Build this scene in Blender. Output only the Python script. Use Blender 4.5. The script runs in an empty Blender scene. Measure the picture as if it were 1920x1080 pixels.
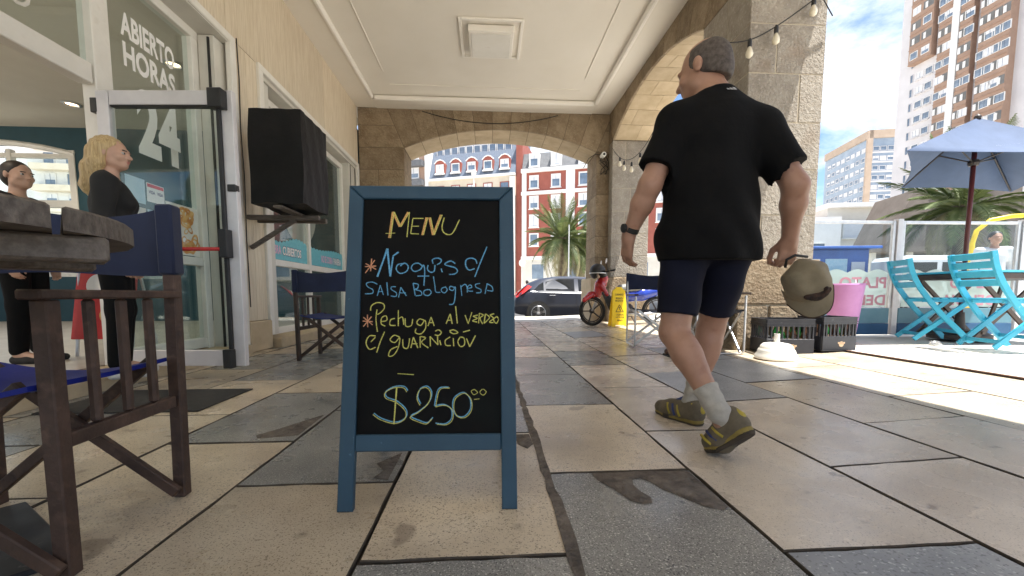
import bpy, bmesh, math, random
import numpy as np
from mathutils import Vector, Matrix

random.seed(7)
R = math.radians
SC = bpy.context.scene
COL = SC.collection

# ------------------------------------------------------------------ camera
CAM_H = 0.64
FPX = 750.0                       # focal length in pixels of a 1920 wide frame
PITCH, YAW = R(4.5), math.atan(47 / 750.0)
cam_d = bpy.data.cameras.new('camera')
cam = bpy.data.objects.new('camera', cam_d)
COL.objects.link(cam)
cam_d.sensor_fit = 'HORIZONTAL'
cam_d.sensor_width = 36.0
cam_d.lens = 36.0 * FPX / 1920.0
cam_d.shift_y = (552 + FPX * math.tan(PITCH) - 540) / 1920.0
cam_d.clip_start, cam_d.clip_end = 0.05, 3000
cam.location = (0, 0, CAM_H)
cam.rotation_euler = (R(90) - PITCH, 0, -YAW)
SC.camera = cam

# ------------------------------------------------------------------ sky, sun, exposure
SUN_TO = Vector((0.245, -0.13, 1.0)).normalized()
elev = math.asin(SUN_TO.z)
azim = math.atan2(SUN_TO.x, SUN_TO.y)
world = bpy.data.worlds.new('World')
SC.world = world
world.use_nodes = True
nt = world.node_tree
nt.nodes.clear()
w_out = nt.nodes.new('ShaderNodeOutputWorld')
w_bg = nt.nodes.new('ShaderNodeBackground')
w_sky = nt.nodes.new('ShaderNodeTexSky')
w_sky.sky_type = 'NISHITA'
w_sky.sun_disc = False
w_sky.sun_elevation = elev
w_sky.sun_rotation = azim
w_sky.air_density = 1.0
w_sky.dust_density = 0.15
w_sky.ozone_density = 3.5
w_co = nt.nodes.new('ShaderNodeTexCoord')
w_map = nt.nodes.new('ShaderNodeMapping')
w_map.inputs['Scale'].default_value = (1.0, 1.0, 1.7)
w_map.inputs['Location'].default_value = (0.35, 0.1, 0.2)
w_n = nt.nodes.new('ShaderNodeTexNoise')
w_n.inputs['Scale'].default_value = 3.1
w_n.inputs['Detail'].default_value = 9
w_n.inputs['Roughness'].default_value = 0.6
w_n.inputs['Distortion'].default_value = 0.25
w_r = nt.nodes.new('ShaderNodeValToRGB')
w_r.color_ramp.elements[0].position = 0.43
w_r.color_ramp.elements[1].position = 0.60
w_mx = nt.nodes.new('ShaderNodeMix')
w_mx.data_type = 'RGBA'
w_mx.inputs[7].default_value = (6.6, 6.9, 7.4, 1)     # sunlit cloud against the physical sky
L = nt.links.new
L(w_co.outputs['Generated'], w_map.inputs[0])
L(w_map.outputs[0], w_n.inputs['Vector'])
L(w_n.outputs['Fac'], w_r.inputs[0])
L(w_r.outputs[0], w_mx.inputs[0])
L(w_sky.outputs[0], w_mx.inputs[6])
L(w_mx.outputs[2], w_bg.inputs[0])
w_bg.inputs[1].default_value = 0.09
L(w_bg.outputs[0], w_out.inputs[0])

sun_d = bpy.data.lights.new('sun', 'SUN')
sun_d.energy = 5.0
sun_d.angle = R(0.53)
sun_d.color = (1.0, 0.955, 0.88)
sun = bpy.data.objects.new('sun', sun_d)
COL.objects.link(sun)
sun.rotation_euler = (-SUN_TO).to_track_quat('-Z', 'Y').to_euler()
sun.location = (20, -10, 60)

SC.view_settings.view_transform = 'Standard'
SC.view_settings.look = 'None'
SC.view_settings.gamma = 1.0
SC.view_settings.use_curve_mapping = False
SC.view_settings.exposure = 1.42
SC.render.engine = 'CYCLES'
SC.cycles.use_denoising = True
SC.cycles.max_bounces = 10
SC.cycles.diffuse_bounces = 6
SC.cycles.glossy_bounces = 4
SC.cycles.transparent_max_bounces = 16
SC.cycles.caustics_reflective = False
SC.cycles.caustics_refractive = False
SC.cycles.sample_clamp_indirect = 6.0

# ------------------------------------------------------------------ mesh helpers
MATRIX = {}


class MB:
    """collects geometry, then builds ONE mesh object"""

    def __init__(s):
        s.v, s.f = [], []

    def add(s, vs, fs):
        o = len(s.v)
        s.v += [tuple(p) for p in vs]
        s.f += [tuple(i + o for i in f) for f in fs]
        return s

    def box(s, c, d, rot=None, ch=0.0):
        """box centre c, full size d; ch = chamfer"""
        hx, hy, hz = d[0] / 2, d[1] / 2, d[2] / 2
        if ch <= 0:
            vs = [Vector((x, y, z)) for x in (-hx, hx) for y in (-hy, hy) for z in (-hz, hz)]
            fs = [(0, 1, 3, 2), (4, 6, 7, 5), (0, 4, 5, 1), (2, 3, 7, 6), (0, 2, 6, 4), (1, 5, 7, 3)]
        else:
            ch = min(ch, hx * .9, hy * .9, hz * .9)
            vs, ix = [], {}
            for sx in (-1, 1):
                for sy in (-1, 1):
                    for sz in (-1, 1):
                        for a in range(3):
                            p = [sx * (hx - ch), sy * (hy - ch), sz * (hz - ch)]
                            p[a] = (sx * hx, sy * hy, sz * hz)[a]
                            ix[(sx, sy, sz, a)] = len(vs)
                            vs.append(Vector(p))
            fs = []
            for a in range(3):
                b, c2 = (a + 1) % 3, (a + 2) % 3
                for sg in (-1, 1):
                    q = []
                    for (i, j) in ((-1, -1), (1, -1), (1, 1), (-1, 1)):
                        k = [0, 0, 0]
                        k[a], k[b], k[c2] = sg, i, j
                        q.append(ix[(k[0], k[1], k[2], a)])
                    fs.append(tuple(q) if sg > 0 else tuple(q[::-1]))
                for i in (-1, 1):
                    for j in (-1, 1):
                        def kk(t, ax):
                            k = [0, 0, 0]
                            k[a], k[b], k[c2] = t, i, j
                            return ix[(k[0], k[1], k[2], ax)]
                        q = (kk(-1, b), kk(1, b), kk(1, c2), kk(-1, c2))
                        fs.append(q if i * j < 0 else q[::-1])
            for sx in (-1, 1):
                for sy in (-1, 1):
                    for sz in (-1, 1):
                        q = tuple(ix[(sx, sy, sz, a)] for a in range(3))
                        fs.append(q if sx * sy * sz > 0 else q[::-1])
        c = Vector(c)
        if rot is not None:
            vs = [rot @ p for p in vs]
        return s.add([p + c for p in vs], fs)

    def bar(s, p0, p1, w, h, up=(0, 0, 1), ch=0.0):
        """straight rectangular bar from p0 to p1; w across, h along 'up'"""
        p0, p1 = Vector(p0), Vector(p1)
        d = p1 - p0
        ln = d.length
        d.normalize()
        up = Vector(up)
        sd = d.cross(up)
        if sd.length < 1e-4:
            sd = d.cross(Vector((1, 0, 0)))
        sd.normalize()
        u2 = sd.cross(d)
        m = Matrix((sd, d, u2)).transposed()
        return s.box((p0 + p1) / 2, (w, ln, h), m, ch)

    def tube(s, pts, r, n=8, cap=True, closed=False):
        pts = [Vector(p) for p in pts]
        k = len(pts)
        rs = r if isinstance(r, (list, tuple)) else [r] * k
        ref = None
        rings = []
        for i, p in enumerate(pts):
            if closed:
                t = pts[(i + 1) % k] - pts[i - 1]
            else:
                t = pts[min(i + 1, k - 1)] - pts[max(i - 1, 0)]
            t.normalize()
            if ref is None:
                ref = t.orthogonal().normalized()
            ref = (ref - t * ref.dot(t))
            if ref.length < 1e-6:
                ref = t.orthogonal()
            ref.normalize()
            b = t.cross(ref)
            rings.append([p + (ref * math.cos(2 * math.pi * j / n) + b * math.sin(2 * math.pi * j / n)) * rs[i] for j in range(n)])
        vs = [q for rg in rings for q in rg]
        fs = []
        for i in range(k if closed else k - 1):
            i2 = (i + 1) % k
            for j in range(n):
                fs.append((i * n + j, i * n + (j + 1) % n, i2 * n + (j + 1) % n, i2 * n + j))
        if cap and not closed:
            fs.append(tuple(range(n))[::-1])
            fs.append(tuple((k - 1) * n + j for j in range(n)))
        return s.add(vs, fs)

    def lathe(s, prof, n=24, c=(0, 0, 0), axis=(0, 0, 1), cap=True):
        """prof: list of (radius, height) along axis"""
        ax = Vector(axis).normalized()
        a = ax.orthogonal().normalized()
        b = ax.cross(a)
        c = Vector(c)
        vs = []
        for (r, h) in prof:
            for j in range(n):
                t = 2 * math.pi * j / n
                vs.append(c + ax * h + (a * math.cos(t) + b * math.sin(t)) * r)
        fs = []
        for i in range(len(prof) - 1):
            for j in range(n):
                fs.append((i * n + j, i * n + (j + 1) % n, (i + 1) * n + (j + 1) % n, (i + 1) * n + j))
        if cap:
            fs.append(tuple(range(n))[::-1])
            fs.append(tuple((len(prof) - 1) * n + j for j in range(n)))
        return s.add(vs, fs)

    def prism(s, poly, o, u, v, n, d0, d1, ch=0.0, gap=0.0):
        """polygon (list of (a,b)) in plane o + a*u + b*v, extruded along n from d0 to d1; chamfer at d1; inset by gap"""
        o, u, v, n = Vector(o), Vector(u), Vector(v), Vector(n)
        if gap > 0:
            poly = inset(poly, gap)
        k = len(poly)

        def pt(q, d):
            return o + u * q[0] + v * q[1] + n * d
        if ch > 0:
            top = inset(poly, ch)
            vs = [pt(q, d0) for q in poly] + [pt(q, d1 - ch if d1 > d0 else d1 + ch) for q in poly] + [pt(q, d1) for q in top]
            rows = 3
        else:
            vs = [pt(q, d0) for q in poly] + [pt(q, d1) for q in poly]
            rows = 2
        fs = [tuple(range(k))[::-1], tuple((rows - 1) * k + i for i in range(k))]
        for r in range(rows - 1):
            for i in range(k):
                fs.append((r * k + i, r * k + (i + 1) % k, (r + 1) * k + (i + 1) % k, (r + 1) * k + i))
        return s.add(vs, fs)

    def build(s, name, mat, parent=None, smooth=False, world=True, data=None):
        if data is None:
            vs = s.v
            if parent is not None and world and parent.name in MATRIX:
                mi = MATRIX[parent.name].inverted()
                vs = [mi @ Vector(p) for p in vs]
            me = bpy.data.meshes.new(name)
            me.from_pydata([tuple(p) for p in vs], [], s.f)
            fix_normals(me)
            if smooth:
                for p in me.polygons:
                    p.use_smooth = True
                if smooth is not True:
                    me.set_sharp_from_angle(angle=R(smooth))
            me.materials.append(mat)
        else:
            me = data
        o = bpy.data.objects.new(name, me)
        COL.objects.link(o)
        if parent is not None:
            o.parent = parent
            MATRIX[o.name] = MATRIX.get(parent.name, Matrix.Identity(4))
        return o


def fix_normals(me):
    bm = bmesh.new()
    bm.from_mesh(me)
    bmesh.ops.recalc_face_normals(bm, faces=bm.faces)
    bm.to_mesh(me)
    bm.free()


def inset(poly, g):
    """inset a convex polygon by g"""
    k = len(poly)
    a = sum(poly[i][0] * poly[(i + 1) % k][1] - poly[(i + 1) % k][0] * poly[i][1] for i in range(k))
    sg = 1 if a > 0 else -1
    ln = []
    for i in range(k):
        p, q = poly[i], poly[(i + 1) % k]
        dx, dy = q[0] - p[0], q[1] - p[1]
        l = math.hypot(dx, dy) or 1e-9
        nx, ny = -dy / l * sg, dx / l * sg
        ln.append((nx, ny, nx * p[0] + ny * p[1] + g))
    out = []
    for i in range(k):
        a1, b1, c1 = ln[i - 1]
        a2, b2, c2 = ln[i]
        det = a1 * b2 - a2 * b1
        if abs(det) < 1e-6:
            out.append((poly[i][0] + a2 * g, poly[i][1] + b2 * g))
        else:
            out.append(((c1 * b2 - c2 * b1) / det, (a1 * c2 - a2 * c1) / det))
    return out


def clip(poly, a, b, c):
    """keep the part of poly where a*x + b*y <= c"""
    out = []
    k = len(poly)
    for i in range(k):
        p, q = poly[i], poly[(i + 1) % k]
        fp, fq = a * p[0] + b * p[1] - c, a * q[0] + b * q[1] - c
        if fp <= 0:
            out.append(p)
        if (fp < 0 < fq) or (fq < 0 < fp):
            t = fp / (fp - fq)
            out.append((p[0] + (q[0] - p[0]) * t, p[1] + (q[1] - p[1]) * t))
    # drop doubles
    res = []
    for p in out:
        if not res or math.hypot(p[0] - res[-1][0], p[1] - res[-1][1]) > 1e-4:
            res.append(p)
    if len(res) > 1 and math.hypot(res[0][0] - res[-1][0], res[0][1] - res[-1][1]) < 1e-4:
        res.pop()
    return res


def tag(o, label=None, cat=None, group=None, kind=None):
    if label:
        o['label'] = label
    if cat:
        o['category'] = cat
    if group:
        o['group'] = group
    if kind:
        o['kind'] = kind
    return o


def thing(name, label, cat, loc=(0, 0, 0), rz=0.0, group=None, kind=None):
    e = bpy.data.objects.new(name, None)
    COL.objects.link(e)
    e.location = loc
    e.rotation_euler = (0, 0, rz)
    e.empty_display_size = 0.1
    MATRIX[e.name] = Matrix.Translation(loc) @ Matrix.Rotation(rz, 4, 'Z')
    return tag(e, label, cat, group, kind)


def place(e, loc, rz=0.0):
    """move a thing built at the origin"""
    e.location = loc
    e.rotation_euler = (0, 0, rz)
    return e


def copy_tree(o, parent=None, kids=None):
    if kids is None:
        kids = {}
        for q in COL.objects:
            if q.parent is not None:
                kids.setdefault(q.parent.name, []).append(q)
    c = o.copy()
    COL.objects.link(c)
    c.parent = parent
    for ch in kids.get(o.name, []):
        copy_tree(ch, c, kids)
    return c


def dup(proto, parent, loc, rz=0.0, sc=(1, 1, 1)):
    """copy a part that shares its mesh"""
    c = proto.copy()
    COL.objects.link(c)
    c.parent = parent
    c.location = loc
    c.rotation_euler = (0, 0, rz)
    c.scale = sc
    return c


# ------------------------------------------------------------------ material helpers
def new_mat(name):
    m = bpy.data.materials.new(name)
    m.use_nodes = True
    t = m.node_tree
    t.nodes.clear()
    out = t.nodes.new('ShaderNodeOutputMaterial')
    return m, t, out


def rgb(c):
    return (c[0], c[1], c[2], 1.0)


def mat(name, c1, c2=None, scale=4.0, rough=0.6, metal=0.0, bump=0.0, bscale=60.0, stretch=(1, 1, 1), vary=0.0,
        speck=None, lo=0.35, hi=0.65, rvar=0.0, detail=6, coat=0.0, spec=0.5, bdist=0.01, crack=0.0, sheen=0.0, bstretch=None):
    """principled material: two tones mixed by noise, optional specks, per object variation and bump"""
    m, t, out = new_mat(name)
    N, K = t.nodes, t.links
    bs = N.new('ShaderNodeBsdfPrincipled')
    K.new(bs.outputs[0], out.inputs[0])
    bs.inputs['Roughness'].default_value = rough
    bs.inputs['Metallic'].default_value = metal
    bs.inputs['Coat Weight'].default_value = coat
    bs.inputs['Specular IOR Level'].default_value = spec
    bs.inputs['Sheen Weight'].default_value = sheen
    co = N.new('ShaderNodeTexCoord')
    mp = N.new('ShaderNodeMapping')
    mp.inputs['Scale'].default_value = stretch
    K.new(co.outputs['Object'], mp.inputs[0])
    vec = mp.outputs[0]
    rnd = None
    if vary > 0:
        oi = N.new('ShaderNodeObjectInfo')
        rnd = oi.outputs['Random']
        ad = N.new('ShaderNodeVectorMath')
        ad.operation = 'ADD'
        sc_ = N.new('ShaderNodeMath')
        sc_.operation = 'MULTIPLY'
        sc_.inputs[1].default_value = 37.0
        K.new(rnd, sc_.inputs[0])
        K.new(vec, ad.inputs[0])
        K.new(sc_.outputs[0], ad.inputs[1])
        vec = ad.outputs[0]
    ns = N.new('ShaderNodeTexNoise')
    ns.inputs['Scale'].default_value = scale
    ns.inputs['Detail'].default_value = detail
    ns.inputs['Roughness'].default_value = 0.62
    K.new(vec, ns.inputs['Vector'])
    rp = N.new('ShaderNodeValToRGB')
    rp.color_ramp.elements[0].position = lo
    rp.color_ramp.elements[1].position = hi
    rp.color_ramp.elements[0].color = rgb(c1)
    rp.color_ramp.elements[1].color = rgb(c2 if c2 else c1)
    K.new(ns.outputs['Fac'], rp.inputs[0])
    colr = rp.outputs[0]
    for sp in (speck or []):
        # sp: (colour, scale, threshold lo, hi, amount)
        vo = N.new('ShaderNodeTexNoise')
        vo.inputs['Scale'].default_value = sp[1]
        vo.inputs['Detail'].default_value = 2.0
        K.new(vec, vo.inputs['Vector'])
        r2 = N.new('ShaderNodeMapRange')
        r2.inputs[1].default_value = sp[2]
        r2.inputs[2].default_value = sp[3]
        r2.inputs[4].default_value = sp[4]
        K.new(vo.outputs['Fac'], r2.inputs[0])
        mx = N.new('ShaderNodeMix')
        mx.data_type = 'RGBA'
        mx.inputs[7].default_value = rgb(sp[0])
        K.new(r2.outputs[0], mx.inputs[0])
        K.new(colr, mx.inputs[6])
        colr = mx.outputs[2]
    if vary > 0:
        mr = N.new('ShaderNodeMapRange')
        mr.inputs[3].default_value = 1.0 - vary
        mr.inputs[4].default_value = 1.0 + vary
        K.new(rnd, mr.inputs[0])
        hs = N.new('ShaderNodeHueSaturation')
        K.new(mr.outputs[0], hs.inputs['Value'])
        K.new(colr, hs.inputs['Color'])
        colr = hs.outputs[0]
    K.new(colr, bs.inputs['Base Color'])
    if rvar > 0:
        mr = N.new('ShaderNodeMapRange')
        mr.inputs[3].default_value = max(0.02, rough - rvar)
        mr.inputs[4].default_value = min(1, rough + rvar)
        n3 = N.new('ShaderNodeTexNoise')
        n3.inputs['Scale'].default_value = scale * 2.3
        n3.inputs['Detail'].default_value = 4
        K.new(vec, n3.inputs['Vector'])
        K.new(n3.outputs['Fac'], mr.inputs[0])
        K.new(mr.outputs[0], bs.inputs['Roughness'])
    if bump > 0:
        nb = N.new('ShaderNodeTexNoise')
        nb.inputs['Scale'].default_value = bscale
        nb.inputs['Detail'].default_value = 5
        nb.inputs['Roughness'].default_value = 0.6
        if bstretch:
            m2 = N.new('ShaderNodeMapping')
            m2.inputs['Scale'].default_value = bstretch
            K.new(co.outputs['Object'], m2.inputs[0])
            K.new(m2.outputs[0], nb.inputs['Vector'])
        else:
            K.new(vec, nb.inputs['Vector'])
        bp = N.new('ShaderNodeBump')
        bp.inputs['Strength'].default_value = bump
        bp.inputs['Distance'].default_value = bdist
        K.new(nb.outputs['Fac'], bp.inputs['Height'])
        K.new(bp.outputs[0], bs.inputs['Normal'])
    return m


def glass(name, tint=(0.93, 0.97, 0.96), ior=1.5, rough=0.0, refl=1.0, frost=0.0, frost_col=(0.8, 0.85, 0.83)):
    """thin architectural glass: see-through plus Fresnel mirror, optional frosted film"""
    m, t, out = new_mat(name)
    N, K = t.nodes, t.links
    tr = N.new('ShaderNodeBsdfTransparent')
    tr.inputs[0].default_value = rgb(tint)
    base = tr.outputs[0]
    if frost > 0:
        df = N.new('ShaderNodeBsdfTranslucent')
        df.inputs[0].default_value = rgb(frost_col)
        d2 = N.new('ShaderNodeBsdfDiffuse')
        d2.inputs[0].default_value = rgb(frost_col)
        m0 = N.new('ShaderNodeMixShader')
        m0.inputs[0].default_value = 0.5
        K.new(df.outputs[0], m0.inputs[1])
        K.new(d2.outputs[0], m0.inputs[2])
        m1 = N.new('ShaderNodeMixShader')
        m1.inputs[0].default_value = frost
        K.new(base, m1.inputs[1])
        K.new(m0.outputs[0], m1.inputs[2])
        base = m1.outputs[0]
    gl = N.new('ShaderNodeBsdfGlossy')
    gl.inputs['Roughness'].default_value = rough
    fr = N.new('ShaderNodeFresnel')
    ge = N.new('ShaderNodeNewGeometry')          # the far face of a pane reflects like the near one
    mi_ = N.new('ShaderNodeMapRange')
    mi_.inputs[3].default_value = ior
    mi_.inputs[4].default_value = 1.0 / ior
    K.new(ge.outputs['Backfacing'], mi_.inputs[0])
    K.new(mi_.outputs[0], fr.inputs[0])
    mu = N.new('ShaderNodeMath')
    mu.operation = 'MULTIPLY'
    mu.inputs[1].default_value = refl
    mu.use_clamp = True
    K.new(fr.outputs[0], mu.inputs[0])
    mx = N.new('ShaderNodeMixShader')
    K.new(mu.outputs[0], mx.inputs[0])
    K.new(base, mx.inputs[1])
    K.new(gl.outputs[0], mx.inputs[2])
    K.new(mx.outputs[0], out.inputs[0])
    return m


def chalk_mat(name, col, cover=0.75):
    """dusty chalk: breaks up over the board like real strokes"""
    m, t, out = new_mat(name)
    N, K = t.nodes, t.links
    d = N.new('ShaderNodeBsdfDiffuse')
    d.inputs[0].default_value = rgb(col)
    tr = N.new('ShaderNodeBsdfTransparent')
    co = N.new('ShaderNodeTexCoord')
    ns = N.new('ShaderNodeTexNoise')
    ns.inputs['Scale'].default_value = 420
    ns.inputs['Detail'].default_value = 3
    K.new(co.outputs['Object'], ns.inputs['Vector'])
    mr = N.new('ShaderNodeMapRange')
    mr.inputs[1].default_value = 0.30
    mr.inputs[2].default_value = 0.55
    mr.inputs[4].default_value = 1.0
    mr.inputs[3].default_value = cover * 0.5
    K.new(ns.outputs['Fac'], mr.inputs[0])
    mx = N.new('ShaderNodeMixShader')
    K.new(mr.outputs[0], mx.inputs[0])
    K.new(tr.outputs[0], mx.inputs[1])
    K.new(d.outputs[0], mx.inputs[2])
    K.new(mx.outputs[0], out.inputs[0])
    return m


M = {}
# paving
M['cream_slab'] = mat('cream terrazzo', (.48, .40, .295), (.60, .52, .405), 3.2, rough=.32, rvar=.18, vary=.15,
                      speck=[((.13, .10, .075), 210, .585, .66, .85), ((.74, .66, .54), 120, .62, .72, .45), ((.16, .12, .085), 90, .64, .69, .7), ((.25, .205, .16), 2.1, .50, .74, .6), ((.17, .13, .10), 7, .66, .72, .6)],
                      bump=.12, bscale=120, bdist=.004)
M['grey_slab'] = mat('grey granite', (.19, .19, .183), (.285, .282, .270), 2.6, rough=.29, rvar=.15, vary=.12,
                     speck=[((.045, .045, .05), 220, .55, .66, .85), ((.66, .65, .62), 200, .60, .68, .85), ((.11, .105, .10), 1.7, .55, .75, .5)],
                     bump=.10, bscale=130, bdist=.004)
M['blue_slab'] = mat('worn blue grey granite', (.24, .25, .265), (.37, .38, .39), 2.6, rough=.36, rvar=.15, vary=.08,
                     speck=[((.09, .09, .10), 110, .56, .68, .7), ((.62, .63, .64), 100, .62, .70, .7)], bump=.10, bscale=130, bdist=.004)
M['pink_slab'] = mat('pinkish worn terrazzo', (.50, .435, .36), (.60, .535, .455), 2.4, rough=.27, rvar=.18, vary=.13,
                     speck=[((.20, .165, .13), 230, .59, .68, .75), ((.76, .69, .60), 80, .62, .72, .45), ((.29, .24, .20), 1.9, .50, .76, .55), ((.16, .13, .11), 11, .68, .73, .65)],
                     bump=.08, bscale=120, bdist=.004)
M['bed'] = mat('dirty joint mortar', (.045, .037, .029), (.085, .07, .055), 9, rough=.9, bump=.5, bscale=90)
M['patch'] = mat('brown mortar patch', (.075, .062, .052), (.19, .16, .135), 16, rough=.85, bump=1.0, bscale=38, bdist=.025)
M['asphalt'] = mat('asphalt', (.045, .045, .047), (.075, .074, .073), 6, rough=.85, bump=.4, bscale=180)
M['sidewalk'] = mat('pale pavement', (.50, .46, .40), (.62, .58, .51), 3, rough=.75, bump=.2, bscale=90)
M['terrace'] = mat('pale terrace paving', (.60, .56, .49), (.70, .66, .59), 2.2, rough=.6, bump=.15, bscale=70,
                   speck=[((.30, .27, .22), 3.0, .60, .8, .35)])
M['rust'] = mat('rusty steel edge', (.10, .055, .04), (.17, .10, .07), 20, rough=.8, bump=.4, bscale=80)
# stone and plaster
M['stone'] = mat('sandy split stone', (.25, .185, .115), (.37, .285, .19), 5.0, rough=.85, vary=.13, bump=1.0, bscale=30, bdist=.05,
                 speck=[((.44, .36, .25), 30, .55, .70, .5), ((.17, .105, .055), 2.1, .56, .74, .55)])
M['stone_grey'] = mat('greyish split stone', (.29, .255, .21), (.39, .35, .295), 6.0, rough=.85, vary=.10, bump=1.0, bscale=36, bdist=.045,
                      speck=[((.52, .47, .41), 34, .55, .70, .5), ((.25, .165, .10), 2.4, .60, .78, .5)])
M['stone_smooth'] = mat('dressed sandstone', (.44, .345, .22), (.55, .445, .305), 3.5, rough=.8, vary=.09, bump=.5, bscale=60, bdist=.008,
                        speck=[((.36, .26, .15), 1.7, .58, .80, .4)])
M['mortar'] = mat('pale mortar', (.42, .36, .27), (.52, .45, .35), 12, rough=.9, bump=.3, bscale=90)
M['mortar_dark'] = mat('dark brown mortar', (.15, .115, .075), (.20, .155, .105), 12, rough=.9, bump=.3, bscale=90)  # darker joint colour for the end wall and the arches
M['travertine'] = mat('travertine panel', (.56, .465, .335), (.73, .645, .51), 1.6, rough=.55, vary=.06, stretch=(44, 44, 1.3), bump=.5, bscale=3.0,
                      lo=.38, hi=.62, bdist=.006, speck=[((.40, .30, .19), 1.6, .60, .70, .6), ((.82, .75, .63), 2.6, .58, .7, .5)])
M['ceiling'] = mat('cream painted plaster', (.83, .79, .71), (.86, .82, .745), 1.3, rough=.75, bump=.08, bscale=20, speck=[((.72, .66, .56), .9, .60, .8, .25)])
M['moulding'] = mat('white moulding paint', (.87, .84, .78), (.90, .87, .81), 3, rough=.6)
M['white_frame'] = mat('off white frame paint', (.70, .68, .63), (.78, .76, .71), 4, rough=.4, rvar=.1, speck=[((.50, .45, .38), 8, .66, .80, .4)])
M['reveal'] = mat('grey reveal paint', (.58, .56, .51), (.65, .63, .57), 3, rough=.6)
M['alu'] = mat('brushed aluminium', (.56, .56, .57), (.66, .66, .67), 14, rough=.34, metal=.75, rvar=.08, speck=[((.36, .35, .33), 30, .64, .8, .4)])
M['alu_white'] = mat('silver anodised frame', (.62, .61, .63), (.70, .69, .71), 6, rough=.38, metal=.25)
M['black'] = mat('black plastic', (.012, .012, .013), (.02, .02, .022), 8, rough=.45)
M['black_rubber'] = mat('black rubber', (.015, .015, .015), (.03, .029, .028), 20, rough=.8)
M['dark_gap'] = mat('dark channel', (.02, .019, .018), (.03, .028, .027), 8, rough=.8)
M['glass'] = glass('clear shop glass', (.90, .95, .94))
M['glass_dark'] = glass('tinted glass', (.25, .30, .32), refl=1.2)
M['glass_far'] = mat('far window pane', (.10, .14, .20), (.20, .26, .34), .6, rough=.08, spec=.9)
M['white'] = mat('white vinyl', (.80, .80, .78), (.84, .84, .82), 5, rough=.5)
M['white_plastic'] = mat('white plastic', (.78, .76, .70), (.83, .81, .76), 5, rough=.4, speck=[((.55, .50, .42), 9, .62, .8, .3)])
M['red_plastic'] = mat('red bar', (.48, .02, .02), (.55, .03, .03), 5, rough=.35)
# furniture
M['rust_wood'] = mat('rust brown wood', (.036, .019, .014), (.082, .047, .034), 9, rough=.62, stretch=(1, 1, 1), bump=.3, bscale=60,
                     speck=[((.15, .09, .064), 26, .58, .72, .5), ((.035, .018, .013), 3, .58, .75, .6)])
M['table_wood'] = mat('weathered grey brown wood', (.062, .050, .042), (.145, .122, .105), 3.0, rough=.6, stretch=(3, 30, 20), bump=.35, bscale=3,
                      speck=[((.05, .03, .022), 2.0, .58, .72, .6)])
M['red_wood'] = mat('dark red brown wood', (.055, .022, .015), (.11, .045, .03), 4, rough=.6, stretch=(4, 30, 20), bump=.3, bscale=3)
M['dark_wood'] = mat('dark varnished wood', (.028, .016, .011), (.055, .032, .022), 6, rough=.45, bump=.2, bscale=40)
M['navy'] = mat('navy canvas', (.006, .012, .040), (.010, .019, .060), 5, rough=.85, bump=.35, bscale=420, bdist=.002, sheen=.15)
M['blue_seat'] = mat('royal blue vinyl seat', (.008, .016, .19), (.014, .028, .27), 4, rough=.5, spec=.2, bump=.1, bscale=60)
M['turquoise'] = mat('turquoise paint', (.03, .33, .50), (.045, .40, .58), 5, rough=.42, bump=.15, bscale=50, vary=.03,
                     speck=[((.02, .22, .34), 12, .64, .75, .5), ((.25, .52, .62), 40, .70, .76, .5)])
M['steel_dark'] = mat('dark steel', (.03, .025, .024), (.06, .05, .046), 10, rough=.5, metal=.3)
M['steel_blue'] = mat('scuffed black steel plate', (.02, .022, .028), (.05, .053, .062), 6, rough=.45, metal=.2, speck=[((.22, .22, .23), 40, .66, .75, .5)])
M['board_blue'] = mat('blue painted frame', (.014, .052, .090), (.019, .064, .108), 6, rough=.5, bump=.3, bscale=24, bstretch=(8, 8, 60), bdist=.002,
                      speck=[((.02, .06, .10), 20, .66, .76, .5), ((.10, .20, .28), 60, .72, .78, .5)])
M['slate'] = mat('blackboard slate', (.003, .003, .003), (.006, .006, .006), 3, rough=.75, spec=.15, speck=[((.015, .035, .03), 2.2, .55, .78, .5), ((.02, .02, .02), 18, .68, .8, .25)])
for k, c in dict(yellow=(.62, .60, .17), orange=(.70, .40, .15), blue=(.16, .42, .66), pink=(.68, .34, .20), pale=(.62, .60, .30)).items():
    M['chalk_' + k] = chalk_mat('chalk ' + k, c)

# ================================================================== THE SETTING
def gz(x):
    """pavement height: level in the passage, a gentle cross fall rising to the open side"""
    return 0.045 * max(0.0, min(x, 3.4) - 1.2)


XL, XR, YE, ZC = -2.60, 2.60, 8.60, 4.40      # shop wall, arcade wall, end wall, ceiling edge
XO = 3.40                                     # outer face of the arcade
YT = 9.40                                     # street face of the end wall

# ---- ground, road, sidewalk
g = MB().add([(-900, -900, -.30), (900, -900, -.30), (900, 1200, -.30), (-900, 1200, -.30)], [(0, 1, 2, 3)])
tag(g.build('ground', M['sidewalk']), kind='structure')
g = MB().add([(-260, 11.45, -.26), (260, 11.45, -.26), (260, 27, -.26), (-260, 27, -.26)], [(0, 1, 2, 3)])
tag(g.build('road', M['asphalt']), kind='structure')
g = MB()
xs = [-30, -2.6, 1.2, 3.4, 30]
for i in range(4):
    a, b = xs[i], xs[i + 1]
    g.add([(a, 9.38, gz(a) - .006), (b, 9.38, gz(b) - .006), (b, 11.2, gz(b) - .006), (a, 11.2, gz(a) - .006)], [(0, 1, 2, 3)])
g.add([(3.42, 5.3, .083), (30, 5.3, .083), (30, 9.38, .083), (3.42, 9.38, .083)], [(0, 1, 2, 3)])
tag(g.build('sidewalk', M['sidewalk']), kind='structure')
kb = MB()
tag(MB().box((0, 11.32, -.14), (60, .24, .30), ch=.02).build('kerb', M['mortar']), kind='structure')

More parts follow.
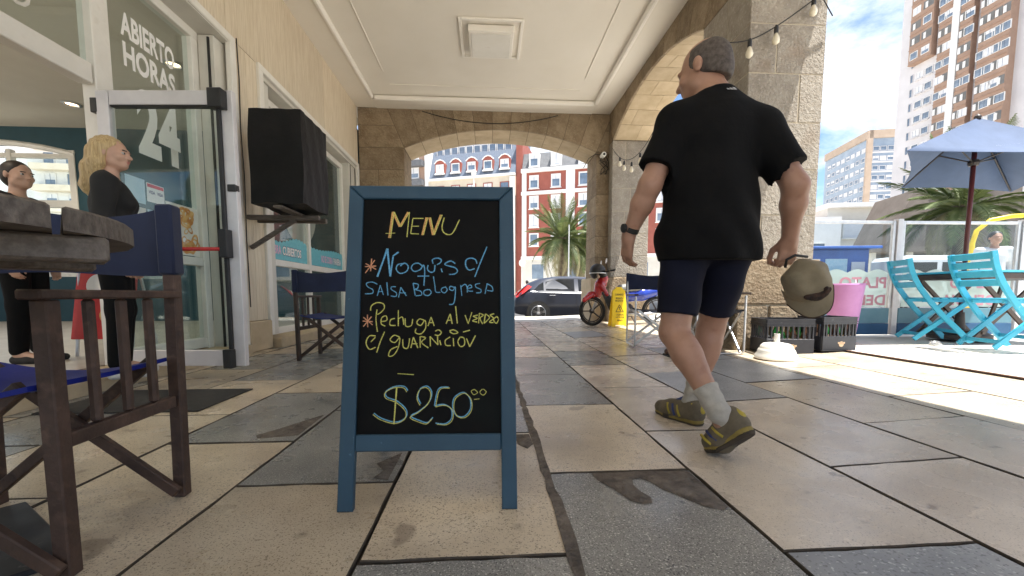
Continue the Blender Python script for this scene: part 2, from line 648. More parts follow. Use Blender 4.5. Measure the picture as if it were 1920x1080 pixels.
# ---- slab pavement of the passage
pave = MB()
cols = []
PX = 0.527
x = 0.21 - PX * 6
while x < XO:
    cols.append(x)
    x += PX
for i, xa in enumerate(cols):
    a, b = max(xa, -2.84), min(xa + PX, XO)
    pave.add([(a, -6, gz(a) - .020), (b, -6, gz(b) - .020), (b, YT - .02, gz(b) - .020), (a, YT - .02, gz(a) - .020)], [(0, 1, 2, 3)])
pave = tag(pave.build('pavement', M['bed']), kind='structure')
rs = random.Random(5)


def slab(xa, xb, ya, yb, m, rough):
    gx = rs.uniform(.0025, .0060)
    xa, xb, ya, yb = xa + gx, xb - gx, ya + gx, yb - gx
    k = 7 if rough else 1
    jt = .0028 if rough else .0
    pts = []
    cs = [(xa, ya), (xb, ya), (xb, yb), (xa, yb)]
    for q in range(4):
        p0, p1 = cs[q], cs[(q + 1) % 4]
        for t in range(k):
            f = t / k
            pts.append((p0[0] + (p1[0] - p0[0]) * f + rs.uniform(-jt, jt), p0[1] + (p1[1] - p0[1]) * f + rs.uniform(-jt, jt)))
    top = inset(pts, .0028)
    dz = rs.uniform(-.0018, .0018)
    n = len(pts)
    vs = [(p[0], p[1], gz(p[0]) - .03) for p in pts] + [(p[0], p[1], gz(p[0]) - .004 + dz) for p in pts] + [(p[0], p[1], gz(p[0]) + dz) for p in top]
    fs = [tuple(2 * n + i for i in range(n))]
    for r_ in range(2):
        for i in range(n):
            fs.append((r_ * n + i, r_ * n + (i + 1) % n, (r_ + 1) * n + (i + 1) % n, (r_ + 1) * n + i))
    so_ = MB().add(vs, fs).build('slab', m, pave)
    so_.data.materials.append(M['bed'])          # the broken edges hold dirt
    for p_ in so_.data.polygons:
        p_.material_index = 0 if p_.normal.z > .95 else 1


offs = {0: .50, 1: .03, 2: .48, 3: .00, 4: .38, 5: .10, -1: .05, -2: .47, -3: .00, -4: .42, -5: .02, -6: .44}
choice = {(0, 0): 'g', (0, 1): 'c', (0, 2): 'g', (0, 3): 'g', (0, 4): 'p', (0, 5): 'g', (1, 0): 'b', (1, 1): 'p', (1, 2): 'p', (1, 3): 'p', (1, 4): 'g', (1, 5): 'p', (-1, 0): 'g', (-1, 1): 'c',
          (-1, 2): 'g', (-1, 3): 'c', (-2, -1): 'c', (-2, 0): 'c', (-2, 1): 'g', (-2, 2): 'g', (-2, 3): 'g', (-3, 0): 'c', (-3, 1): 'c', (-3, 2): 'g',
          (-3, 3): 'c', (-4, 0): 'c', (-4, 1): 'c', (-4, 2): 'c', (-4, 3): 'g', (-5, 2): 'g', (-5, 3): 'c', (2, 0): 'p', (2, 1): 'p'}
mm = {'g': M['grey_slab'], 'c': M['cream_slab'], 'p': M['pink_slab'], 'b': M['blue_slab']}
for k in range(-6, 7):
    xa = .21 + PX * k
    xb = min(xa + PX, XO - .004)
    if xb - xa < .06:
        continue
    xa = max(xa, -2.84)
    y0 = offs.get(k, .2)
    rows = range(-3, 11)
    for j in rows:
        ya, yb = y0 + .88 * j, y0 + .88 * (j + 1)
        yb = min(yb, YT - .03)
        if yb - ya < .05 or (xa < -2.0 and ya > YE) or (xa > 2.1 and ya > YE):
            continue
        c = choice.get((k, j))
        if c is None:
            q = rs.random()
            c = ('p' if q < .80 else 'c' if q < .92 else 'b') if k >= 0 else ('c' if q < .5 else 'g' if q < .85 else 'p')
            if k >= 4:
                c = 'c'
        slab(xa, xb, ya, yb, mm[c], -.5 < ya < 2.7)

# mortar patches where slabs have broken away
def patch(pts, z=.0045):
    n = len(pts)
    tp = inset(pts, .006)
    MB().add([(p[0], p[1], gz(p[0]) + .0005) for p in pts] + [(p[0], p[1], gz(p[0]) + z) for p in tp],
             [tuple(range(n, 2 * n))] + [(i, (i + 1) % n, n + (i + 1) % n, n + i) for i in range(n)]).build('mortar_patch', M['patch'], pave, smooth=True)


patch([(.37, 1.365), (.385, 1.30), (.415, 1.25), (.43, 1.205), (.445, 1.17), (.475, 1.150), (.505, 1.155), (.515, 1.19), (.495, 1.235), (.49, 1.275), (.50, 1.31), (.53, 1.32),
       (.555, 1.29), (.575, 1.235), (.60, 1.205), (.625, 1.165), (.66, 1.12), (.70, 1.10), (.725, 1.12), (.728, 1.25), (.725, 1.365), (.55, 1.372)])
patch([(.12, 1.78), (.13, 1.66), (.165, 1.61), (.195, 1.66), (.19, 1.78)])
patch([(-.86, 1.83), (-1.02, 1.80), (-1.05, 1.84), (-.99, 1.93), (-.94, 2.02), (-.865, 2.15)])
patch([(-.52, 2.42), (-.84, 2.40), (-.88, 2.46), (-.78, 2.53), (-.50, 2.52)])
patch([(-.345, 1.36), (-.40, 1.38), (-.38, 1.44), (-.42, 1.50), (-.345, 1.60)])
# wide ragged mortar joint along the passage
jm = MB()
for s in (-1, 1):
    pass
rj = random.Random(3)
ys_ = [i * .07 for i in range(0, 90)]
vs, fs = [], []
for i, y in enumerate(ys_):
    w0, w1 = rj.uniform(.010, .020), rj.uniform(.010, .022)
    vs += [(.21 - w0, y, .0022), (.21 + w1, y, .0022)]
    if i:
        fs.append((2 * i - 2, 2 * i - 1, 2 * i + 1, 2 * i))
jm.add(vs, fs).build('mortar_joint', M['patch'], pave)
# drain grating / dark doormat by the step
tag(MB().box((-2.0, 2.50, .005), (.85, .52, .008), ch=.003).build('doormat', M['black_rubber']), 'flat black rubber doormat lying before the cafe step', 'mat')

# ---- terrace beyond the arcade, with its rusty edge
tag(MB().box((9.4, 1.2, .045), (11.96, 8.15, .13)).build('terrace', M['terrace']), kind='structure')
tag(MB().box((3.408, .6, .107), (.03, 7.0, .012), ch=.002).build('terrace_edge', M['rust']), kind='structure')


# ---- stonework
def arc_pts(c, Rr, a0, a1, n):
    return [(c[0] + Rr * math.sin(a0 + (a1 - a0) * i / n), c[1] + Rr * math.cos(a0 + (a1 - a0) * i / n)) for i in range(n + 1)]


def half(p, q):
    """line through p,q as a,b,c of a*x+b*y<=c keeping the left side"""
    dx, dy = q[0] - p[0], q[1] - p[1]
    a, b = dy, -dx
    return a, b, a * p[0] + b * p[1]


def stones_arch(parent, frame, x0, x1, zs, zc, ztop, bx0, bx1, d0, d1, nv, m, msoff, split):
    """voussoirs between the springings x0,x1; frame=(o,u,v,n); d0 back, d1 front; also spandrel pieces out to bx0,bx1"""
    o, u, v, n = frame
    half_w, rise = (x1 - x0) / 2, zc - zs
    Rr = (half_w ** 2 + rise ** 2) / (2 * rise)
    c = ((x0 + x1) / 2, zc - Rr)
    am = math.asin(half_w / Rr)
    core = MB()
    for i in range(nv):
        a0, a1 = -am + 2 * am * i / nv, -am + 2 * am * (i + 1) / nv
        inner = arc_pts(c, Rr, a0, a1, 2)
        far = [(c[0] + 9 * math.sin(a1), c[1] + 9 * math.cos(a1)), (c[0] + 9 * math.sin(a0), c[1] + 9 * math.cos(a0))]
        poly = clip(inner + far, 0, 1, ztop)
        poly = clip(poly, -1, 0, -bx0)
        poly = clip(poly, 1, 0, bx1)
        if len(poly) < 3:
            continue
        dm = d0 + (d1 - d0) * (split[i % len(split)])
        MB().prism(poly, o, u, v, n, d1 - .045, d1, ch=.007, gap=.005).build('stone', m, parent)        # rough face
        MB().prism(poly, o, u, v, n, dm + .003, d1 - .047, gap=.005).build('stone', msoff, parent)      # dressed soffit
        MB().prism(poly, o, u, v, n, dm - .003, d0, ch=.006, gap=.005).build('stone', msoff, parent)
        ic = [(c[0] + (q[0] - c[0]) * (1 + .012 / Rr * 1.0), c[1] + (q[1] - c[1]) * (1 + .012 / Rr)) for q in inner]
        pc = clip(ic + far, 0, 1, ztop - .01)
        pc = clip(clip(pc, -1, 0, -bx0), 1, 0, bx1)
        if len(pc) > 2:
            core.prism(pc, o, u, v, n, d0 + .010, d1 - .010)
    # spandrels
    for side in (0, 1):
        sx = x0 if side == 0 else x1
        bx = bx0 if side == 0 else bx1
        if abs(sx - bx) < .03:
            continue
        aa = -am if side == 0 else am
        far = (c[0] + 9 * math.sin(aa), c[1] + 9 * math.cos(aa))
        rect = [(min(sx, bx) - 1, zs), (max(sx, bx) + 1, zs), (max(sx, bx) + 1, ztop), (min(sx, bx) - 1, ztop)]
        rect = clip(clip(rect, -1, 0, -bx0), 1, 0, bx1)
        h = half((sx, zs), far)
        if side == 1:
            h = (-h[0], -h[1], -h[2])
        poly = clip(rect, *h)
        zm = zs + (ztop - zs) * .52
        for part in (clip(poly, 0, 1, zm), clip(poly, 0, -1, -zm)):
            if len(part) > 2:
                MB().prism(part, o, u, v, n, d0, d1, ch=.007, gap=.005).build('stone', m, parent)
                core.prism(part, o, u, v, n, d0 + .010, d1 - .010)
    return core


def stones_pier(parent, x0, x1, y0, y1, courses, core, m, splits_x, splits_y, inset_=0.0):
    """rectangular pier of coursed blocks; splits alternate between the two faces"""
    for i in range(len(courses) - 1):
        za, zb = courses[i], courses[i + 1]
        fx = splits_x[i % len(splits_x)]
        fy = splits_y[i % len(splits_y)]
        xsl = [x0, x1] if fx is None else [x0, x0 + (x1 - x0) * fx, x1]
        for a, b in zip(xsl[:-1], xsl[1:]):
            ysl = [y0, y1] if fy is None else [y0, y0 + (y1 - y0) * fy, y1]
            for c, d in zip(ysl[:-1], ysl[1:]):
                MB().box(((a + b) / 2, (c + d) / 2, (za + zb) / 2), (b - a - .008, d - c - .008, zb - za - .008), ch=.007).build('stone', m, parent)
    core.box(((x0 + x1) / 2, (y0 + y1) / 2, (courses[0] + courses[-1]) / 2), (x1 - x0 - .02, y1 - y0 - .02, courses[-1] - courses[0] - .01))


# end wall with its flat arch to the street
ew = thing('stone_end_wall', 'tan stone wall with a flat arch closing the passage towards the street', 'wall', (0, YE, 0))
EX0, EX1, EZS, EZC = -1.68, 2.33, 3.64, 4.05
core = stones_arch(ew, ((0, YE, 0), (1, 0, 0), (0, 0, 1), (0, -1, 0)), EX0, EX1, EZS, EZC, ZC + .08, XL, XR + .02, -(YT - YE), 0.0, 11, M['stone'], M['stone_smooth'], (.45, .62, .38))
crs = [0.0, .50, 1.0, 1.44, 1.88, 2.32, 2.76, 3.20, EZS]
stones_pier(ew, XL, EX0, YE, YT, crs, core, M['stone'], (.42, None, .58), (.5, None))
stones_pier(ew, EX1, XR + .03, YE, YT, crs[2:], core, M['stone'], (None,), (.55, None, .4))
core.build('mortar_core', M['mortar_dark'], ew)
MB().box(((EX1 + XR) / 2 - .04, (YE + YT) / 2, .5), (XR - EX1 + .10, YT - YE + .10, .99), ch=.02).build('plinth', M['stone_smooth'], ew)

# arcade on the open side: pillars, arches
ar = thing('stone_arcade', 'row of tan stone pillars and low arches along the open side', 'arcade', (3.0, 4.0, 0))
core, acore = MB(), MB()
AF = ((XR, 0, 0), (0, 1, 0), (0, 0, 1), (-1, 0, 0))
AZS, AZC = 3.80, 4.20
spans = [(-3.80, -.35), (.55, 4.0), (4.90, 8.35)]
for (a, b) in spans:
    lo_ = a - .45 if a > 0 else a - .9
    hi_ = b + .45 if b < 8 else b + .27
    cc = stones_arch(ar, AF, a, b, AZS, AZC, ZC + .08, lo_, hi_, -(XO - XR), 0.0, 9, M['stone'], M['stone_smooth'], (.40, .62, .30, .7))
    acore.add(cc.v, cc.f)
pc = [1.0, 1.45, 1.91, 2.37, 2.84, 3.31, AZS]
stones_pier(ar, XR, XO, 4.0, 4.90, pc, core, M['stone_grey'], (.26, .62, None, .68, .36, None), (None, .45, None, .6))
stones_pier(ar, XR, XO, -.35, .55, pc, core, M['stone_grey'], (.26, .62, None, .68, .36, None), (None, .45, None, .6))
stones_pier(ar, XR, XO, 8.35, YE - .006, pc, core, M['stone_grey'], (.5, None, .35), (None,))
stones_pier(ar, XR + .04, XO, YE + .006, YT, pc, core, M['stone_grey'], (.5, None, .35), (None,))
# plinths with a worn top edge, two courses
for (a, b) in ((4.0, 4.90), (-.35, .55), (8.35, YT)):
    for q, (za, zb) in enumerate(((-.02, .53), (.53, 1.0))):
        sp = (.30,) if q == 0 else (None,)
        cu = [XR - .05, XR + .30, XO + .05] if q == 0 else [XR - .05, XO + .05]
        for x0_, x1_ in zip(cu[:-1], cu[1:]):
            MB().box(((x0_ + x1_) / 2, (a + b) / 2, (za + zb) / 2), (x1_ - x0_ - .008, b - a + .10, zb - za - .006), ch=.018).build('plinth_stone', M['stone'], ar)
    core.box((3.0, (a + b) / 2, .5), (XO - XR + .07, b - a + .06, .96))
core.build('mortar_core', M['mortar'], ar)
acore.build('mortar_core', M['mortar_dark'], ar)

# ---- ceiling with moulded border
cl = MB()
cl.box((.0, 2.0, 4.78), (XO - XL + .8, 15.2, .6))                              # roof slab body
ceil = tag(cl.build('ceiling', M['ceiling']), kind='structure')
b_ = MB()
for xx, w in ((XL + .19, .38), (XR - .19, .38)):
    b_.box((xx, 1.8, ZC + .045), (w, 13.55, .07))
b_.box((0, YE - .19, ZC + .0455), (XR - XL - .77, .38, .07))
b_.build('border', M['ceiling'], ceil)
b_ = MB()
X0, X1, Y1 = XL + .38, XR - .38, YE - .38
b_.box((X0 + .035, 1.8, ZC + .028), (.07, 12.7, .085), ch=.02)
b_.box((X1 - .035, 1.8, ZC + .028), (.07, 12.7, .085), ch=.02)
b_.box((0, Y1 - .035, ZC + .0285), (X1 - X0 - .14, .07, .085), ch=.02)
b_.build('moulding', M['moulding'], ceil)
b_ = MB()
for xx in (X0 + .45, X1 - .45):
    b_.box((xx, 1.65, 4.474), (.02, 11.4, .016), ch=.004)
b_.box((0, Y1 - .45, 4.4745), (X1 - X0 - .92, .02, .016), ch=.004)
b_.build('bead', M['ceiling'], ceil)
# ceiling lamp in its raised frame (unlit)
lt = thing('ceiling_lamp', 'square unlit white ceiling lamp set in a raised square frame', 'lamp', (.08, 6.35, 4.47))
f_ = MB()
cx, cy = .08, 6.35
for sx in (-1, 1):
    f_.box((cx + sx * .44, cy, 4.463), (.045, .93, .03), ch=.006)
    f_.box((cx, cy + sx * .443, 4.463), (.835, .045, .03), ch=.006)
f_.build('frame', M['moulding'], lt)
MB().box((cx, cy, 4.425), (.66, .66, .10), ch=.012).build('housing', M['moulding'], lt)
MB().box((cx, cy, 4.371), (.58, .58, .012), ch=.004).build('diffuser', M['white_plastic'], lt)

# ---- shop wall of travertine panels
tw = thing('travertine_wall', 'streaky cream travertine panel wall above the cafe shopfront', 'wall', (XL, 4, 0))
MB().box((XL - .16, 1.9, 3.85), (.24, 13.4, 1.2)).build('wall_core', M['mortar'], tw)
y = -4.6
for i, w in enumerate((1.6, 1.6, 1.6, 1.55, 1.40, 1.25, 1.25, 1.22, 1.68)):
    MB().box((XL - .02, y + w / 2, 3.845), (.04, w - .004, 1.17), ch=.003).build('panel', M['travertine'], tw)
    y += w
for (ya, yb) in ((4.502, 4.715), (4.715, 4.928)):
    MB().box((XL - .02, (ya + yb) / 2, 1.80), (.04, yb - ya - .003, 2.91), ch=.003).build('panel', M['travertine'], tw)
MB().box((XL - .17, 4.715, 1.7), (.25, .38, 3.05)).build('pier_core', M['reveal'], tw)
MB().box((XL - .015, 4.715, .17), (.11, .46, .34), ch=.012).build('base_stone', M['stone_smooth'], tw)
MB().box((XL - .02, 8.555, 1.8), (.04, .085, 2.88), ch=.003).build('panel', M['travertine'], tw)
# step under the shopfront
sp_ = tag(MB().box((XL - .14, 2.0, .045), (.42, 4.95, .11), ch=.012).build('doorstep', M['stone_smooth']), kind='structure')
tag(MB().box((XL - .06, 6.75, .055), (.40, 3.58, .13), ch=.015).build('window_step', M['stone_smooth']), kind='structure')

# ================================================================== SHOP
def text_obj(name, s, m, parent, o, u, v, n, height, width=None, bold=0.0, lift=.002, shear=0.0, thick=.0008):
    """flat lettering of given cap height on the plane o,u,v; n points to the reader"""
    cu = bpy.data.curves.new('lettering', 'FONT')
    cu.body = s
    cu.size = 1.0
    cu.offset = bold
    cu.shear = shear
    cu.resolution_u = 3
    ob = bpy.data.objects.new('lettering', cu)
    me = bpy.data.meshes.new_from_object(ob)
    co = np.array([q.co[:] for q in me.vertices])
    if len(co) == 0:
        return None
    x0, y0 = co[:, 0].min(), co[:, 1].min()
    w, h = co[:, 0].max() - x0, co[:, 1].max() - y0
    sy = height / h
    sx = (width / w) if width else sy
    o, u, v, n = Vector(o), Vector(u), Vector(v), Vector(n)
    mi = MATRIX.get(parent.name, Matrix.Identity(4)).inverted() if parent is not None else Matrix.Identity(4)
    for q in me.vertices:
        q.co = mi @ (o + u * ((q.co.x - x0) * sx) + v * ((q.co.y - y0) * sy) + n * lift)
    me.materials.clear()
    me.materials.append(m)
    me.name = name
    ob2 = bpy.data.objects.new(name, me)
    COL.objects.link(ob2)
    ob2.parent = parent
    bpy.data.objects.remove(ob)
    bpy.data.curves.remove(cu)
    return ob2


XG = -2.85
UY, UZ, NX = (0, 1, 0), (0, 0, 1), (1, 0, 0)
M['teal'] = mat('teal interior wall', (.010, .048, .066), (.014, .060, .082), 3, rough=.7)
M['shop_floor'] = mat('pale shop tiles', (.40, .36, .31), (.50, .46, .40), 5, rough=.35)
M['shop_white'] = mat('cream shop ceiling', (.62, .58, .50), (.66, .62, .54), 2, rough=.8)
M['poster_food'] = mat('golden fried rings print', (.55, .22, .05), (.80, .50, .20), 14, rough=.4, lo=.4, hi=.6)
M['poster_bg'] = mat('pale poster print', (.72, .70, .66), (.80, .78, .74), 4, rough=.4)
M['teal_print'] = mat('teal banner print', (.10, .42, .50), (.16, .50, .58), 30, rough=.45)
M['pink_print'] = mat('pink lettering print', (.72, .42, .62), (.76, .48, .66), 9, rough=.45)
M['navy_print'] = mat('navy print', (.02, .03, .12), (.03, .04, .15), 9, rough=.45)
M['red_print'] = mat('red print', (.55, .03, .03), (.62, .05, .04), 9, rough=.45)
M['blue_print'] = mat('pale blue print', (.40, .62, .74), (.52, .70, .80), 9, rough=.45)

sf = thing('shopfront', 'white framed cafe shopfront glass lettered ABIERTO 24 HORAS', 'shop window', (XG, 3.2, .1))
fr = MB()
fr.box((XG, 3.26, 1.60), (.10, .14, 3.0), ch=.006)          # door post
fr.build('post', M['white_frame'], sf)
MB().box((XG, 2.18, 1.60), (.10, .10, 3.0), ch=.006).build('post', M['white_frame'], sf)
MB().box((XG, 4.245, 1.60), (.09, .085, 3.0), ch=.006).build('post', M['white_frame'], sf)
MB().box((XG, 2.70, 2.21), (.10, .94, .14), ch=.006).build('transom', M['white_frame'], sf)
MB().box((XG, 1.0, 2.21), (.10, 2.24, .14), ch=.006).build('transom', M['white_frame'], sf)
MB().box((XG, 2.0, 3.135), (.10, 4.57, .08), ch=.006).build('head_rail', M['white_frame'], sf)
MB().box((XG, 3.765, .96), (.08, .87, .08), ch=.005).build('mid_rail', M['white_frame'], sf)
MB().box((XG, 3.765, .16), (.08, .87, .10), ch=.005).build('sill_rail', M['white_frame'], sf)
MB().box((XG, 3.765, 2.05), (.008, .87, 2.10)).build('pane', M['glass'], sf)
MB().box((XG, 3.765, .565), (.008, .87, .71)).build('pane', M['glass'], sf)
MB().box((XG, 2.71, 2.69), (.008, .94, .81)).build('pane', M['glass'], sf)
MB().box((XG, 1.05, 2.69), (.008, 2.1, .81)).build('pane', M['glass'], sf)
MB().box((XG, 1.05, 1.12), (.008, 2.1, 2.04)).build('pane', M['glass'], sf)
# jamb, header and outside trim
MB().box((XG + .115, 4.375, 1.62), (.15, .16, 3.10), ch=.004).build('jamb', M['reveal'], sf)
MB().box((XG + .145, 4.289, 1.62), (.02, .014, 3.05)).build('shutter_channel', M['dark_gap'], sf)
MB().box((XG + .125, 1.9, 3.205), (.27, 5.1, .06)).build('header', M['reveal'], sf)
MB().box((XL + .004, 4.455, 1.62), (.06, .085, 3.16), ch=.008).build('trim', M['white_frame'], sf)
MB().box((XL + .004, 1.9, 3.222), (.06, 5.196, .075), ch=.008).build('trim', M['white_frame'], sf)
# lettering on the glass (reads from the passage: the passage looks along -X, so letters run towards +Y)
RY = (0, 1, 0)
text_obj('lettering', 'ABIERTO', M['white'], sf, (XG + .006, 3.475, 2.668), RY, UZ, NX, .19, .545, bold=.034)
text_obj('lettering', 'HORAS', M['white'], sf, (XG + .006, 3.485, 2.44), RY, UZ, NX, .19, .53, bold=.034)
text_obj('lettering', '24', M['white'], sf, (XG + .006, 3.57, 1.80), RY, UZ, NX, .54, .46, bold=.045)
text_obj('lettering', 'ALO', M['reveal'], sf, (XG + .006, 2.42, 2.40), RY, UZ, NX, .16, .42)
ps = MB().box((XG + .007, 4.02, 1.24), (.002, .42, .46)).build('poster', M['poster_bg'], sf)
rp_ = random.Random(11)
rg = MB()
for i in range(26):
    cy_, cz_ = 4.03 + rp_.gauss(0, .085), 1.20 + rp_.uniform(-.15, .20)
    r0 = rp_.uniform(.035, .075)
    cy_ = min(max(cy_, 3.83 + r0), 4.21 - r0)
    cz_ = min(max(cz_, 1.02 + r0), 1.46 - r0)
    el = rp_.uniform(.5, 1)
    ph = rp_.uniform(0, 3.1)
    n_ = 18
    vs_, fs_ = [], []
    for q in range(n_):
        t_ = 2 * math.pi * q / n_
        for rr in (r0, r0 * .62):
            a_, b2 = rr * math.cos(t_), rr * el * math.sin(t_)
            vs_.append((XG + .0085 + i * .00012, cy_ + a_ * math.cos(ph) - b2 * math.sin(ph), cz_ + a_ * math.sin(ph) + b2 * math.cos(ph)))
    fs_ = [(2 * q, 2 * q + 1, (2 * q + 3) % (2 * n_), (2 * q + 2) % (2 * n_)) for q in range(n_)]
    rg.add(vs_, fs_)
rg.build('ring_print', M['poster_food'], ps)
st_ = MB().box((XG + .007, 3.71, 1.50), (.002, .18, .155)).build('sticker', M['white'], sf)
MB().box((XG + .0085, 3.71, 1.558), (.001, .17, .028)).build('stripe', M['red_print'], st_)
text_obj('lettering', 'VISA', M['navy_print'], st_, (XG + .008, 3.635, 1.49), RY, UZ, NX, .028, .065, bold=.02)
text_obj('lettering', 'VISA', M['navy_print'], st_, (XG + .008, 3.72, 1.49), RY, UZ, NX, .028, .065, bold=.02)
st_ = MB().box((XG + .007, 3.51, 1.49), (.002, .18, .20)).build('sticker', M['blue_print'], sf)
MB().box((XG + .007, 3.54, 1.29), (.002, .11, .13)).build('sticker', M['reveal'], sf)
MB().box((XG + .007, 3.68, 1.29), (.002, .13, .13)).build('sticker', M['blue_print'], sf)

# ---- glass door standing open over the pavement
HX, HY = -2.77, 3.16
FX, FY = -1.80, 3.10
dr = thing('glass_door', 'silver framed glass door standing open with a red push bar', 'door', (HX, HY, .105))
du = Vector((FX - HX, FY - HY, 0))
DL = du.length
du.normalize()
dn = Vector((du.y, -du.x, 0))


def dp(a, b, c=0.0):
    return Vector((HX, HY, .105)) + du * a + dn * b + Vector((0, 0, c))


DH = 1.98
mD = Matrix((du, -dn, Vector((0, 0, 1)))).transposed()


def dbox(name, a, c, w, h, t, m, par=None, b=0.0, ch=.004):
    return MB().box(dp(a, b, c), (w, t, h), mD, ch).build(name, m, par or dr)


dbox('stile', .045, DH / 2, .09, DH, .045, M['alu_white'])
dbox('stile', DL - .05, DH / 2, .10, DH, .045, M['alu_white'])
dbox('rail', DL / 2, DH - .05, DL - .19, .10, .044, M['alu_white'])
dbox('rail', DL / 2, .06, DL - .19, .12, .044, M['alu_white'])
dbox('pane', DL / 2, DH / 2, DL - .18, DH - .2, .008, M['glass'], ch=0)
dbox('gasket', DL - .105, DH / 2, .014, DH - .21, .05, M['black'])
dbox('gasket', DL / 2, DH - .105, DL - .2, .012, .05, M['black'])
dbox('rod_housing', DL - .092, DH / 2, .028, DH - .03, .03, M['black'], b=.03)
pb = MB()
pb.tube([dp(.12, .075, .86), dp(DL - .10, .075, .86)], .014, 10)
pb.build('push_bar', M['red_plastic'], dr, smooth=True)
dbox('bar_bracket', DL - .075, .90, .055, .20, .07, M['black'], b=.055)
dbox('latch_box', DL - .085, DH - .075, .10, .13, .07, M['black'], b=.05)
dbox('latch_box', DL - .10, .06, .06, .14, .06, M['black'], b=.05)
dbox('strike', DL - .03, 1.30, .06, .05, .05, M['black'], b=.012)
dbox('hinge', -.015, DH - .10, .05, .10, .05, M['black'])
dbox('hinge', -.015, .25, .05, .10, .05, M['black'])

# ---- second window with banner
w2 = thing('banner_window', 'long white framed cafe window with a scalloped teal banner strip', 'shop window', (XG + .05, 6.7, .12))
X2 = -2.80
for yy in (5.30, 6.53, 8.06):
    MB().box((X2, yy, 1.64), (.08, .075, 2.96), ch=.005).build('mullion', M['white_frame'], w2)
for zz, hh in ((1.06, .085), (.16, .09), (3.08, .09)):
    for ya, yb in ((5.338, 6.492), (6.568, 8.022)):
        MB().box((X2, (ya + yb) / 2, zz), (.075, yb - ya, hh), ch=.005).build('rail', M['white_frame'], w2)
for ya, yb in ((5.338, 6.492), (6.568, 8.022)):
    MB().box((X2, (ya + yb) / 2, 2.07), (.008, yb - ya, 1.93)).build('pane', M['glass'], w2)
    MB().box((X2, (ya + yb) / 2, .61), (.008, yb - ya, .81)).build('pane', M['glass'], w2)
for yy in (5.10, 8.30):
    MB().box((X2 + .05, yy, 1.66), (.20, .325 if yy < 6 else .40, 3.02), ch=.004).build('jamb', M['reveal'], w2)
for yy in (5.07, 8.20):
    MB().box((X2 + .152, yy, 1.66), (.008, .02, 3.0)).build('shutter_channel', M['dark_gap'], w2)
MB().box((X2 + .05, 6.7, 3.19), (.26, 3.56, .06)).build('header', M['reveal'], w2)
for yy in (4.97, 8.47):
    MB().box((XL + .004, yy, 1.68), (.06, .085, 3.05), ch=.008).build('trim', M['white_frame'], w2)
MB().box((XL + .004, 6.72, 3.235), (.06, 3.58, .075), ch=.008).build('trim', M['white_frame'], w2)
for ya, yb, txt_, off in ((5.345, 6.485, ('COBRA', 'CUBIERTOS'), .0), (6.575, 8.01, ('NO SE COBRA', 'PANERA'), .42)):
    pts = [(ya, 1.11), (yb, 1.11)]
    nsc = 12
    tops = []
    for q in range(nsc * 4 + 1):
        t_ = q / (nsc * 4)
        tops.append((yb + (ya - yb) * t_, 1.385 + .022 * abs(math.sin(math.pi * nsc * t_)) + .05 * math.sin(math.pi * t_ * 2) * (1 if off == 0 else .4)))
    pol = pts + tops
    bn = MB().add([(X2 + .006, p[0], p[1]) for p in pol], [tuple(range(len(pol)))]).build('banner', M['teal_print'], w2)
    y_ = ya + .03 + off
    text_obj('lettering', txt_[0], M['pink_print'], bn, (X2 + .007, y_, 1.18), RY, UZ, NX, .12, .32 if off == 0 else .50, bold=.03)
    text_obj('lettering', txt_[1], M['white'], bn, (X2 + .007, y_ + (.36 if off == 0 else .54), 1.18), RY, UZ, NX, .12, .55 if off == 0 else .36, bold=.03)
    text_obj('lettering', txt_[1], M['navy_print'], bn, (X2 + .0064, y_ + (.353 if off == 0 else .533), 1.172), RY, UZ, NX, .136, .564 if off == 0 else .374, bold=.06)
M['film'] = glass('frosted film', (.8, .84, .82), frost=.42, frost_col=(.62, .66, .62))
n_ = 40
MB().add([(X2 + .0055, 6.30 + .60 * math.cos(2 * math.pi * q / n_) * .98, 2.0 + .62 * math.sin(2 * math.pi * q / n_)) for q in range(n_)], [tuple(range(n_))]).build('round_decal', M['film'], w2)
text_obj('lettering', 'otto', M['navy_print'], w2, (X2 + .007, 6.02, 1.72), RY, UZ, NX, .10, .30, bold=.03)

# ---- covered cabinet hung on the pier
tv = thing('covered_cabinet', 'tall cabinet under a black cloth cover on a wooden wall bracket', 'cabinet', (-2.05, 4.48, 1.53))
M['cover'] = mat('black cloth cover', (.0035, .0035, .004), (.007, .0065, .007), 3, rough=.6, spec=.25, bump=.5, bscale=6, bdist=.03)
bm = bmesh.new()
bmesh.ops.create_cube(bm, size=1.0)
bmesh.ops.subdivide_edges(bm, edges=bm.edges[:], cuts=9, use_grid_fill=True)
for q in bm.verts:
    x_, y_, z_ = q.co.x * .50, q.co.y * .62, q.co.z * .90
    fl = max(0, -.1 - q.co.z) * .03
    wv = .006 * math.sin(q.co.y * 19 + q.co.z * 7) + .006 * math.sin(q.co.x * 17 - q.co.z * 5)
    lng = (x_ ** 2 + y_ ** 2) ** .5
    q.co = Vector((-2.05 + x_ * (1 + fl) + wv, 4.47 + y_ * (1 + fl) + wv, 1.985 + z_ + .008 * math.sin(q.co.x * 9 + q.co.y * 8) * (q.co.z < -.4)))
me = bpy.data.meshes.new('cloth_cover')
mi = MATRIX[tv.name].inverted()
for q in bm.verts:
    q.co = mi @ q.co
bm.to_mesh(me)
bm.free()
me.materials.append(M['cover'])
for p in me.polygons:
    p.use_smooth = True
me.set_sharp_from_angle(angle=R(50))
o_ = bpy.data.objects.new('cloth_cover', me)
COL.objects.link(o_)
o_.parent = tv
br = MB()
br.bar((-2.60, 4.62, 1.48), (-1.84, 4.62, 1.48), .05, .05, ch=.004)
br.bar((-2.60, 4.82, 1.48), (-1.84, 4.82, 1.48), .05, .05, ch=.004)
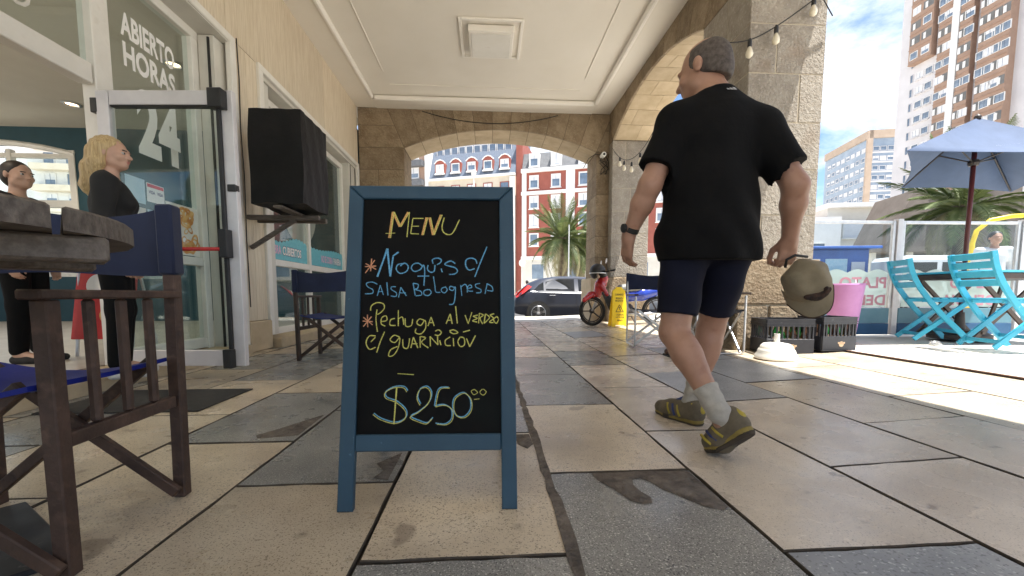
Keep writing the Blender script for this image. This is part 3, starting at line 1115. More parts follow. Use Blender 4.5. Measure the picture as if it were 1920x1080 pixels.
br.bar((-2.05, 4.15, 1.505), (-2.05, 4.85, 1.505), .09, .025, ch=.004)
br.bar((-2.58, 4.62, 1.15), (-2.10, 4.62, 1.455), .04, .04)
br.build('bracket', M['table_wood'], tv)

# ---- inside of the cafe
tag(MB().box((-7.5, 2.8, .05), (9.2, 11.6, .10)).build('shop_floor', M['shop_floor']), kind='structure')
tag(MB().box((-7.5, 2.8, 3.98), (9.26, 11.6, .2)).build('shop_ceiling', M['shop_white']), kind='structure')
# openings added in the unseen back and rear walls to brighten the cafe
q_ = MB()
q_.box((-12.1, 2.8, .5), (.2, 11.6, 1.0)).box((-12.1, 2.8, 3.74), (.2, 11.6, .52))
for yy in (-2.9, .0, 2.9, 5.8, 8.4):
    q_.box((-12.1, yy, 2.24), (.198, .25, 2.48))
tag(q_.build('shop_back_wall', M['shop_white']), kind='structure')
q_ = MB()
q_.box((-7.5, -3.0, .5), (9.0, .2, 1.0)).box((-7.5, -3.0, 3.74), (9.0, .2, .52))
for xx in (-11.9, -9.5, -7.2, -5.0, -3.1):
    q_.box((xx, -3.0, 2.24), (.25, .198, 2.48))
tag(q_.build('shop_rear_wall', M['shop_white']), kind='structure')
tag(MB().box((-7.0, 2.0, 4.75), (8.4, 15.2, .58)).build('shop_roof', M['mortar']), kind='structure')
aw = thing('arched_window_wall', 'dark teal cafe wall with a wide white framed arched window', 'wall', (-7, YE, .1))
WX0, WX1, WZ0, WZS, WZC = -11.3, -8.05, 1.0, 3.42, 3.64
wl = MB()
wl.box(((WX1 + XL) / 2 - .01, YE + .2, 2.0), (XL - WX1 - .02, .4, 4.0))
wl.box((-11.75, YE + .2, 2.0), (.9, .4, 4.0))
wl.box(((WX0 + WX1) / 2, YE + .2, .5), (WX1 - WX0, .4, 1.0))
hw, rise = (WX1 - WX0) / 2, WZC - WZS
Rr = (hw ** 2 + rise ** 2) / (2 * rise)
am = math.asin(hw / Rr)
arcp = arc_pts(((WX0 + WX1) / 2, WZC - Rr), Rr, -am, am, 12)
for q in range(12):
    p0, p1 = arcp[q], arcp[q + 1]
    wl.prism([p0, p1, (p1[0], 4.0), (p0[0], 4.0)], (0, YE, 0), (1, 0, 0), (0, 0, 1), (0, 1, 0), 0, .4)
wl.build('wall', M['teal'], aw)
fw_ = MB()
fo = [(p[0], YE + .02, p[1] - .05) for p in arcp]
fw_.tube(fo, .055, 6)
fw_.build('arch_frame', M['white_frame'], aw)
for xx, w in ((WX1 - .06, .12), (-9.25, .09), (-10.3, .09)):
    MB().box((xx, YE + .03, 2.2), (w, .10, 2.5), ch=.006).build('mullion', M['white_frame'], aw)
for zz in (2.42, 1.06):
    MB().box(((WX0 + WX1) / 2, YE + .035, zz), (WX1 - WX0, .09, .14), ch=.006).build('transom', M['white_frame'], aw)
MB().box(((WX0 + WX1) / 2, YE + .036, 3.34), (WX1 - WX0, .09, .08), ch=.006).build('transom', M['white_frame'], aw)
for xa, xb in ((-9.205, WX1 - .12), (-10.255, -9.295), (WX0, -10.345)):
    MB().box(((xa + xb) / 2, YE + .06, 2.2), (xb - xa, .006, 2.4)).build('pane', M['glass'], aw)
e_m, e_t, e_o = new_mat('lit downlight lens')
e_e = e_t.nodes.new('ShaderNodeEmission')
e_e.inputs[0].default_value = (1, .75, .45, 1)
e_e.inputs[1].default_value = 3.0
e_t.links.new(e_e.outputs[0], e_o.inputs[0])
for (lx, ly, lbl) in ((-7.05, 7.55, 'small lit downlight in the cafe ceiling near the arched window'), (-4.9, 1.9, 'small added downlight in the cafe ceiling inside the doorway'),
                      (-4.4, 6.2, 'small added downlight in the cafe ceiling behind the banner window'), (-7.05, 4.2, 'small added downlight in the middle of the cafe ceiling'),
                      (-4.4, .4, 'small added downlight in the cafe ceiling behind the round table')):
    dl = thing('downlight', lbl, 'lamp', (lx, ly, 3.87))  # all but the lamp near the arched window are added to brighten the cafe
    MB().lathe([(.13, 0), (.13, -.012), (.095, -.02), (.08, .0)], 20, (lx, ly, 3.878)).build('trim_ring', M['alu'], dl, smooth=30)
    MB().lathe([(.078, 0), (.06, -.006)], 16, (lx, ly, 3.876)).build('lens', e_m, dl)
    ld = bpy.data.lights.new('bulb', 'SPOT')
    ld.spot_size = R(125)
    ld.spot_blend = .6
    ld.energy = 45
    ld.color = (1, .86, .68)
    ld.shadow_soft_size = .06
    lo = bpy.data.objects.new('bulb', ld)
    COL.objects.link(lo)
    lo.parent = dl
    lo.location = (0, 0, -.10)
# a red poster stand just inside the door
rs_ = thing('poster_stand', 'red poster stand inside the cafe behind the open door', 'poster stand', (-3.35, 3.75, .10))
MB().box((-3.35, 3.75, .62), (.50, .02, .75), Matrix.Rotation(R(-10), 3, 'X'), ch=.004).build('panel', M['red_print'], rs_)
MB().lathe([(.10, 0), (.10, .002)], 20, (-3.38, 3.725, .72), (0, -1, .17)).build('plate_print', M['white'], rs_)
MB().lathe([(.07, 0), (.07, .002)], 20, (-3.30, 3.70, .46), (0, -1, .17)).build('plate_print', M['poster_food'], rs_)
for xx in (-3.58, -3.12):
    MB().tube([(xx, 3.70, .10), (xx, 3.80, 1.0)], .012, 8).build('leg', M['alu'], rs_)
    MB().tube([(xx, 3.98, .10), (xx, 3.80, 1.0)], .012, 8).build('leg', M['alu'], rs_)

# ================================================================== MENU BOARD
mb_ = thing('menu_board', 'blue framed chalkboard menu sign standing in the passage', 'menu board', (-.18, 1.25, 0))
W, HH = .533, 1.015
lean = math.atan2(.205, 1.0)
bo = Vector((-.445, 1.160, 0))
bu = Vector((1, -.030, 0)).normalized()
bv = Vector((0, math.sin(lean), math.cos(lean)))
bn_ = bu.cross(bv)            # towards the viewer: (1,0,0)x(0,s,c) = (0,-c,s)
mB = Matrix((bu, bv, bn_)).transposed()


def bp(a, b, c=0.0):
    return bo + bu * a + bv * b + bn_ * c


def bbox(name, a0, a1, b0, b1, c0, c1, m, par=None, ch=.003):
    return MB().box(bp((a0 + a1) / 2, (b0 + b1) / 2, (c0 + c1) / 2), (a1 - a0, b1 - b0, c1 - c0), mB, ch).build(name, m, par or mb_)


T = .046


def mitre(name, pts):
    MB().prism(pts, bo, bu, bv, bn_, -.022, 0.0, ch=.003).build(name, M['board_blue'], mb_)


mitre('stile', [(0, 0), (T, 0), (T, HH - T), (0, HH)])
mitre('stile', [(W - T, 0), (W, 0), (W, HH), (W - T, HH - T)])
mitre('top_rail', [(0.0015, HH), (T + .0005, HH - T + .0015), (W - T - .0005, HH - T + .0015), (W - .0015, HH)])
bbox('bottom_rail', T + .0008, W - T - .0008, .172, .222, -.021, -.001, M['board_blue'])
bbox('slate_panel', T - .004, W - T + .004, .219, HH - T + .004, -.016, -.010, M['slate'], ch=0)
for a in (.02, W - .02):
    MB().box(bp(a, .004, -.011), (.036, .010, .020), mB, .002).build('foot_pad', M['black_rubber'], mb_)
# rear leg frame
ro = bp(0, HH - .02, -.03)
for a in (.025, W - .025):
    p0 = ro + bu * a
    MB().bar(p0, Vector((p0.x, p0.y + .24, .006)), .04, .022, up=(0, 1, 0), ch=.003).build('rear_leg', M['board_blue'], mb_)
p0 = ro + bu * .045 + Vector((0, .19, -.79))
MB().bar(p0, p0 + bu * (W - .09), .022, .045, ch=.003).build('rear_rail', M['board_blue'], mb_)
for a in (.09, W - .09):
    MB().box(bp(a, HH - .01, -.026), (.05, .03, .012), mB, .002).build('hinge', M['steel_dark'], mb_)

# chalk lettering: strokes sketched in two drawing sheets (A upper half, B lower half), mapped onto the slate


def sheetA(x, y):     # sheet A is 1473 x 1080 over picture units (660..960, 380..600)
    return 660 + x * 300 / 1473., 380 + y * 220 / 1080.


def sheetB(x, y):
    return 660 + x * .25, 580 + y * .25


def slate_uv(px, py):
    """sketch units to slate: left/right stile edges and top/bottom of the drawn panel"""
    t = (py - 372) / (832 - 372)
    xl = 684 + (670 - 684) * t
    xr = 931 + (936 - 931) * t
    a = (px - xl) / (xr - xl)
    # rows lower on the leaning board are drawn larger
    w0, w1 = 1 / (931. - 684), 1 / (936. - 670)
    b = t * w1 / (w0 + (w1 - w0) * t) if True else t
    return T + a * (W - 2 * T), (HH - T) + b * (.222 - (HH - T))


def smooth_path(pts, n=5):
    if len(pts) < 3:
        return pts
    out = []
    P_ = [pts[0]] + pts + [pts[-1]]
    for i in range(1, len(P_) - 2):
        p0, p1, p2, p3 = P_[i - 1], P_[i], P_[i + 1], P_[i + 2]
        for k in range(n):
            t = k / n
            out.append(tuple(.5 * ((2 * p1[d]) + (-p0[d] + p2[d]) * t + (2 * p0[d] - 5 * p1[d] + 4 * p2[d] - p3[d]) * t * t + (-p0[d] + 3 * p1[d] - 3 * p2[d] + p3[d]) * t ** 3) for d in (0, 1)))
    out.append(pts[-1])
    return out


rc = random.Random(9)
LAYER = [0]


def chalk(strokes, sheet, m, w, smooth=True):
    b = MB()
    for st in strokes:
        sm = smooth and len(st) > 2
        p = smooth_path(st) if sm else st
        p = [slate_uv(*sheet(*q)) for q in p]
        n = len(p)
        LAYER[0] += 1
        c = -.0092 + (LAYER[0] % 40) * .00002
        vs, fs = [], []
        for i, q in enumerate(p):
            q0, q1 = p[max(i - 1, 0)], p[min(i + 1, n - 1)]
            dx, dy = q1[0] - q0[0], q1[1] - q0[1]
            l = math.hypot(dx, dy) or 1e-6
            ww = w * rc.uniform(.40, .58)
            nx_, ny_ = -dy / l * ww, dx / l * ww
            vs += [bp(q[0] + nx_, q[1] + ny_, c), bp(q[0] - nx_, q[1] - ny_, c)]
            if i:
                fs.append((2 * i - 2, 2 * i - 1, 2 * i + 1, 2 * i))
        b.add(vs, fs)
    b.build('chalk_lettering', m, mb_)


Ms = [[(378, 90), (345, 372)], [(378, 90), (440, 250)], [(440, 250), (515, 92)], [(515, 92), (492, 362)]]
Es = [[(545, 165), (525, 325)], [(545, 160), (640, 160)], [(540, 245), (600, 245)], [(525, 325), (598, 328)]]
Ns = [[(680, 150), (640, 340)], [(705, 150), (738, 338)], [(738, 338), (808, 120)]]
Us = [[(835, 150), (815, 250), (830, 310), (880, 335), (920, 300), (972, 172)]]
chalk([[(x - 4, y) for x, y in s] for s in Ms[:3]], sheetA, M['chalk_orange'], .0068)
chalk([[(x - 4, y) for x, y in s] for s in Ns[:1]], sheetA, M['chalk_orange'], .0068)
chalk([[(x - 4, y) for x, y in s] for s in Ns[1:]], sheetA, M['chalk_orange'], .0068)
chalk([[(x + 8, y) for x, y in s] for s in Ms + Es + Ns], sheetA, M['chalk_yellow'], .0030)
chalk(Us, sheetA, M['chalk_yellow'], .0036)
chalk([[(310, 325), (395, 320)]], sheetA, M['chalk_yellow'], .0025)
chalk([[(185, 590), (175, 718)], [(130, 640), (225, 700)], [(213, 605), (128, 738)], [(125, 672), (225, 665)]], sheetA, M['chalk_pink'], .0034)
chalk([[(325, 485), (285, 620), (235, 775)], [(325, 485), (350, 770)], [(350, 770), (378, 560), (425, 520)]], sheetA, M['chalk_blue'], .0058, smooth=False)
chalk([[(470, 640), (420, 650), (405, 700), (440, 740), (495, 720), (512, 670), (480, 635), (440, 665)],
       [(640, 665), (600, 635), (555, 650), (540, 690), (570, 720), (620, 700), (648, 655), (660, 720), (652, 865)], [(595, 768), (700, 766)],
       [(690, 655), (685, 700), (715, 728), (745, 715), (752, 655)], [(735, 640), (730, 600), (770, 582), (808, 598), (800, 630), (770, 650)], [(808, 690), (818, 728)],
       [(935, 640), (895, 612), (848, 635), (850, 655), (930, 680), (955, 715), (930, 745), (878, 750)],
       [(1110, 690), (1060, 705), (1030, 660), (1035, 600), (1080, 582), (1120, 600), (1130, 640)], [(1222, 462), (1165, 620), (1112, 775)]], sheetA, M['chalk_blue'], .0038)
chalk([[(235, 850), (190, 828), (140, 840), (150, 875), (195, 905), (190, 940), (125, 945)],
       [(262, 860), (235, 965)], [(262, 860), (290, 955)], [(245, 925), (285, 920)], [(320, 830), (330, 960)],
       [(400, 875), (365, 875), (360, 900), (405, 935), (400, 970), (355, 965)], [(445, 880), (425, 980)], [(445, 880), (495, 965)], [(430, 935), (490, 935)],
       [(555, 840), (575, 960)], [(555, 840), (600, 850), (595, 890), (570, 900), (625, 920), (630, 955), (580, 965)],
       [(690, 900), (655, 915), (655, 950), (690, 962), (718, 935), (705, 905), (680, 905)], [(738, 770), (752, 870), (760, 925), (800, 930)],
       [(850, 875), (815, 890), (812, 920), (840, 935), (862, 905), (845, 872)], [(925, 880), (890, 870), (885, 900), (915, 910), (935, 875), (935, 960), (920, 1040), (880, 1050)],
       [(985, 860), (995, 965)], [(985, 880), (1020, 850), (1040, 870), (1045, 930)], [(1050, 890), (1085, 880), (1070, 855), (1045, 880), (1055, 915), (1095, 918)],
       [(1160, 840), (1120, 850), (1125, 880), (1165, 900), (1165, 930), (1125, 935)], [(1225, 840), (1205, 945)], [(1225, 845), (1265, 870), (1275, 915), (1225, 910)]], sheetA, M['chalk_blue'], .0030)
chalk([[(120, 135), (122, 232)], [(90, 155), (158, 215)], [(150, 150), (90, 228)], [(85, 185), (158, 190)]], sheetB, M['chalk_pink'], .0036)
chalk([[(143, 103), (150, 65), (190, 40), (235, 50), (242, 85), (215, 120), (190, 135)], [(190, 95), (182, 170), (193, 268)], [(215, 190), (260, 180), (255, 145), (225, 160), (220, 205), (250, 225)],
       [(320, 165), (290, 175), (285, 215), (325, 220)], [(345, 100), (345, 225)], [(345, 170), (375, 155), (385, 215)], [(395, 165), (400, 225), (440, 220), (450, 170)],
       [(535, 180), (500, 170), (480, 200), (510, 220), (540, 180), (545, 240), (510, 285), (470, 275), (475, 245)], [(585, 155), (562, 225)], [(585, 155), (608, 225)], [(570, 198), (605, 198)],
       [(725, 130), (695, 208)], [(725, 130), (740, 208)], [(705, 180), (740, 180)], [(765, 70), (778, 205)],
       [(835, 140), (858, 208)], [(858, 208), (885, 118)], [(930, 140), (895, 150), (925, 165), (890, 185), (925, 195)], [(940, 125), (935, 205)], [(940, 125), (970, 140), (945, 165), (965, 210)],
       [(985, 130), (975, 205)], [(985, 130), (1015, 160), (975, 205)], [(1050, 130), (1020, 140), (1045, 165), (1015, 195), (1045, 200)], [(1070, 150), (1045, 175), (1065, 205), (1082, 175), (1070, 150)]],
      sheetB, M['chalk_yellow'], .0034)
chalk([[(180, 300), (135, 300), (110, 350), (135, 400), (180, 385)], [(145, 345), (178, 310)], [(245, 268), (215, 340), (188, 425)],
       [(355, 310), (315, 295), (285, 330), (320, 350), (355, 315), (345, 390), (310, 445), (275, 450), (290, 405), (340, 380)],
       [(378, 325), (382, 385), (415, 390), (428, 320)], [(455, 310), (437, 392)], [(455, 310), (488, 392)], [(445, 360), (485, 360)], [(505, 305), (505, 390)], [(505, 305), (545, 315), (515, 350), (565, 392)],
       [(580, 380), (578, 305)], [(578, 305), (635, 370)], [(635, 370), (632, 305)], [(648, 335), (658, 372)], [(615, 265), (640, 255), (660, 275), (640, 298), (612, 292)],
       [(725, 310), (690, 335), (695, 372), (730, 375)], [(748, 318), (752, 380)], [(720, 262), (750, 255), (782, 275), (750, 285), (722, 268)],
       [(800, 310), (782, 345), (800, 382), (830, 370), (828, 320), (800, 310)], [(820, 272), (870, 258)], [(845, 320), (870, 385)], [(870, 385), (912, 298)]], sheetB, M['chalk_yellow'], .0034)
dol = [[(415, 705), (390, 675), (320, 675), (258, 710), (265, 750), (340, 780), (405, 840), (400, 895), (330, 925), (230, 900), (170, 862)]]
two = [[(512, 800), (490, 750), (510, 690), (560, 675), (592, 720), (570, 790), (500, 850), (440, 885), (500, 915), (560, 930), (600, 895)]]
five = [[(715, 682), (640, 695), (612, 815)], [(612, 815), (680, 805), (735, 840), (735, 905), (690, 940), (620, 935)]]
zero = [[(800, 725), (755, 760), (745, 830), (775, 885), (830, 890), (875, 840), (872, 765), (830, 722), (795, 728)]]
chalk(dol + two + five + zero, sheetB, M['chalk_blue'], .0034)
chalk([[(x - 7, y + 10) for x, y in s] for s in dol + two] + [[(x + 9, y + 7) for x, y in s] for s in five + zero], sheetB, M['chalk_yellow'], .0026)
chalk([[(335, 680), (315, 940)]], sheetB, M['chalk_yellow'], .0042)
chalk([[(905, 700), (882, 712), (900, 738), (928, 722), (905, 700)], [(965, 698), (945, 720), (970, 742), (992, 718), (970, 698)], [(902, 772), (942, 768)], [(340, 582), (460, 590)]], sheetB, M['chalk_yellow'], .0022)

# ================================================================== DIRECTOR CHAIRS
def canvas_back(x0, x1, y, z0, z1, sag, wrap, thick=.004):
    """canvas band between two posts, sagging towards +y, with hollow waves"""
    b = MB()
    nx_, nz_ = 14, 6
    vs = []
    for s in (0, 1):
        for i in range(nx_ + 1):
            t = i / nx_
            for j in range(nz_ + 1):
                w = j / nz_
                yy = y + sag * math.sin(math.pi * t) * (.6 + .4 * w) + .006 * math.sin(9 * t + 5 * w) + s * thick
                zz = z0 + (z1 - z0) * w - (.035 * math.sin(math.pi * t)) * (w * 1.1 - .1) + .005 * math.sin(6 * t)
                vs.append((x0 + (x1 - x0) * t, yy, zz))
    st = (nx_ + 1) * (nz_ + 1)
    fs = []
    for i in range(nx_):
        for j in range(nz_):
            a = i * (nz_ + 1) + j
            fs.append((a, a + 1, a + nz_ + 2, a + nz_ + 1))
            fs.append((st + a, st + a + nz_ + 1, st + a + nz_ + 2, st + a + 1))
    for i in range(nx_):
        for j in (0, nz_):
            a = i * (nz_ + 1) + j
            c = a + nz_ + 1
            fs.append((a, c, st + c, st + a))
    b.add(vs, fs)
    for xx in (x0, x1):
        b.box((xx, y, (z0 + z1) / 2), (wrap, wrap, z1 - z0), ch=.006)
    return b


def director_chair(label, loc, rz, w=.50, d=.36, wood='rust_wood', seat='blue_seat', post=.034, top=.90, group=None, cat='chair', arm_z=.64):
    t = thing('director_chair', label, cat, loc, rz, group)
    m = M[wood]
    hw_, hd = w / 2, d / 2
    kw = dict(world=False)
    for sx in (-1, 1):
        MB().bar((sx * hw_, -hd, 0), (sx * hw_, -hd, arm_z - .012), post, post, up=(0, 1, 0), ch=.003).build('leg', m, t, **kw)
        MB().bar((sx * hw_, hd, 0), (sx * hw_, hd + .02, top), post, post, up=(0, 1, 0), ch=.003).build('leg', m, t, **kw)
        MB().box((sx * hw_, -.01, arm_z), (.05, d + .05, .022), ch=.004).build('armrest', m, t, **kw)
        MB().bar((sx * hw_, -hd + post / 2, .31), (sx * hw_, hd - post / 2, .31), .026, .034, ch=.003).build('side_rail', m, t, **kw)
        for q in (.27, .52, .76):
            yy = -hd + d * q
            MB().bar((sx * hw_, yy, .327), (sx * hw_, yy, arm_z - .011), .022, .022, up=(0, 1, 0), ch=.006).build('spindle', m, t, **kw)
    for yy in (-hd - .03, hd - .035):
        for q, sg in ((0, -1), (1, 1)):
            MB().bar((sg * (hw_ - .05), yy + .022 * q, .44), (-sg * (hw_ + .01), yy + .022 * q, .025), .020, .032, up=(0, 0, 1), ch=.003).build('cross_bar', m, t, **kw)
    # seat: sagging sling
    b = MB()
    n = 10
    vs, fs = [], []
    for s in (0, -.012):
        for i in range(n + 1):
            u = i / n
            zz = .445 - .035 * math.sin(math.pi * u) + s
            for v in (0, .25, .5, .75, 1):
                vs.append((-hw_ + .02 + (w - .04) * u, -hd - .03 + (d + .03) * v, zz - .006 * math.sin(math.pi * v)))
    st = (n + 1) * 5
    for i in range(n):
        for j in range(4):
            a = i * 5 + j
            fs += [(a, a + 5, a + 6, a + 1), (st + a, st + a + 1, st + a + 6, st + a + 5)]
        for j in (0, 4):
            a = i * 5 + j
            fs.append((a, a + 5, st + a + 5, st + a))
    for i in (0, n):
        for j in range(4):
            a = i * 5 + j
            fs.append((a, a + 1, st + a + 1, st + a))
    b.add(vs, fs)
    b.build('seat', M[seat], t, smooth=40, **kw)
    canvas_back(-hw_, hw_, hd + .015, top - .20, top + .012, .035, post + .014).build('canvas_back', M['navy'], t, smooth=40, **kw)
    return t


director_chair('rusty brown wooden chair with navy canvas back beside the round plank table', (-1.225, 1.10, 0), R(3), w=.52, d=.37)
M['navy_bright'] = mat('worn blue canvas', (.012, .022, .10), (.02, .035, .15), 5, rough=.8, bump=.3, bscale=300, bdist=.002)
ch2 = director_chair('dark wooden armchair with blue canvas standing by the banner window', (-1.53, 4.18, 0), R(178), w=.56, d=.46, wood='dark_wood', seat='navy_bright', top=.86, arm_z=.62)
ch3 = director_chair('dark canvas chair half hidden behind the menu board by the window', (-1.36, 5.35, 0), R(184), w=.54, d=.44, wood='dark_wood', seat='navy_bright', top=.86, arm_z=.62)


def alu_chair(label, loc, rz):
    """folding director's chair of bent aluminium tube with navy canvas"""
    t = thing('folding_chair', label, 'chair', loc, rz)
    kw = dict(world=False, smooth=40)
    a = M['alu']
    w, d = .27, .22
    for sx in (-1, 1):
        MB().tube([(sx * w, -d, .58), (sx * w, -d, .03), (sx * w, -d + .03, .012), (sx * w, d - .03, .012), (sx * w, d, .03), (sx * w, d, .60), (sx * w, d + .03, .86)], .011, 8).build('side_frame', a, t, **kw)
        MB().box((sx * w, -.01, .60), (.045, d * 2 + .06, .022), ch=.005).build('armrest', M['dark_wood'], t, world=False)
    for yy in (-d + .02, d - .05):
        MB().bar((-w + .03, yy, .43), (w, yy, .03), .012, .026, ch=.002).build('cross_bar', a, t, world=False)
        MB().bar((w - .03, yy + .016, .43), (-w, yy + .016, .03), .012, .026, ch=.002).build('cross_bar', a, t, world=False)
    b = MB()
    vs, fs = [], []
    n = 10
    for s in (0, -.01):
        for i in range(n + 1):
            u = i / n
            for v in (0, .5, 1):
                vs.append((-w + .02 + (2 * w - .04) * u, -d + 2 * d * v, .445 - .04 * math.sin(math.pi * u) + s))
    st = (n + 1) * 3
    for i in range(n):
        for j in range(2):
            q = i * 3 + j
            fs += [(q, q + 3, q + 4, q + 1), (st + q, st + q + 1, st + q + 4, st + q + 3)]
        for j in (0, 2):
            q = i * 3 + j
            fs.append((q, q + 3, st + q + 3, st + q))
    b.add(vs, fs)
    b.build('seat', M['navy'], t, **kw)
    canvas_back(-w, w, d + .025, .66, .87, .03, .032).build('canvas_back', M['navy'], t, **kw)
    return t


alc = alu_chair('aluminium folding chair with printed navy back against the stone pillar', (2.33, 4.02, .05), R(78))
text_obj('lettering', 'Quilmes', M['white'], None, (0, 0, 0), (1, 0, 0), (0, 0, 1), (0, -1, 0), .05, .24, bold=.02, lift=.0, shear=.3)
lq = COL.objects[-1]
lq.parent = alc
lq.location = (-.12, .012, .75)
lq.name = 'lettering'
alu_chair('aluminium folding chair with navy canvas facing away beside the walking man', (1.98, 4.62, .035), R(-8))

# ================================================================== ROUND PLANK TABLE
tb = thing('round_table', 'round table of thick weathered grey planks beside the rusty chair', 'table', (-.91, .55, 0))
TC, TR = Vector((-.915, .555, 0)), .355
ang = R(135)
tu = Vector((math.cos(ang), math.sin(ang), 0))
tn = Vector((-math.sin(ang), math.cos(ang), 0))
wid = .104
for i in range(-3, 4):
    lo_, hi_ = i * wid - wid / 2 + .005, i * wid + wid / 2 - .005
    if abs(lo_) > TR and abs(hi_) > TR:
        continue
    pts = []
    n = 8
    lo2, hi2 = max(lo_, -TR + .004), min(hi_, TR - .004)
    for k in range(n + 1):
        q = lo2 + (hi2 - lo2) * k / n
        pts.append((math.sqrt(max(TR ** 2 - q * q, 0)), q))
    for k in range(n, -1, -1):
        q = lo2 + (hi2 - lo2) * k / n
        pts.append((-math.sqrt(max(TR ** 2 - q * q, 0)), q))
    MB().prism(pts, TC, tu, tn, (0, 0, 1), .725, .758, ch=.004).build('plank', M['table_wood'], tb)
for s in (-.16, .16):
    MB().bar(TC + tu * s - tn * .31 + Vector((0, 0, .705)), TC + tu * s + tn * .31 + Vector((0, 0, .705)), .075, .036, ch=.004).build('batten', M['table_wood'], tb)
MB().bar(TC - tu * .28 + Vector((0, 0, .665)), TC + tu * .28 + Vector((0, 0, .665)), .08, .04, ch=.004).build('batten', M['red_wood'], tb)
MB().bar(TC - tn * .05 + tu * .1 + Vector((0, 0, .66)), TC + tn * .30 + tu * .1 + Vector((0, 0, .66)), .07, .04, ch=.004).build('batten', M['red_wood'], tb)
MB().tube([TC + Vector((0, 0, .02)), TC + Vector((0, 0, .65))], .03, 12).build('pedestal', M['steel_dark'], tb, smooth=True)
MB().lathe([(.22, 0), (.22, .012), (.06, .03)], 24, TC).build('base', M['steel_dark'], tb, smooth=40)
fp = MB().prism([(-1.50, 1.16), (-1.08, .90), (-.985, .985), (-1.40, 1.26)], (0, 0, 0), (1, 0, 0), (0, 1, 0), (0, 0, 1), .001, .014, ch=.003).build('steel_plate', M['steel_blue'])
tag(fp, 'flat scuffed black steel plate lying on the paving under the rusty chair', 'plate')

# ================================================================== TERRACE FURNITURE
TZ = .14
def folding_wood_chair(label, loc, rz):
    t = thing('slatted_chair', label, 'chair', loc, rz, 'turquoise slatted folding chairs on the terrace')
    m = M['turquoise']
    kw = dict(world=False)
    hw_ = .20
    prof = [(-.13, .88), (-.105, .76), (-.05, .62), (.045, .46), (.16, .30), (.30, .14), (.415, 0)]

    def sweep(pr, y, wy, dx):
        b = MB()
        vs, fs = [], []
        n = len(pr)
        for i, (px, pz) in enumerate(pr):
            q0, q1 = pr[max(i - 1, 0)], pr[min(i + 1, n - 1)]
            tx, tz = q1[0] - q0[0], q1[1] - q0[1]
            l = math.hypot(tx, tz)
            nx_, nz_ = -tz / l * dx, tx / l * dx
            for s, yy in ((1, -wy), (1, wy), (-1, wy), (-1, -wy)):
                vs.append((px + nx_ * s, y + yy, max(pz + nz_ * s, 0.0)))
            if i:
                for j in range(4):
                    a, c = (i - 1) * 4 + j, (i - 1) * 4 + (j + 1) % 4
                    fs.append((a, c, c + 4, a + 4))
        fs += [(0, 1, 2, 3), (4 * n - 1, 4 * n - 2, 4 * n - 3, 4 * n - 4)]
        return b.add(vs, fs)
    for sy in (-1, 1):
        sweep(smooth_path(prof, 4), sy * hw_, .013, .022).build('back_leg', m, t, **kw)
        MB().bar((.39, sy * (hw_ - .032), .425), (-.03, sy * (hw_ - .032), .022), .022, .045, ch=.003).build('front_leg', m, t, **kw)
        MB().bar((.03, sy * (hw_ - .06), .435), (.42, sy * (hw_ - .06), .435), .022, .032, ch=.003).build('seat_rail', m, t, **kw)
    for z in (.845, .765, .685, .605):
        x_ = np.interp(z, [p[1] for p in prof[::-1]], [p[0] for p in prof[::-1]])
        MB().box((x_, 0, z), (.016, 2 * hw_ - .027, .062), Matrix.Rotation(R(-16), 3, 'Y'), ch=.003).build('back_slat', m, t, **kw)
    for q in range(6):
        MB().box((.06 + q * .068, 0, .459), (.056, 2 * hw_ - .05, .015), ch=.003).build('seat_slat', m, t, **kw)
    MB().bar((.03, -hw_ + .044, .075), (.03, hw_ - .044, .075), .018, .035, ch=.002).build('stretcher', m, t, **kw)
    MB().bar((.33, -hw_ + .014, .11), (.33, hw_ - .014, .11), .018, .035, ch=.002).build('stretcher', m, t, **kw)
    return t


sc1 = folding_wood_chair('turquoise slatted folding chair turned towards the glass windbreak', (4.66, 4.13, TZ), R(-24))
sc2 = folding_wood_chair('turquoise slatted folding chair beside the parasol table', (4.585, 3.43, TZ), R(-12))
sc3 = folding_wood_chair('turquoise slatted folding chair on the far side of the parasol table', (6.9, 4.1, TZ), R(178))

tt = thing('terrace_table', 'dark folding table with turquoise edged top under the blue parasol', 'table', (5.6, 4.1, TZ))
MB().box((5.57, 4.10, TZ + .735), (1.25, .72, .022), ch=.004).build('table_top', M['turquoise'], tt)
MB().box((5.57, 4.10, TZ + .69), (1.21, .68, .06), ch=.004).build('apron', M['dark_wood'], tt)
for y_ in (3.82, 4.38):
    for xa, xb in ((5.05, 5.75), (5.75, 5.05)):
        MB().bar((xa, y_ + (.02 if xa < xb else 0), TZ + .02), (xb, y_ + (.02 if xa < xb else 0), TZ + .66), .022, .045, ch=.003).build('leg', M['dark_wood'], tt)
    MB().bar((5.9, y_, TZ + .02), (6.1, y_, TZ + .66), .022, .045, ch=.003).build('leg', M['dark_wood'], tt)
MB().bar((5.15, 3.82, TZ + .10), (5.15, 4.38, TZ + .10), .03, .03).build('stretcher', M['dark_wood'], tt)

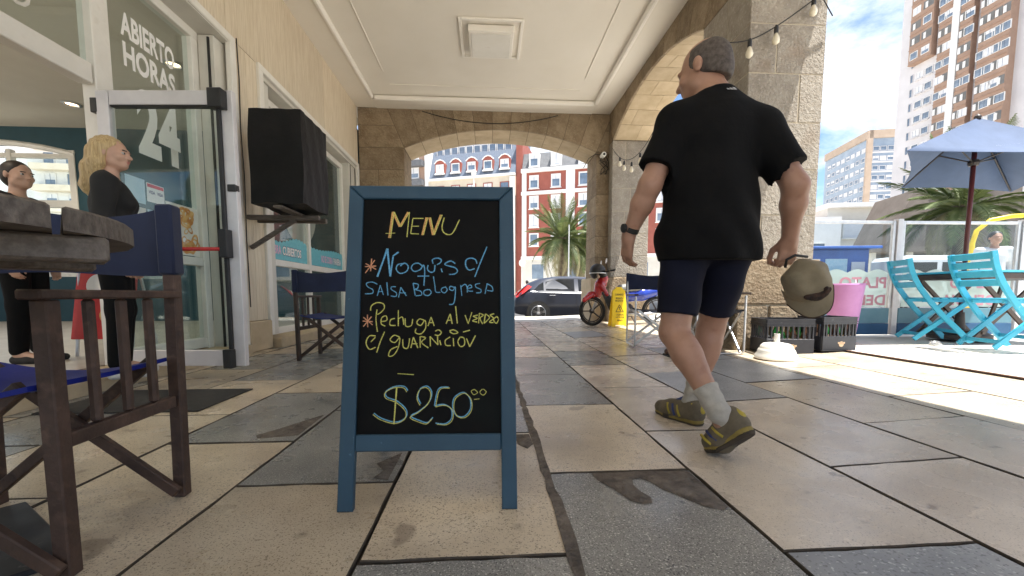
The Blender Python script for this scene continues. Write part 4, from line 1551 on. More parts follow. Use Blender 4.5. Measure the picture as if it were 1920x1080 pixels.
pr_ = thing('parasol', 'large blue grey parasol lettered in white over the terrace table', 'parasol', (5.35, 4.20, TZ))
M['parasol'] = mat('blue grey parasol canvas', (.055, .085, .155), (.07, .105, .19), 3, rough=.8, bump=.15, bscale=60)
M['maroon'] = mat('maroon pole', (.075, .014, .014), (.10, .02, .018), 6, rough=.4)
MB().tube([(5.35, 4.20, TZ), (5.35, 4.20, 2.52)], .021, 12).build('pole', M['maroon'], pr_, smooth=True)
MB().lathe([(.26, 0), (.26, .05), (.20, .09), (.05, .11), (.035, .30)], 24, (5.35, 4.20, TZ)).build('base', M['steel_dark'], pr_, smooth=40)
cor = [Vector((3.98, 3.67, 2.0)), Vector((6.15, 3.55, 2.0)), Vector((6.75, 4.86, 1.96)), Vector((5.02, 4.66, 1.93))]
apex = Vector((5.35, 4.20, 2.56))
for s in range(4):
    a, b2 = cor[s], cor[(s + 1) % 4]
    n = 8
    vs, fs = [], []
    for th in (0, -.004):
        for i in range(n + 1):
            for j in range(n + 1):
                u, v = i / n, j / n
                e = a.lerp(b2, u)
                mid = (a + b2) / 2
                e = e + (mid - e) * 0 + (apex - e) * (.10 * math.sin(math.pi * u))
                e.z = (a.z + (b2.z - a.z) * u) + .012 * math.sin(math.pi * u)
                p = e.lerp(apex, v)
                p.z -= .05 * math.sin(math.pi * v) * math.sin(math.pi * u)
                vs.append((p.x, p.y, p.z + th))
    st = (n + 1) ** 2
    for i in range(n):
        for j in range(n):
            q = i * (n + 1) + j
            fs += [(q, q + 1, q + n + 2, q + n + 1), (st + q, st + q + n + 1, st + q + n + 2, st + q + 1)]
    for i in range(n):
        q = i * (n + 1)
        fs.append((q, q + n + 1, st + q + n + 1, st + q))
    MB().add(vs, fs).build('canopy_panel', M['parasol'], pr_, smooth=50)
for c_ in cor:
    MB().tube([apex + Vector((0, 0, -.05)), c_.lerp(apex, .03) + Vector((0, 0, -.012))], .008, 6).build('rib', M['steel_dark'], pr_)
    mid = c_.lerp(apex, .52) + Vector((0, 0, -.03))
    MB().tube([Vector((5.35, 4.20, 2.08)), mid], .007, 6).build('strut', M['steel_dark'], pr_)
MB().lathe([(.04, -.03), (.05, 0), (.04, .03)], 12, (5.35, 4.20, 2.08)).build('runner', M['steel_dark'], pr_)
MB().lathe([(.03, 0), (.03, .03), (.0, .06)], 10, (5.35, 4.20, 2.545)).build('finial', M['steel_dark'], pr_)
nd = (cor[1] - cor[0]).normalized()
upd = (apex - (cor[0] + cor[1]) / 2).normalized()
nn = nd.cross(upd).normalized()
if nn.y > 0:
    nn = -nn
text_obj('lettering', 'Quilmes', M['white'], pr_, cor[0] + nd * .88 + upd * .085 + nn * .004, nd, upd, nn, .11, .55, bold=.02, shear=.25, lift=.012)

# glass windbreak
wb = thing('windbreak', 'glass windbreak with frosted lower panels reading PLATO DEL DIA mirrored', 'windbreak', (5.6, 4.7, TZ))
M['frost'] = glass('frosted panel', (.7, .8, .78), frost=.86, frost_col=(.62, .74, .70))
M['wb_blue'] = mat('grey blue painted board', (.12, .26, .33), (.15, .30, .38), 4, rough=.55)
M['wb_navy'] = mat('blue painted plinth', (.02, .09, .20), (.03, .11, .24), 4, rough=.6)
M['rose_print'] = mat('faded rose lettering', (.55, .25, .31), (.60, .29, .35), 9, rough=.6)
M['clear_plastic'] = glass('clear windbreak sheet', (.86, .90, .92), refl=.6)
WA, WB_ = Vector((3.62, 4.74, 0)), Vector((8.2, 4.60, 0))
wu = (WB_ - WA).normalized()
wn = Vector((wu.y, -wu.x, 0))


def wbox(name, a0, a1, z0, z1, t, m, ch=.003, off=0.0):
    c = WA + wu * ((a0 + a1) / 2) + Vector((0, 0, (z0 + z1) / 2)) + wn * off
    mt = Matrix((wu, -wn, Vector((0, 0, 1)))).transposed()
    return MB().box(c, (a1 - a0, t, z1 - z0), mt, ch).build(name, m, wb)


edges = [(0.0, 1.38), (1.50, 2.98), (3.10, 4.55)]
for (a, b2) in edges:
    wbox('plinth_board', a, b2, TZ, TZ + .14, .05, M['wb_navy'])
    wbox('base_board', a, b2, TZ + .143, TZ + .33, .04, M['wb_blue'])
    wbox('clear_sheet', a + .03, b2 - .03, TZ + .34, 1.50, .006, M['clear_plastic'], ch=0)
    for x_ in (a, b2):
        wbox('upright', x_ - .02, x_ + .02, TZ + .33, 1.54, .035, M['alu'])
    wbox('top_rail', a + .021, b2 - .021, 1.505, 1.54, .032, M['alu'])
    # scalloped frosted film
    pts = [(a + .035, TZ + .345), (b2 - .035, TZ + .345)]
    nn_ = 48
    for q in range(nn_ + 1):
        t_ = q / nn_
        pts.append((b2 - .035 - (b2 - a - .07) * t_, .905 + .045 * abs(math.sin(math.pi * 5 * t_))))
    MB().add([WA + wu * p[0] + Vector((0, 0, p[1])) + wn * .005 for p in pts], [tuple(range(len(pts)))]).build('frosted_film', M['frost'], wb)
for a in (1.44, 3.04):
    wbox('post', a - .035, a + .035, TZ, 1.56, .07, M['rust'] if a > 9 else M['alu_white'])
# lettering on the outer side of the film, so it reads reversed from the terrace
for (s_, z_, hgt, wd, a0) in (('PLATO', .715, .14, .60, 1.33), ('DEL DIA', .505, .13, .74, 1.33), ('PLATO', .715, .14, .55, 2.7), ('DEL DIA', .505, .13, .70, 2.75)):
    text_obj('lettering', s_, M['rose_print'], wb, WA + wu * a0 + Vector((0, 0, z_)) + wn * .0065, -wu, (0, 0, 1), wn, hgt, wd, bold=.03, lift=.001)

# planter, crates, parasol foot, crumpled tissue
pl_ = thing('planter', 'tall tapered pink planter beside the bottle crates', 'planter', (4.02, 4.28, TZ))
M['pink_pot'] = mat('pink painted pot', (.46, .20, .44), (.52, .24, .50), 5, rough=.5, speck=[((.42, .18, .34), 7, .62, .8, .3)])
MB().lathe([(.115, 0), (.12, .01), (.178, .60), (.184, .605), (.178, .62), (.165, .615), (.155, .52)], 32, (4.02, 4.28, TZ)).build('pot', M['pink_pot'], pl_, smooth=40)
MB().lathe([(.156, .0), (.05, .01), (.0, .012)], 24, (4.02, 4.28, TZ + .53), cap=False).build('soil', M['bed'], pl_)

M['crate'] = mat('black crate plastic', (.014, .016, .024), (.026, .028, .038), 8, rough=.4, speck=[((.10, .10, .11), 25, .66, .76, .5)])
M['crate_logo'] = mat('crate logo print', (.62, .50, .34), (.66, .42, .26), 30, rough=.5)
M['bottle_green'] = mat('green bottle glass', (.01, .09, .02), (.02, .14, .03), 6, rough=.08, coat=.5)
M['bottle_brown'] = mat('brown bottle glass', (.05, .02, .008), (.07, .03, .012), 6, rough=.08, coat=.5)
M['label_white'] = mat('bottle label', (.66, .62, .52), (.72, .52, .40), 30, rough=.6)


def crate(label, loc, rz, w, d, h, nb):
    t = thing('bottle_crate', label, 'crate', loc, rz, 'black plastic bottle crates by the pillar')
    kw = dict(world=False)
    th = .014
    m = M['crate']
    MB().box((0, 0, .008), (w, d, .016), ch=.003).build('bottom', m, t, **kw)
    for s in (-1, 1):
        for (cx_, cy_, lx, ly) in ((0, s * (d / 2 - th / 2), w, th), (s * (w / 2 - th / 2), 0, th, d - 2 * th - .002)):
            MB().box((cx_, cy_, .016 + h * .19), (lx, ly, h * .38), ch=.003).build('side_panel', m, t, **kw)
            MB().box((cx_, cy_, h * .89), (lx, ly, h * .20), ch=.003).build('rim_panel', m, t, **kw)
            b = MB()
            L_ = max(lx, ly)
            n = 9 if L_ > .3 else 7
            for q in range(n + 1):
                o_ = -L_ / 2 + L_ * q / n
                o_ = max(min(o_, L_ / 2 - .012), -L_ / 2 + .012)
                p = (cx_ + (o_ if lx > ly else 0), cy_ + (o_ if ly > lx else 0), h * .60)
                b.box(p, (.013 if lx > ly else th * .8, th * .8 if lx > ly else .013, h * .42))
            b.build('bars', m, t, **kw)
            rb = MB()
            for zz in (.79, .86, .98):
                rb.box((cx_ * 1.0, cy_ * 1.0, h * zz), (lx + .008, ly + .008, .007))
            rb.build('ribs', m, t, **kw)
    MB().lathe([(.026, 0), (.026, .001)], 16, (w * .05, -d / 2 - .001, h * .20), (0, -1, 0)).build('logo', M['crate_logo'], t, **kw)
    MB().box((w * .05, -d / 2 - .0015, h * .235), (.075, .001, .016)).build('logo', M['crate_logo'], t, **kw)
    rr = random.Random(nb)
    mt = Matrix.Translation(loc) @ Matrix.Rotation(rz, 4, 'Z')
    nx_, ny_ = (4, 3) if w > .38 else (3, 3)
    cnt = 0
    for i in range(nx_):
        for j in range(ny_):
            if rr.random() < .15:
                continue
            p = mt @ Vector((-w / 2 + .055 + (w - .11) * i / (nx_ - 1), -d / 2 + .055 + (d - .11) * j / (ny_ - 1), .018))
            grn = rr.random() < (.6 if nb == 1 else .25)
            bt = thing('bottle', ('green' if grn else 'brown') + ' glass bottle standing in the ' + ('crate behind the white parasol foot' if nb == 1 else 'crate next to the pink planter'), 'bottle', p, 0, 'bottles in crate %d' % nb + (' green' if grn else ' brown'))
            hb = rr.uniform(.255, .285)
            MB().lathe([(.034, 0), (.036, .01), (.036, hb * .55), (.028, hb * .66), (.014, hb * .78), (.013, hb * .97), (.015, hb)], 12).build('glass_body', M['bottle_green'] if grn else M['bottle_brown'], bt, smooth=50, world=False)
            MB().lathe([(.0365, hb * .2), (.0365, hb * .48)], 12, cap=False).build('paper_label', M['label_white'], bt, smooth=True, world=False)
    return t


crate('black bottle crate with green bottles behind the white parasol foot', (2.885, 3.74, gz(2.885)), R(-9), .43, .31, .335, 1)
crate('black bottle crate with brown bottles next to the pink planter', (3.31, 3.70, gz(3.31) + .012), R(4), .36, .30, .325, 2)
pf = thing('umbrella_stand', 'white ribbed plastic parasol foot standing in the sun before the crates', 'parasol base', (2.60, 3.42, gz(2.6)))
pb_ = (2.60, 3.42, gz(2.6))
MB().lathe([(.165, 0), (.172, .012), (.168, .03), (.15, .055), (.148, .07), (.140, .085), (.128, .10), (.126, .115), (.105, .135), (.05, .145), (.028, .15)], 40, pb_).build('foot', M['white_plastic'], pf, smooth=40)
MB().lathe([(.023, .148), (.023, .225), (.018, .225), (.018, .15)], 20, pb_).build('sleeve', M['white_plastic'], pf, smooth=40)
bm = bmesh.new()
bmesh.ops.create_icosphere(bm, subdivisions=3, radius=.045)
rt_ = random.Random(2)
for q in bm.verts:
    n = q.co.normalized()
    f = .65 + .35 * math.sin(7 * n.x + 3 * n.y) * math.cos(6 * n.z + 4 * n.x) + rt_.uniform(-.12, .12)
    q.co = Vector((q.co.x * f * 1.4, q.co.y * f, max(q.co.z * f * .8, -.02) + .02))
me = bpy.data.meshes.new('crumpled_tissue')
bm.to_mesh(me)
bm.free()
me.materials.append(M['white'])
o_ = bpy.data.objects.new('crumpled_tissue', me)
COL.objects.link(o_)
o_.location = (4.35, 3.60, TZ)
tag(o_, 'crumpled white paper tissue lying on the terrace floor', 'tissue')

# ================================================================== WET FLOOR SIGN
ws = thing('wet_floor_sign', 'yellow folding wet floor warning sign by the red scooter', 'sign', (2.42, 7.25, gz(2.42)), R(0))
M['yellow'] = mat('yellow plastic', (.72, .50, .01), (.80, .57, .02), 6, rough=.4)
for s in (-1, 1):
    o0 = Vector((2.42, 7.25, gz(2.42)))
    lean2 = R(9) * s
    n0 = Vector((0, -math.cos(lean2) * s, math.sin(abs(lean2))))
    v0 = Vector((0, -s * -math.sin(abs(lean2)), math.cos(lean2)))
    base = o0 + Vector((0, -s * .115, 0))
    pts = [(-.155, 0), (-.09, 0), (-.08, .03), (.08, .03), (.09, 0), (.155, 0), (.115, .66), (.07, .70), (-.07, .70), (-.115, .66)]
    pn = MB()
    pn.prism(pts, base, (1, 0, 0), v0, n0, -.008, .008)
    pnl = pn.build('panel', M['yellow'], ws)
    if s == 1:
        q0 = base + n0 * .0095
        tri = [(-.07, .27), (.07, .27), (0, .40)]
        for k in range(3):
            a, b2 = tri[k], tri[(k + 1) % 3]
            MB().bar(q0 + Vector((1, 0, 0)) * a[0] + v0 * a[1], q0 + Vector((1, 0, 0)) * b2[0] + v0 * b2[1], .002, .010, up=v0).build('triangle_print', M['black'], pnl)
        MB().lathe([(.012, 0), (.012, .001)], 12, q0 + v0 * .345, n0).build('figure_print', M['black'], pnl)
        MB().bar(q0 + v0 * .33, q0 + v0 * .285 + Vector((.02, 0, 0)), .002, .014, up=v0).build('figure_print', M['black'], pnl)
        for (txt_, z_, h_, w_) in (('CUIDADO', .57, .035, .15), ('PISO', .50, .035, .12), ('MOJADO', .45, .035, .15), ('CAUTION', .20, .028, .14), ('WET FLOOR', .155, .028, .16), ('PISO', .10, .028, .10)):
            text_obj('lettering', txt_, M['black'], pnl, q0 + Vector((-w_ / 2, 0, 0)) + v0 * z_, (1, 0, 0), v0, n0, h_, w_, bold=.02, lift=.0005)
MB().box(Vector((2.42, 7.25, gz(2.42) + .70)), (.12, .03, .04), ch=.006).build('handle', M['yellow'], ws)

# ================================================================== STRING LIGHTS, CABLES, WALL CAMERA
M['cable'] = mat('black cable', (.012, .011, .010), (.02, .018, .017), 8, rough=.6)
M['bulb'] = mat('frosted bulb', (.72, .66, .52), (.78, .72, .58), 5, rough=.25, coat=.3)


def catenary(a, b, sag, n=14):
    a, b = Vector(a), Vector(b)
    return [a.lerp(b, i / n) - Vector((0, 0, sag * 4 * (i / n) * (1 - i / n))) for i in range(n + 1)]


def string_light(label, pts, bulbs, sc=1.0):
    t = thing('string_light', label, 'string lights', pts[0])
    MB().tube(pts, .006 * sc, 6).build('cable', M['cable'], t, smooth=True)
    for b in bulbs:
        b = Vector(b)
        s = MB().lathe([(.012 * sc, .02 * sc), (.019 * sc, .0), (.021 * sc, -.055 * sc), (.017 * sc, -.06 * sc)], 12, b).build('socket', M['black'], t, smooth=40)
        MB().lathe([(.014 * sc, -.058 * sc), (.020 * sc, -.075 * sc), (.033 * sc, -.105 * sc), (.037 * sc, -.13 * sc), (.030 * sc, -.155 * sc), (.012 * sc, -.168 * sc), (.0, -.17 * sc)], 14, b).build('bulb', M['bulb'], s, smooth=True)
    return t


pp = smooth_path([(2.30, 3.06), (2.556, 3.10), (2.818, 3.235), (3.15, 3.47), (3.24, 3.56)], 5)
pts3 = [(p[0], 3.93, p[1]) for p in pp]
string_light('black cable with white bulbs strung across the near stone pillar', [(2.30, 3.95, 3.06)] + pts3[1:] + [(3.42, 3.97, 3.38)],
             [(2.556, 3.93, 3.09), (2.818, 3.93, 3.225), (3.185, 3.93, 3.50)], .95)
string_light('black cable with small bulbs drooping by the far corner pillar', catenary((2.58, 8.3, 3.62), (2.57, 6.2, 3.15), .33), [(2.575, 7.80, 3.26), (2.575, 7.55, 3.11), (2.573, 7.15, 2.96), (2.572, 6.75, 2.98)], .95)
cb = MB().tube(catenary((-1.3, YE - .012, 4.37), (1.5, YE - .012, 4.36), .20), .008, 6).build('loose_cable', M['cable'], smooth=True)
tag(cb, 'loose dark cable sagging along the top of the stone arch wall', 'cable')
sc_ = thing('security_camera', 'small white security camera with tangled wires at the arch corner', 'camera', (2.45, YE - .05, 3.55))
MB().tube([(2.45, YE - .01, 3.55), (2.45, YE - .16, 3.55)], .05, 14).build('housing', M['white_plastic'], sc_, smooth=40)
MB().tube([(2.45, YE - .161, 3.55), (2.45, YE - .17, 3.55)], .025, 12).build('lens', M['black'], sc_)
wr = MB()
rw = random.Random(4)
for k in range(5):
    p = [(2.50, YE - .02, 3.55)]
    for q in range(5):
        p.append((2.50 + rw.uniform(-.12, .10), YE - rw.uniform(.02, .07), 3.55 - q * .09 + rw.uniform(-.03, .06)))
    wr.tube(smooth_path([(a, c) for a, b, c in p], 3) and [Vector(x) for x in p], .007, 5)
wr.tube([(2.45, YE - .02, 3.58), (2.30, YE - .02, 3.59), (2.16, YE - .02, 3.50), (2.05, YE - .03, 3.30)], .007, 5)
wr.build('wires', M['cable'], sc_)
wc = MB().tube([(XL + .008, 4.56, 3.3), (XL + .008, 4.575, 2.9), (XL + .008, 4.555, 2.4), (XL + .008, 4.58, 1.9), (XL + .01, 4.56, 1.2), (XL + .01, 4.57, .5)], .005, 5).build('wall_cable', M['cable'], smooth=True)
tag(wc, 'thin black cable running down the travertine pier', 'cable')

# ================================================================== PEOPLE
def surfnet(F, o, h):
    """naive surface nets of a sampled distance field"""
    S = F < 0
    c = np.zeros(tuple(n - 1 for n in F.shape), np.int8)
    for i in (0, 1):
        for j in (0, 1):
            for k in (0, 1):
                c += S[i:F.shape[0] - 1 + i, j:F.shape[1] - 1 + j, k:F.shape[2] - 1 + k]
    mask = (c > 0) & (c < 8)
    cells = np.argwhere(mask)
    vid = -np.ones(mask.shape, np.int64)
    vid[mask] = np.arange(len(cells))
    acc = np.zeros((len(cells), 3))
    cnt = np.zeros(len(cells))
    ci, cj, ck = cells.T
    for ax in range(3):
        o1, o2 = (ax + 1) % 3, (ax + 2) % 3
        for a in (0, 1):
            for b in (0, 1):
                d0 = [0, 0, 0]
                d0[o1], d0[o2] = a, b
                d1 = list(d0)
                d1[ax] = 1
                f0 = F[ci + d0[0], cj + d0[1], ck + d0[2]]
                f1 = F[ci + d1[0], cj + d1[1], ck + d1[2]]
                x = (f0 < 0) != (f1 < 0)
                t = np.where(x, f0 / np.where(x, f0 - f1, 1), 0)
                p = np.tile(np.array(d0, float), (len(cells), 1))
                p[:, ax] = t
                acc[x] += p[x]
                cnt[x] += 1
    V = (cells + acc / np.maximum(cnt, 1)[:, None]) * h + np.array(o)
    faces = []
    for ax in range(3):
        o1, o2 = (ax + 1) % 3, (ax + 2) % 3
        sl0 = [slice(None)] * 3
        sl1 = [slice(None)] * 3
        sl0[ax], sl1[ax] = slice(0, -1), slice(1, None)
        s0, s1 = S[tuple(sl0)], S[tuple(sl1)]
        e = np.argwhere(s0 != s1)
        ok = (e[:, o1] > 0) & (e[:, o2] > 0) & (e[:, o1] < F.shape[o1] - 1) & (e[:, o2] < F.shape[o2] - 1)
        e = e[ok]
        fl = s0[tuple(e.T)]
        q = []
        for (a, b) in ((-1, -1), (0, -1), (0, 0), (-1, 0)):
            g_ = e.copy()
            g_[:, o1] += a
            g_[:, o2] += b
            q.append(vid[tuple(g_.T)])
        q = np.stack(q, 1)
        q[~fl] = q[~fl][:, ::-1]
        faces.append(q)
    return V, np.concatenate(faces)


class Body:
    """smooth union of tapered limbs and ellipsoids, meshed as one continuous surface"""

    def __init__(s):
        s.p = []
        s.post = []

    def cap(s, a, b, r0, r1, k=.02):
        s.p.append(('c', np.array(a, float), np.array(b, float), r0, r1, k))
        return s

    def chain(s, pts, rs_, k=.02):
        for i in range(len(pts) - 1):
            s.cap(pts[i], pts[i + 1], rs_[i], rs_[i + 1], k)
        return s

    def ell(s, c, r, k=.02, rot=None):
        s.p.append(('e', np.array(c, float), np.array(r, float), np.array(rot if rot is not None else np.eye(3), float), k))
        return s

    def sub(s, c, r, k=.01, rot=None):
        s.p.append(('s', np.array(c, float), np.array(r, float), np.array(rot if rot is not None else np.eye(3), float), k))
        return s

    def cut(s, point, normal, near=None, rad=None):
        """remove what lies on the side the normal points to (optionally only within rad of near)"""
        s.post.append((np.array(point, float), np.array(normal, float) / np.linalg.norm(normal), near, rad))
        return s

    def mesh(s, h, grow=0.0, wrinkle=None, pad=.03):
        lo = np.array([1e9] * 3)
        hi = -lo
        for p in s.p:
            if p[0] == 'c':
                r = max(p[3], p[4])
                for q in (p[1], p[2]):
                    lo, hi = np.minimum(lo, q - r), np.maximum(hi, q + r)
            elif p[0] == 'e':
                r = np.max(p[2])
                lo, hi = np.minimum(lo, p[1] - r), np.maximum(hi, p[1] + r)
        lo -= pad + grow
        hi += pad + grow
        n = np.ceil((hi - lo) / h).astype(int) + 1
        F = np.full(n, .5, np.float32)
        ax = [lo[i] + h * np.arange(n[i]) for i in range(3)]
        for p in s.p:
            k = p[-1]
            if p[0] == 'c':
                r = max(p[3], p[4])
                a, b = np.minimum(p[1], p[2]) - r, np.maximum(p[1], p[2]) + r
            else:
                r = np.max(p[2])
                a, b = p[1] - r, p[1] + r
            m_ = .035 + k + grow
            i0 = np.maximum(((a - m_ - lo) / h).astype(int), 0)
            i1 = np.minimum(((b + m_ - lo) / h).astype(int) + 2, n)
            X, Y, Z = np.meshgrid(ax[0][i0[0]:i1[0]], ax[1][i0[1]:i1[1]], ax[2][i0[2]:i1[2]], indexing='ij')
            sl = tuple(slice(i0[i], i1[i]) for i in range(3))
            if p[0] == 'c':
                d = p[2] - p[1]
                L2 = max(d @ d, 1e-9)
                t = np.clip(((X - p[1][0]) * d[0] + (Y - p[1][1]) * d[1] + (Z - p[1][2]) * d[2]) / L2, 0, 1)
                D = np.sqrt((X - p[1][0] - t * d[0]) ** 2 + (Y - p[1][1] - t * d[1]) ** 2 + (Z - p[1][2] - t * d[2]) ** 2) - (p[3] + (p[4] - p[3]) * t)
            else:
                c, rr, M3 = p[1], p[2], p[3]
                x, y, z = X - c[0], Y - c[1], Z - c[2]
                u = M3[0, 0] * x + M3[1, 0] * y + M3[2, 0] * z
                v = M3[0, 1] * x + M3[1, 1] * y + M3[2, 1] * z
                w = M3[0, 2] * x + M3[1, 2] * y + M3[2, 2] * z
                k0 = np.sqrt((u / rr[0]) ** 2 + (v / rr[1]) ** 2 + (w / rr[2]) ** 2)
                k1 = np.sqrt((u / rr[0] ** 2) ** 2 + (v / rr[1] ** 2) ** 2 + (w / rr[2] ** 2) ** 2) + 1e-9
                D = k0 * (k0 - 1) / k1
            G = F[sl]
            if p[0] == 's':
                D = -D
                hh = np.clip(.5 - .5 * (D - G) / k, 0, 1)
                F[sl] = D + (G - D) * hh + k * hh * (1 - hh) if False else np.maximum(G, D)
            else:
                hh = np.clip(.5 + .5 * (G - D) / k, 0, 1)
                F[sl] = G + (D - G) * hh - k * hh * (1 - hh)
        F -= grow
        if wrinkle is not None or s.post:
            X, Y, Z = np.meshgrid(ax[0], ax[1], ax[2], indexing='ij')
            if wrinkle is not None:
                F += wrinkle(X, Y, Z).astype(np.float32)
            for (pt, nr, near, rad) in s.post:
                D = (X - pt[0]) * nr[0] + (Y - pt[1]) * nr[1] + (Z - pt[2]) * nr[2]
                if near is not None:
                    dd = np.sqrt((X - near[0]) ** 2 + (Y - near[1]) ** 2 + (Z - near[2]) ** 2)
                    D = np.where(dd < rad, D, -1)
                F = np.maximum(F, D)
        F[0], F[-1], F[:, 0], F[:, -1], F[:, :, 0], F[:, :, -1] = .1, .1, .1, .1, .1, .1
        return surfnet(F, lo, h)

    def build(s, name, m, parent, h=.007, grow=0.0, wrinkle=None, world=True):
        V, Q = s.mesh(h, grow, wrinkle)
        mi = MATRIX.get(parent.name, Matrix.Identity(4)).inverted() if world else Matrix.Identity(4)
        t = np.array(mi)
        V = V @ t[:3, :3].T + t[:3, 3]
        me = bpy.data.meshes.new(name)
        me.vertices.add(len(V))
        me.vertices.foreach_set('co', V.ravel())
        me.loops.add(Q.size)
        me.loops.foreach_set('vertex_index', Q.ravel().astype(np.int32))
        me.polygons.add(len(Q))
        me.polygons.foreach_set('loop_start', np.arange(0, Q.size, 4, dtype=np.int32))
        me.polygons.foreach_set('loop_total', np.full(len(Q), 4, np.int32))
        me.update(calc_edges=True)
        me.validate()
        for p in me.polygons:
            p.use_smooth = True
        me.materials.append(m)
        ob = bpy.data.objects.new(name, me)
        COL.objects.link(ob)
        ob.parent = parent
        if h >= .0055:
            sm = ob.modifiers.new('even out', 'SMOOTH')
            sm.factor, sm.iterations = .5, 3
        MATRIX[ob.name] = MATRIX.get(parent.name, Matrix.Identity(4))
        return ob


def frame_of(yaw, pitch=0.0, roll=0.0):
    """columns: right, forward, up of a head or hand"""
    m = Matrix.Rotation(yaw, 3, 'Z') @ Matrix.Rotation(pitch, 3, 'X') @ Matrix.Rotation(roll, 3, 'Y')
    return np.array(m)


def head_prims(b, c, fr, s=1.0, fem=False):
    """head about c (mid skull); fr columns right, forward, up; s scales a 0.23 m head"""
    c = np.array(c, float)

    def w(x, y, z):
        return c + fr @ (np.array((x, y, z)) * s)
    b.ell(w(0, -.012, .028), np.array((.075, .095, .088)) * s, .02, fr)          # cranium
    b.ell(w(0, .028, -.022), np.array((.060, .068, .082)) * s, .02, fr)          # face
    b.ell(w(0, .048, -.082), np.array((.040 if not fem else .034, .040, .026)) * s, .02, fr)   # jaw, chin
    b.cap(w(-.042, .015, -.062), w(.042, .015, -.062), .028 * s, .028 * s, .025)
    b.ell(w(0, .085, .020), np.array((.045, .014, .012)) * s, .012, fr)          # brow
    b.cap(w(0, .088, .006), w(0, .109, -.026), .008 * s, .0125 * s, .008)        # nose
    for sx in (-1, 1):
        b.ell(w(sx * .011, .098, -.030), np.array((.009, .010, .008)) * s, .006, fr)
        b.ell(w(sx * .078, -.008, -.006), np.array((.010, .019, .032)) * s, .006, fr)   # ear
        b.ell(w(sx * .040, .062, -.026), np.array((.022, .024, .022)) * s, .015, fr)    # cheek
        b.sub(w(sx * .031, .098, .002), np.array((.015, .012, .009)) * s, .005, fr)     # eye socket
    b.ell(w(0, .090, -.052), np.array((.021, .010, .0055)) * s, .004, fr)        # upper lip
    b.ell(w(0, .087, -.063), np.array((.018, .010, .0060)) * s, .004, fr)        # lower lip
    return w


def hand_prims(b, wrist, d, n, side, curl=.5, s=1.0, spread=1.0, thumb=.5):
    """wrist position, d towards the fingers, n palm normal (fingers curl towards it), side vector to the thumb"""
    d, n = np.array(d, float), np.array(n, float)
    d /= np.linalg.norm(d)
    n -= d * (n @ d)
    n /= np.linalg.norm(n)
    sd = np.array(side, float)
    sd -= d * (sd @ d) + n * (sd @ n)
    sd /= np.linalg.norm(sd)
    wrist = np.array(wrist, float)
    P_ = lambda a, e, c: wrist + d * a * s + sd * e * s + n * c * s
    b.cap(P_(-.03, 0, 0), P_(.02, 0, 0), .027 * s, .027 * s, .015)
    for e in (-.026, -.009, .009, .026):
        b.cap(P_(.012, e * .75, 0), P_(.085, e, -.002), .0155 * s, .0125 * s, .012)
    for i, (e, ln, r) in enumerate(((.029, .074, .0095), (.010, .084, .0098), (-.010, .078, .0093), (-.028, .060, .0082))):
        p = P_(.085, e, -.002)
        a = curl * .55
        for q, f in enumerate((.45, .31, .24)):
            dirv = d * math.cos(a) + n * math.sin(a) + sd * (e * .9 * spread * (1 - .5 * q))
            p2 = p + dirv / np.linalg.norm(dirv) * ln * f * s
            b.cap(p, p2, r * s * (1 - .08 * q), r * s * (1 - .08 * (q + 1)), .004)
            p = p2
            a += curl * (.95 if q == 0 else .7)
    # thumb leaves the side of the palm near its base
    t0 = P_(.022, .024, .008)
    t1 = t0 + (d * .030 + sd * .026 * (1 - thumb * .3) + n * (.012 + .012 * thumb)) * s
    t2 = t1 + (d * .032 + sd * .010 * (1 - thumb) + n * .012 * thumb) * s
    t3 = t2 + (d * .026 - sd * .006 * thumb + n * .012 * thumb) * s
    b.cap(t0, t1, .016 * s, .0125 * s, .012)
    b.cap(t1, t2, .0120 * s, .0108 * s, .005)
    b.cap(t2, t3, .0108 * s, .0088 * s, .004)
    return P_


def skin_mat(name, c1, c2):
    m = mat(name, c1, c2, 9, rough=.5, bump=.15, bscale=160, bdist=.002, speck=[((c1[0] * .75, c1[1] * .6, c1[2] * .55), 22, .58, .75, .4)])
    bs = next(n for n in m.node_tree.nodes if n.type == 'BSDF_PRINCIPLED')
    bs.inputs['Subsurface Weight'].default_value = .08
    bs.inputs['Subsurface Radius'].default_value = (.012, .005, .003)
    bs.inputs['Subsurface Scale'].default_value = .5
    return m


M['skin'] = skin_mat('tanned skin', (.36, .195, .13), (.44, .25, .175))
M['skin_f'] = skin_mat('fair skin', (.50, .30, .215), (.57, .355, .26))
M['stubble'] = mat('short grey hair', (.055, .043, .037), (.12, .098, .085), 60, rough=.75, bump=.4, bscale=500, bdist=.002)
M['black_cloth'] = mat('black cotton', (.0028, .0028, .0032), (.005, .005, .0055), 4, rough=.9, spec=.2, bump=.35, bscale=9, bdist=.015)
M['navy_cloth'] = mat('navy stretch cloth', (.003, .004, .013), (.005, .0065, .020), 4, rough=.8, spec=.25, bump=.15, bscale=10, bdist=.008)
M['sock'] = mat('grey sport sock', (.42, .40, .36), (.52, .50, .46), 30, rough=.9, bump=.6, bscale=25, bstretch=(6, 6, 60), bdist=.006)
M['shoe_grey'] = mat('olive grey suede', (.10, .082, .055), (.15, .125, .085), 20, rough=.85, bump=.3, bscale=200)
M['shoe_yellow'] = mat('yellow shoe trim', (.34, .27, .025), (.42, .33, .04), 20, rough=.6)
M['shoe_mid'] = mat('olive yellow midsole', (.20, .15, .035), (.28, .21, .05), 20, rough=.75)
M['shoe_blue'] = mat('blue shoe trim', (.02, .035, .13), (.03, .05, .18), 20, rough=.7)
M['sole'] = mat('dark rubber sole', (.035, .026, .018), (.06, .045, .03), 30, rough=.85, bump=.6, bscale=70, bdist=.006)
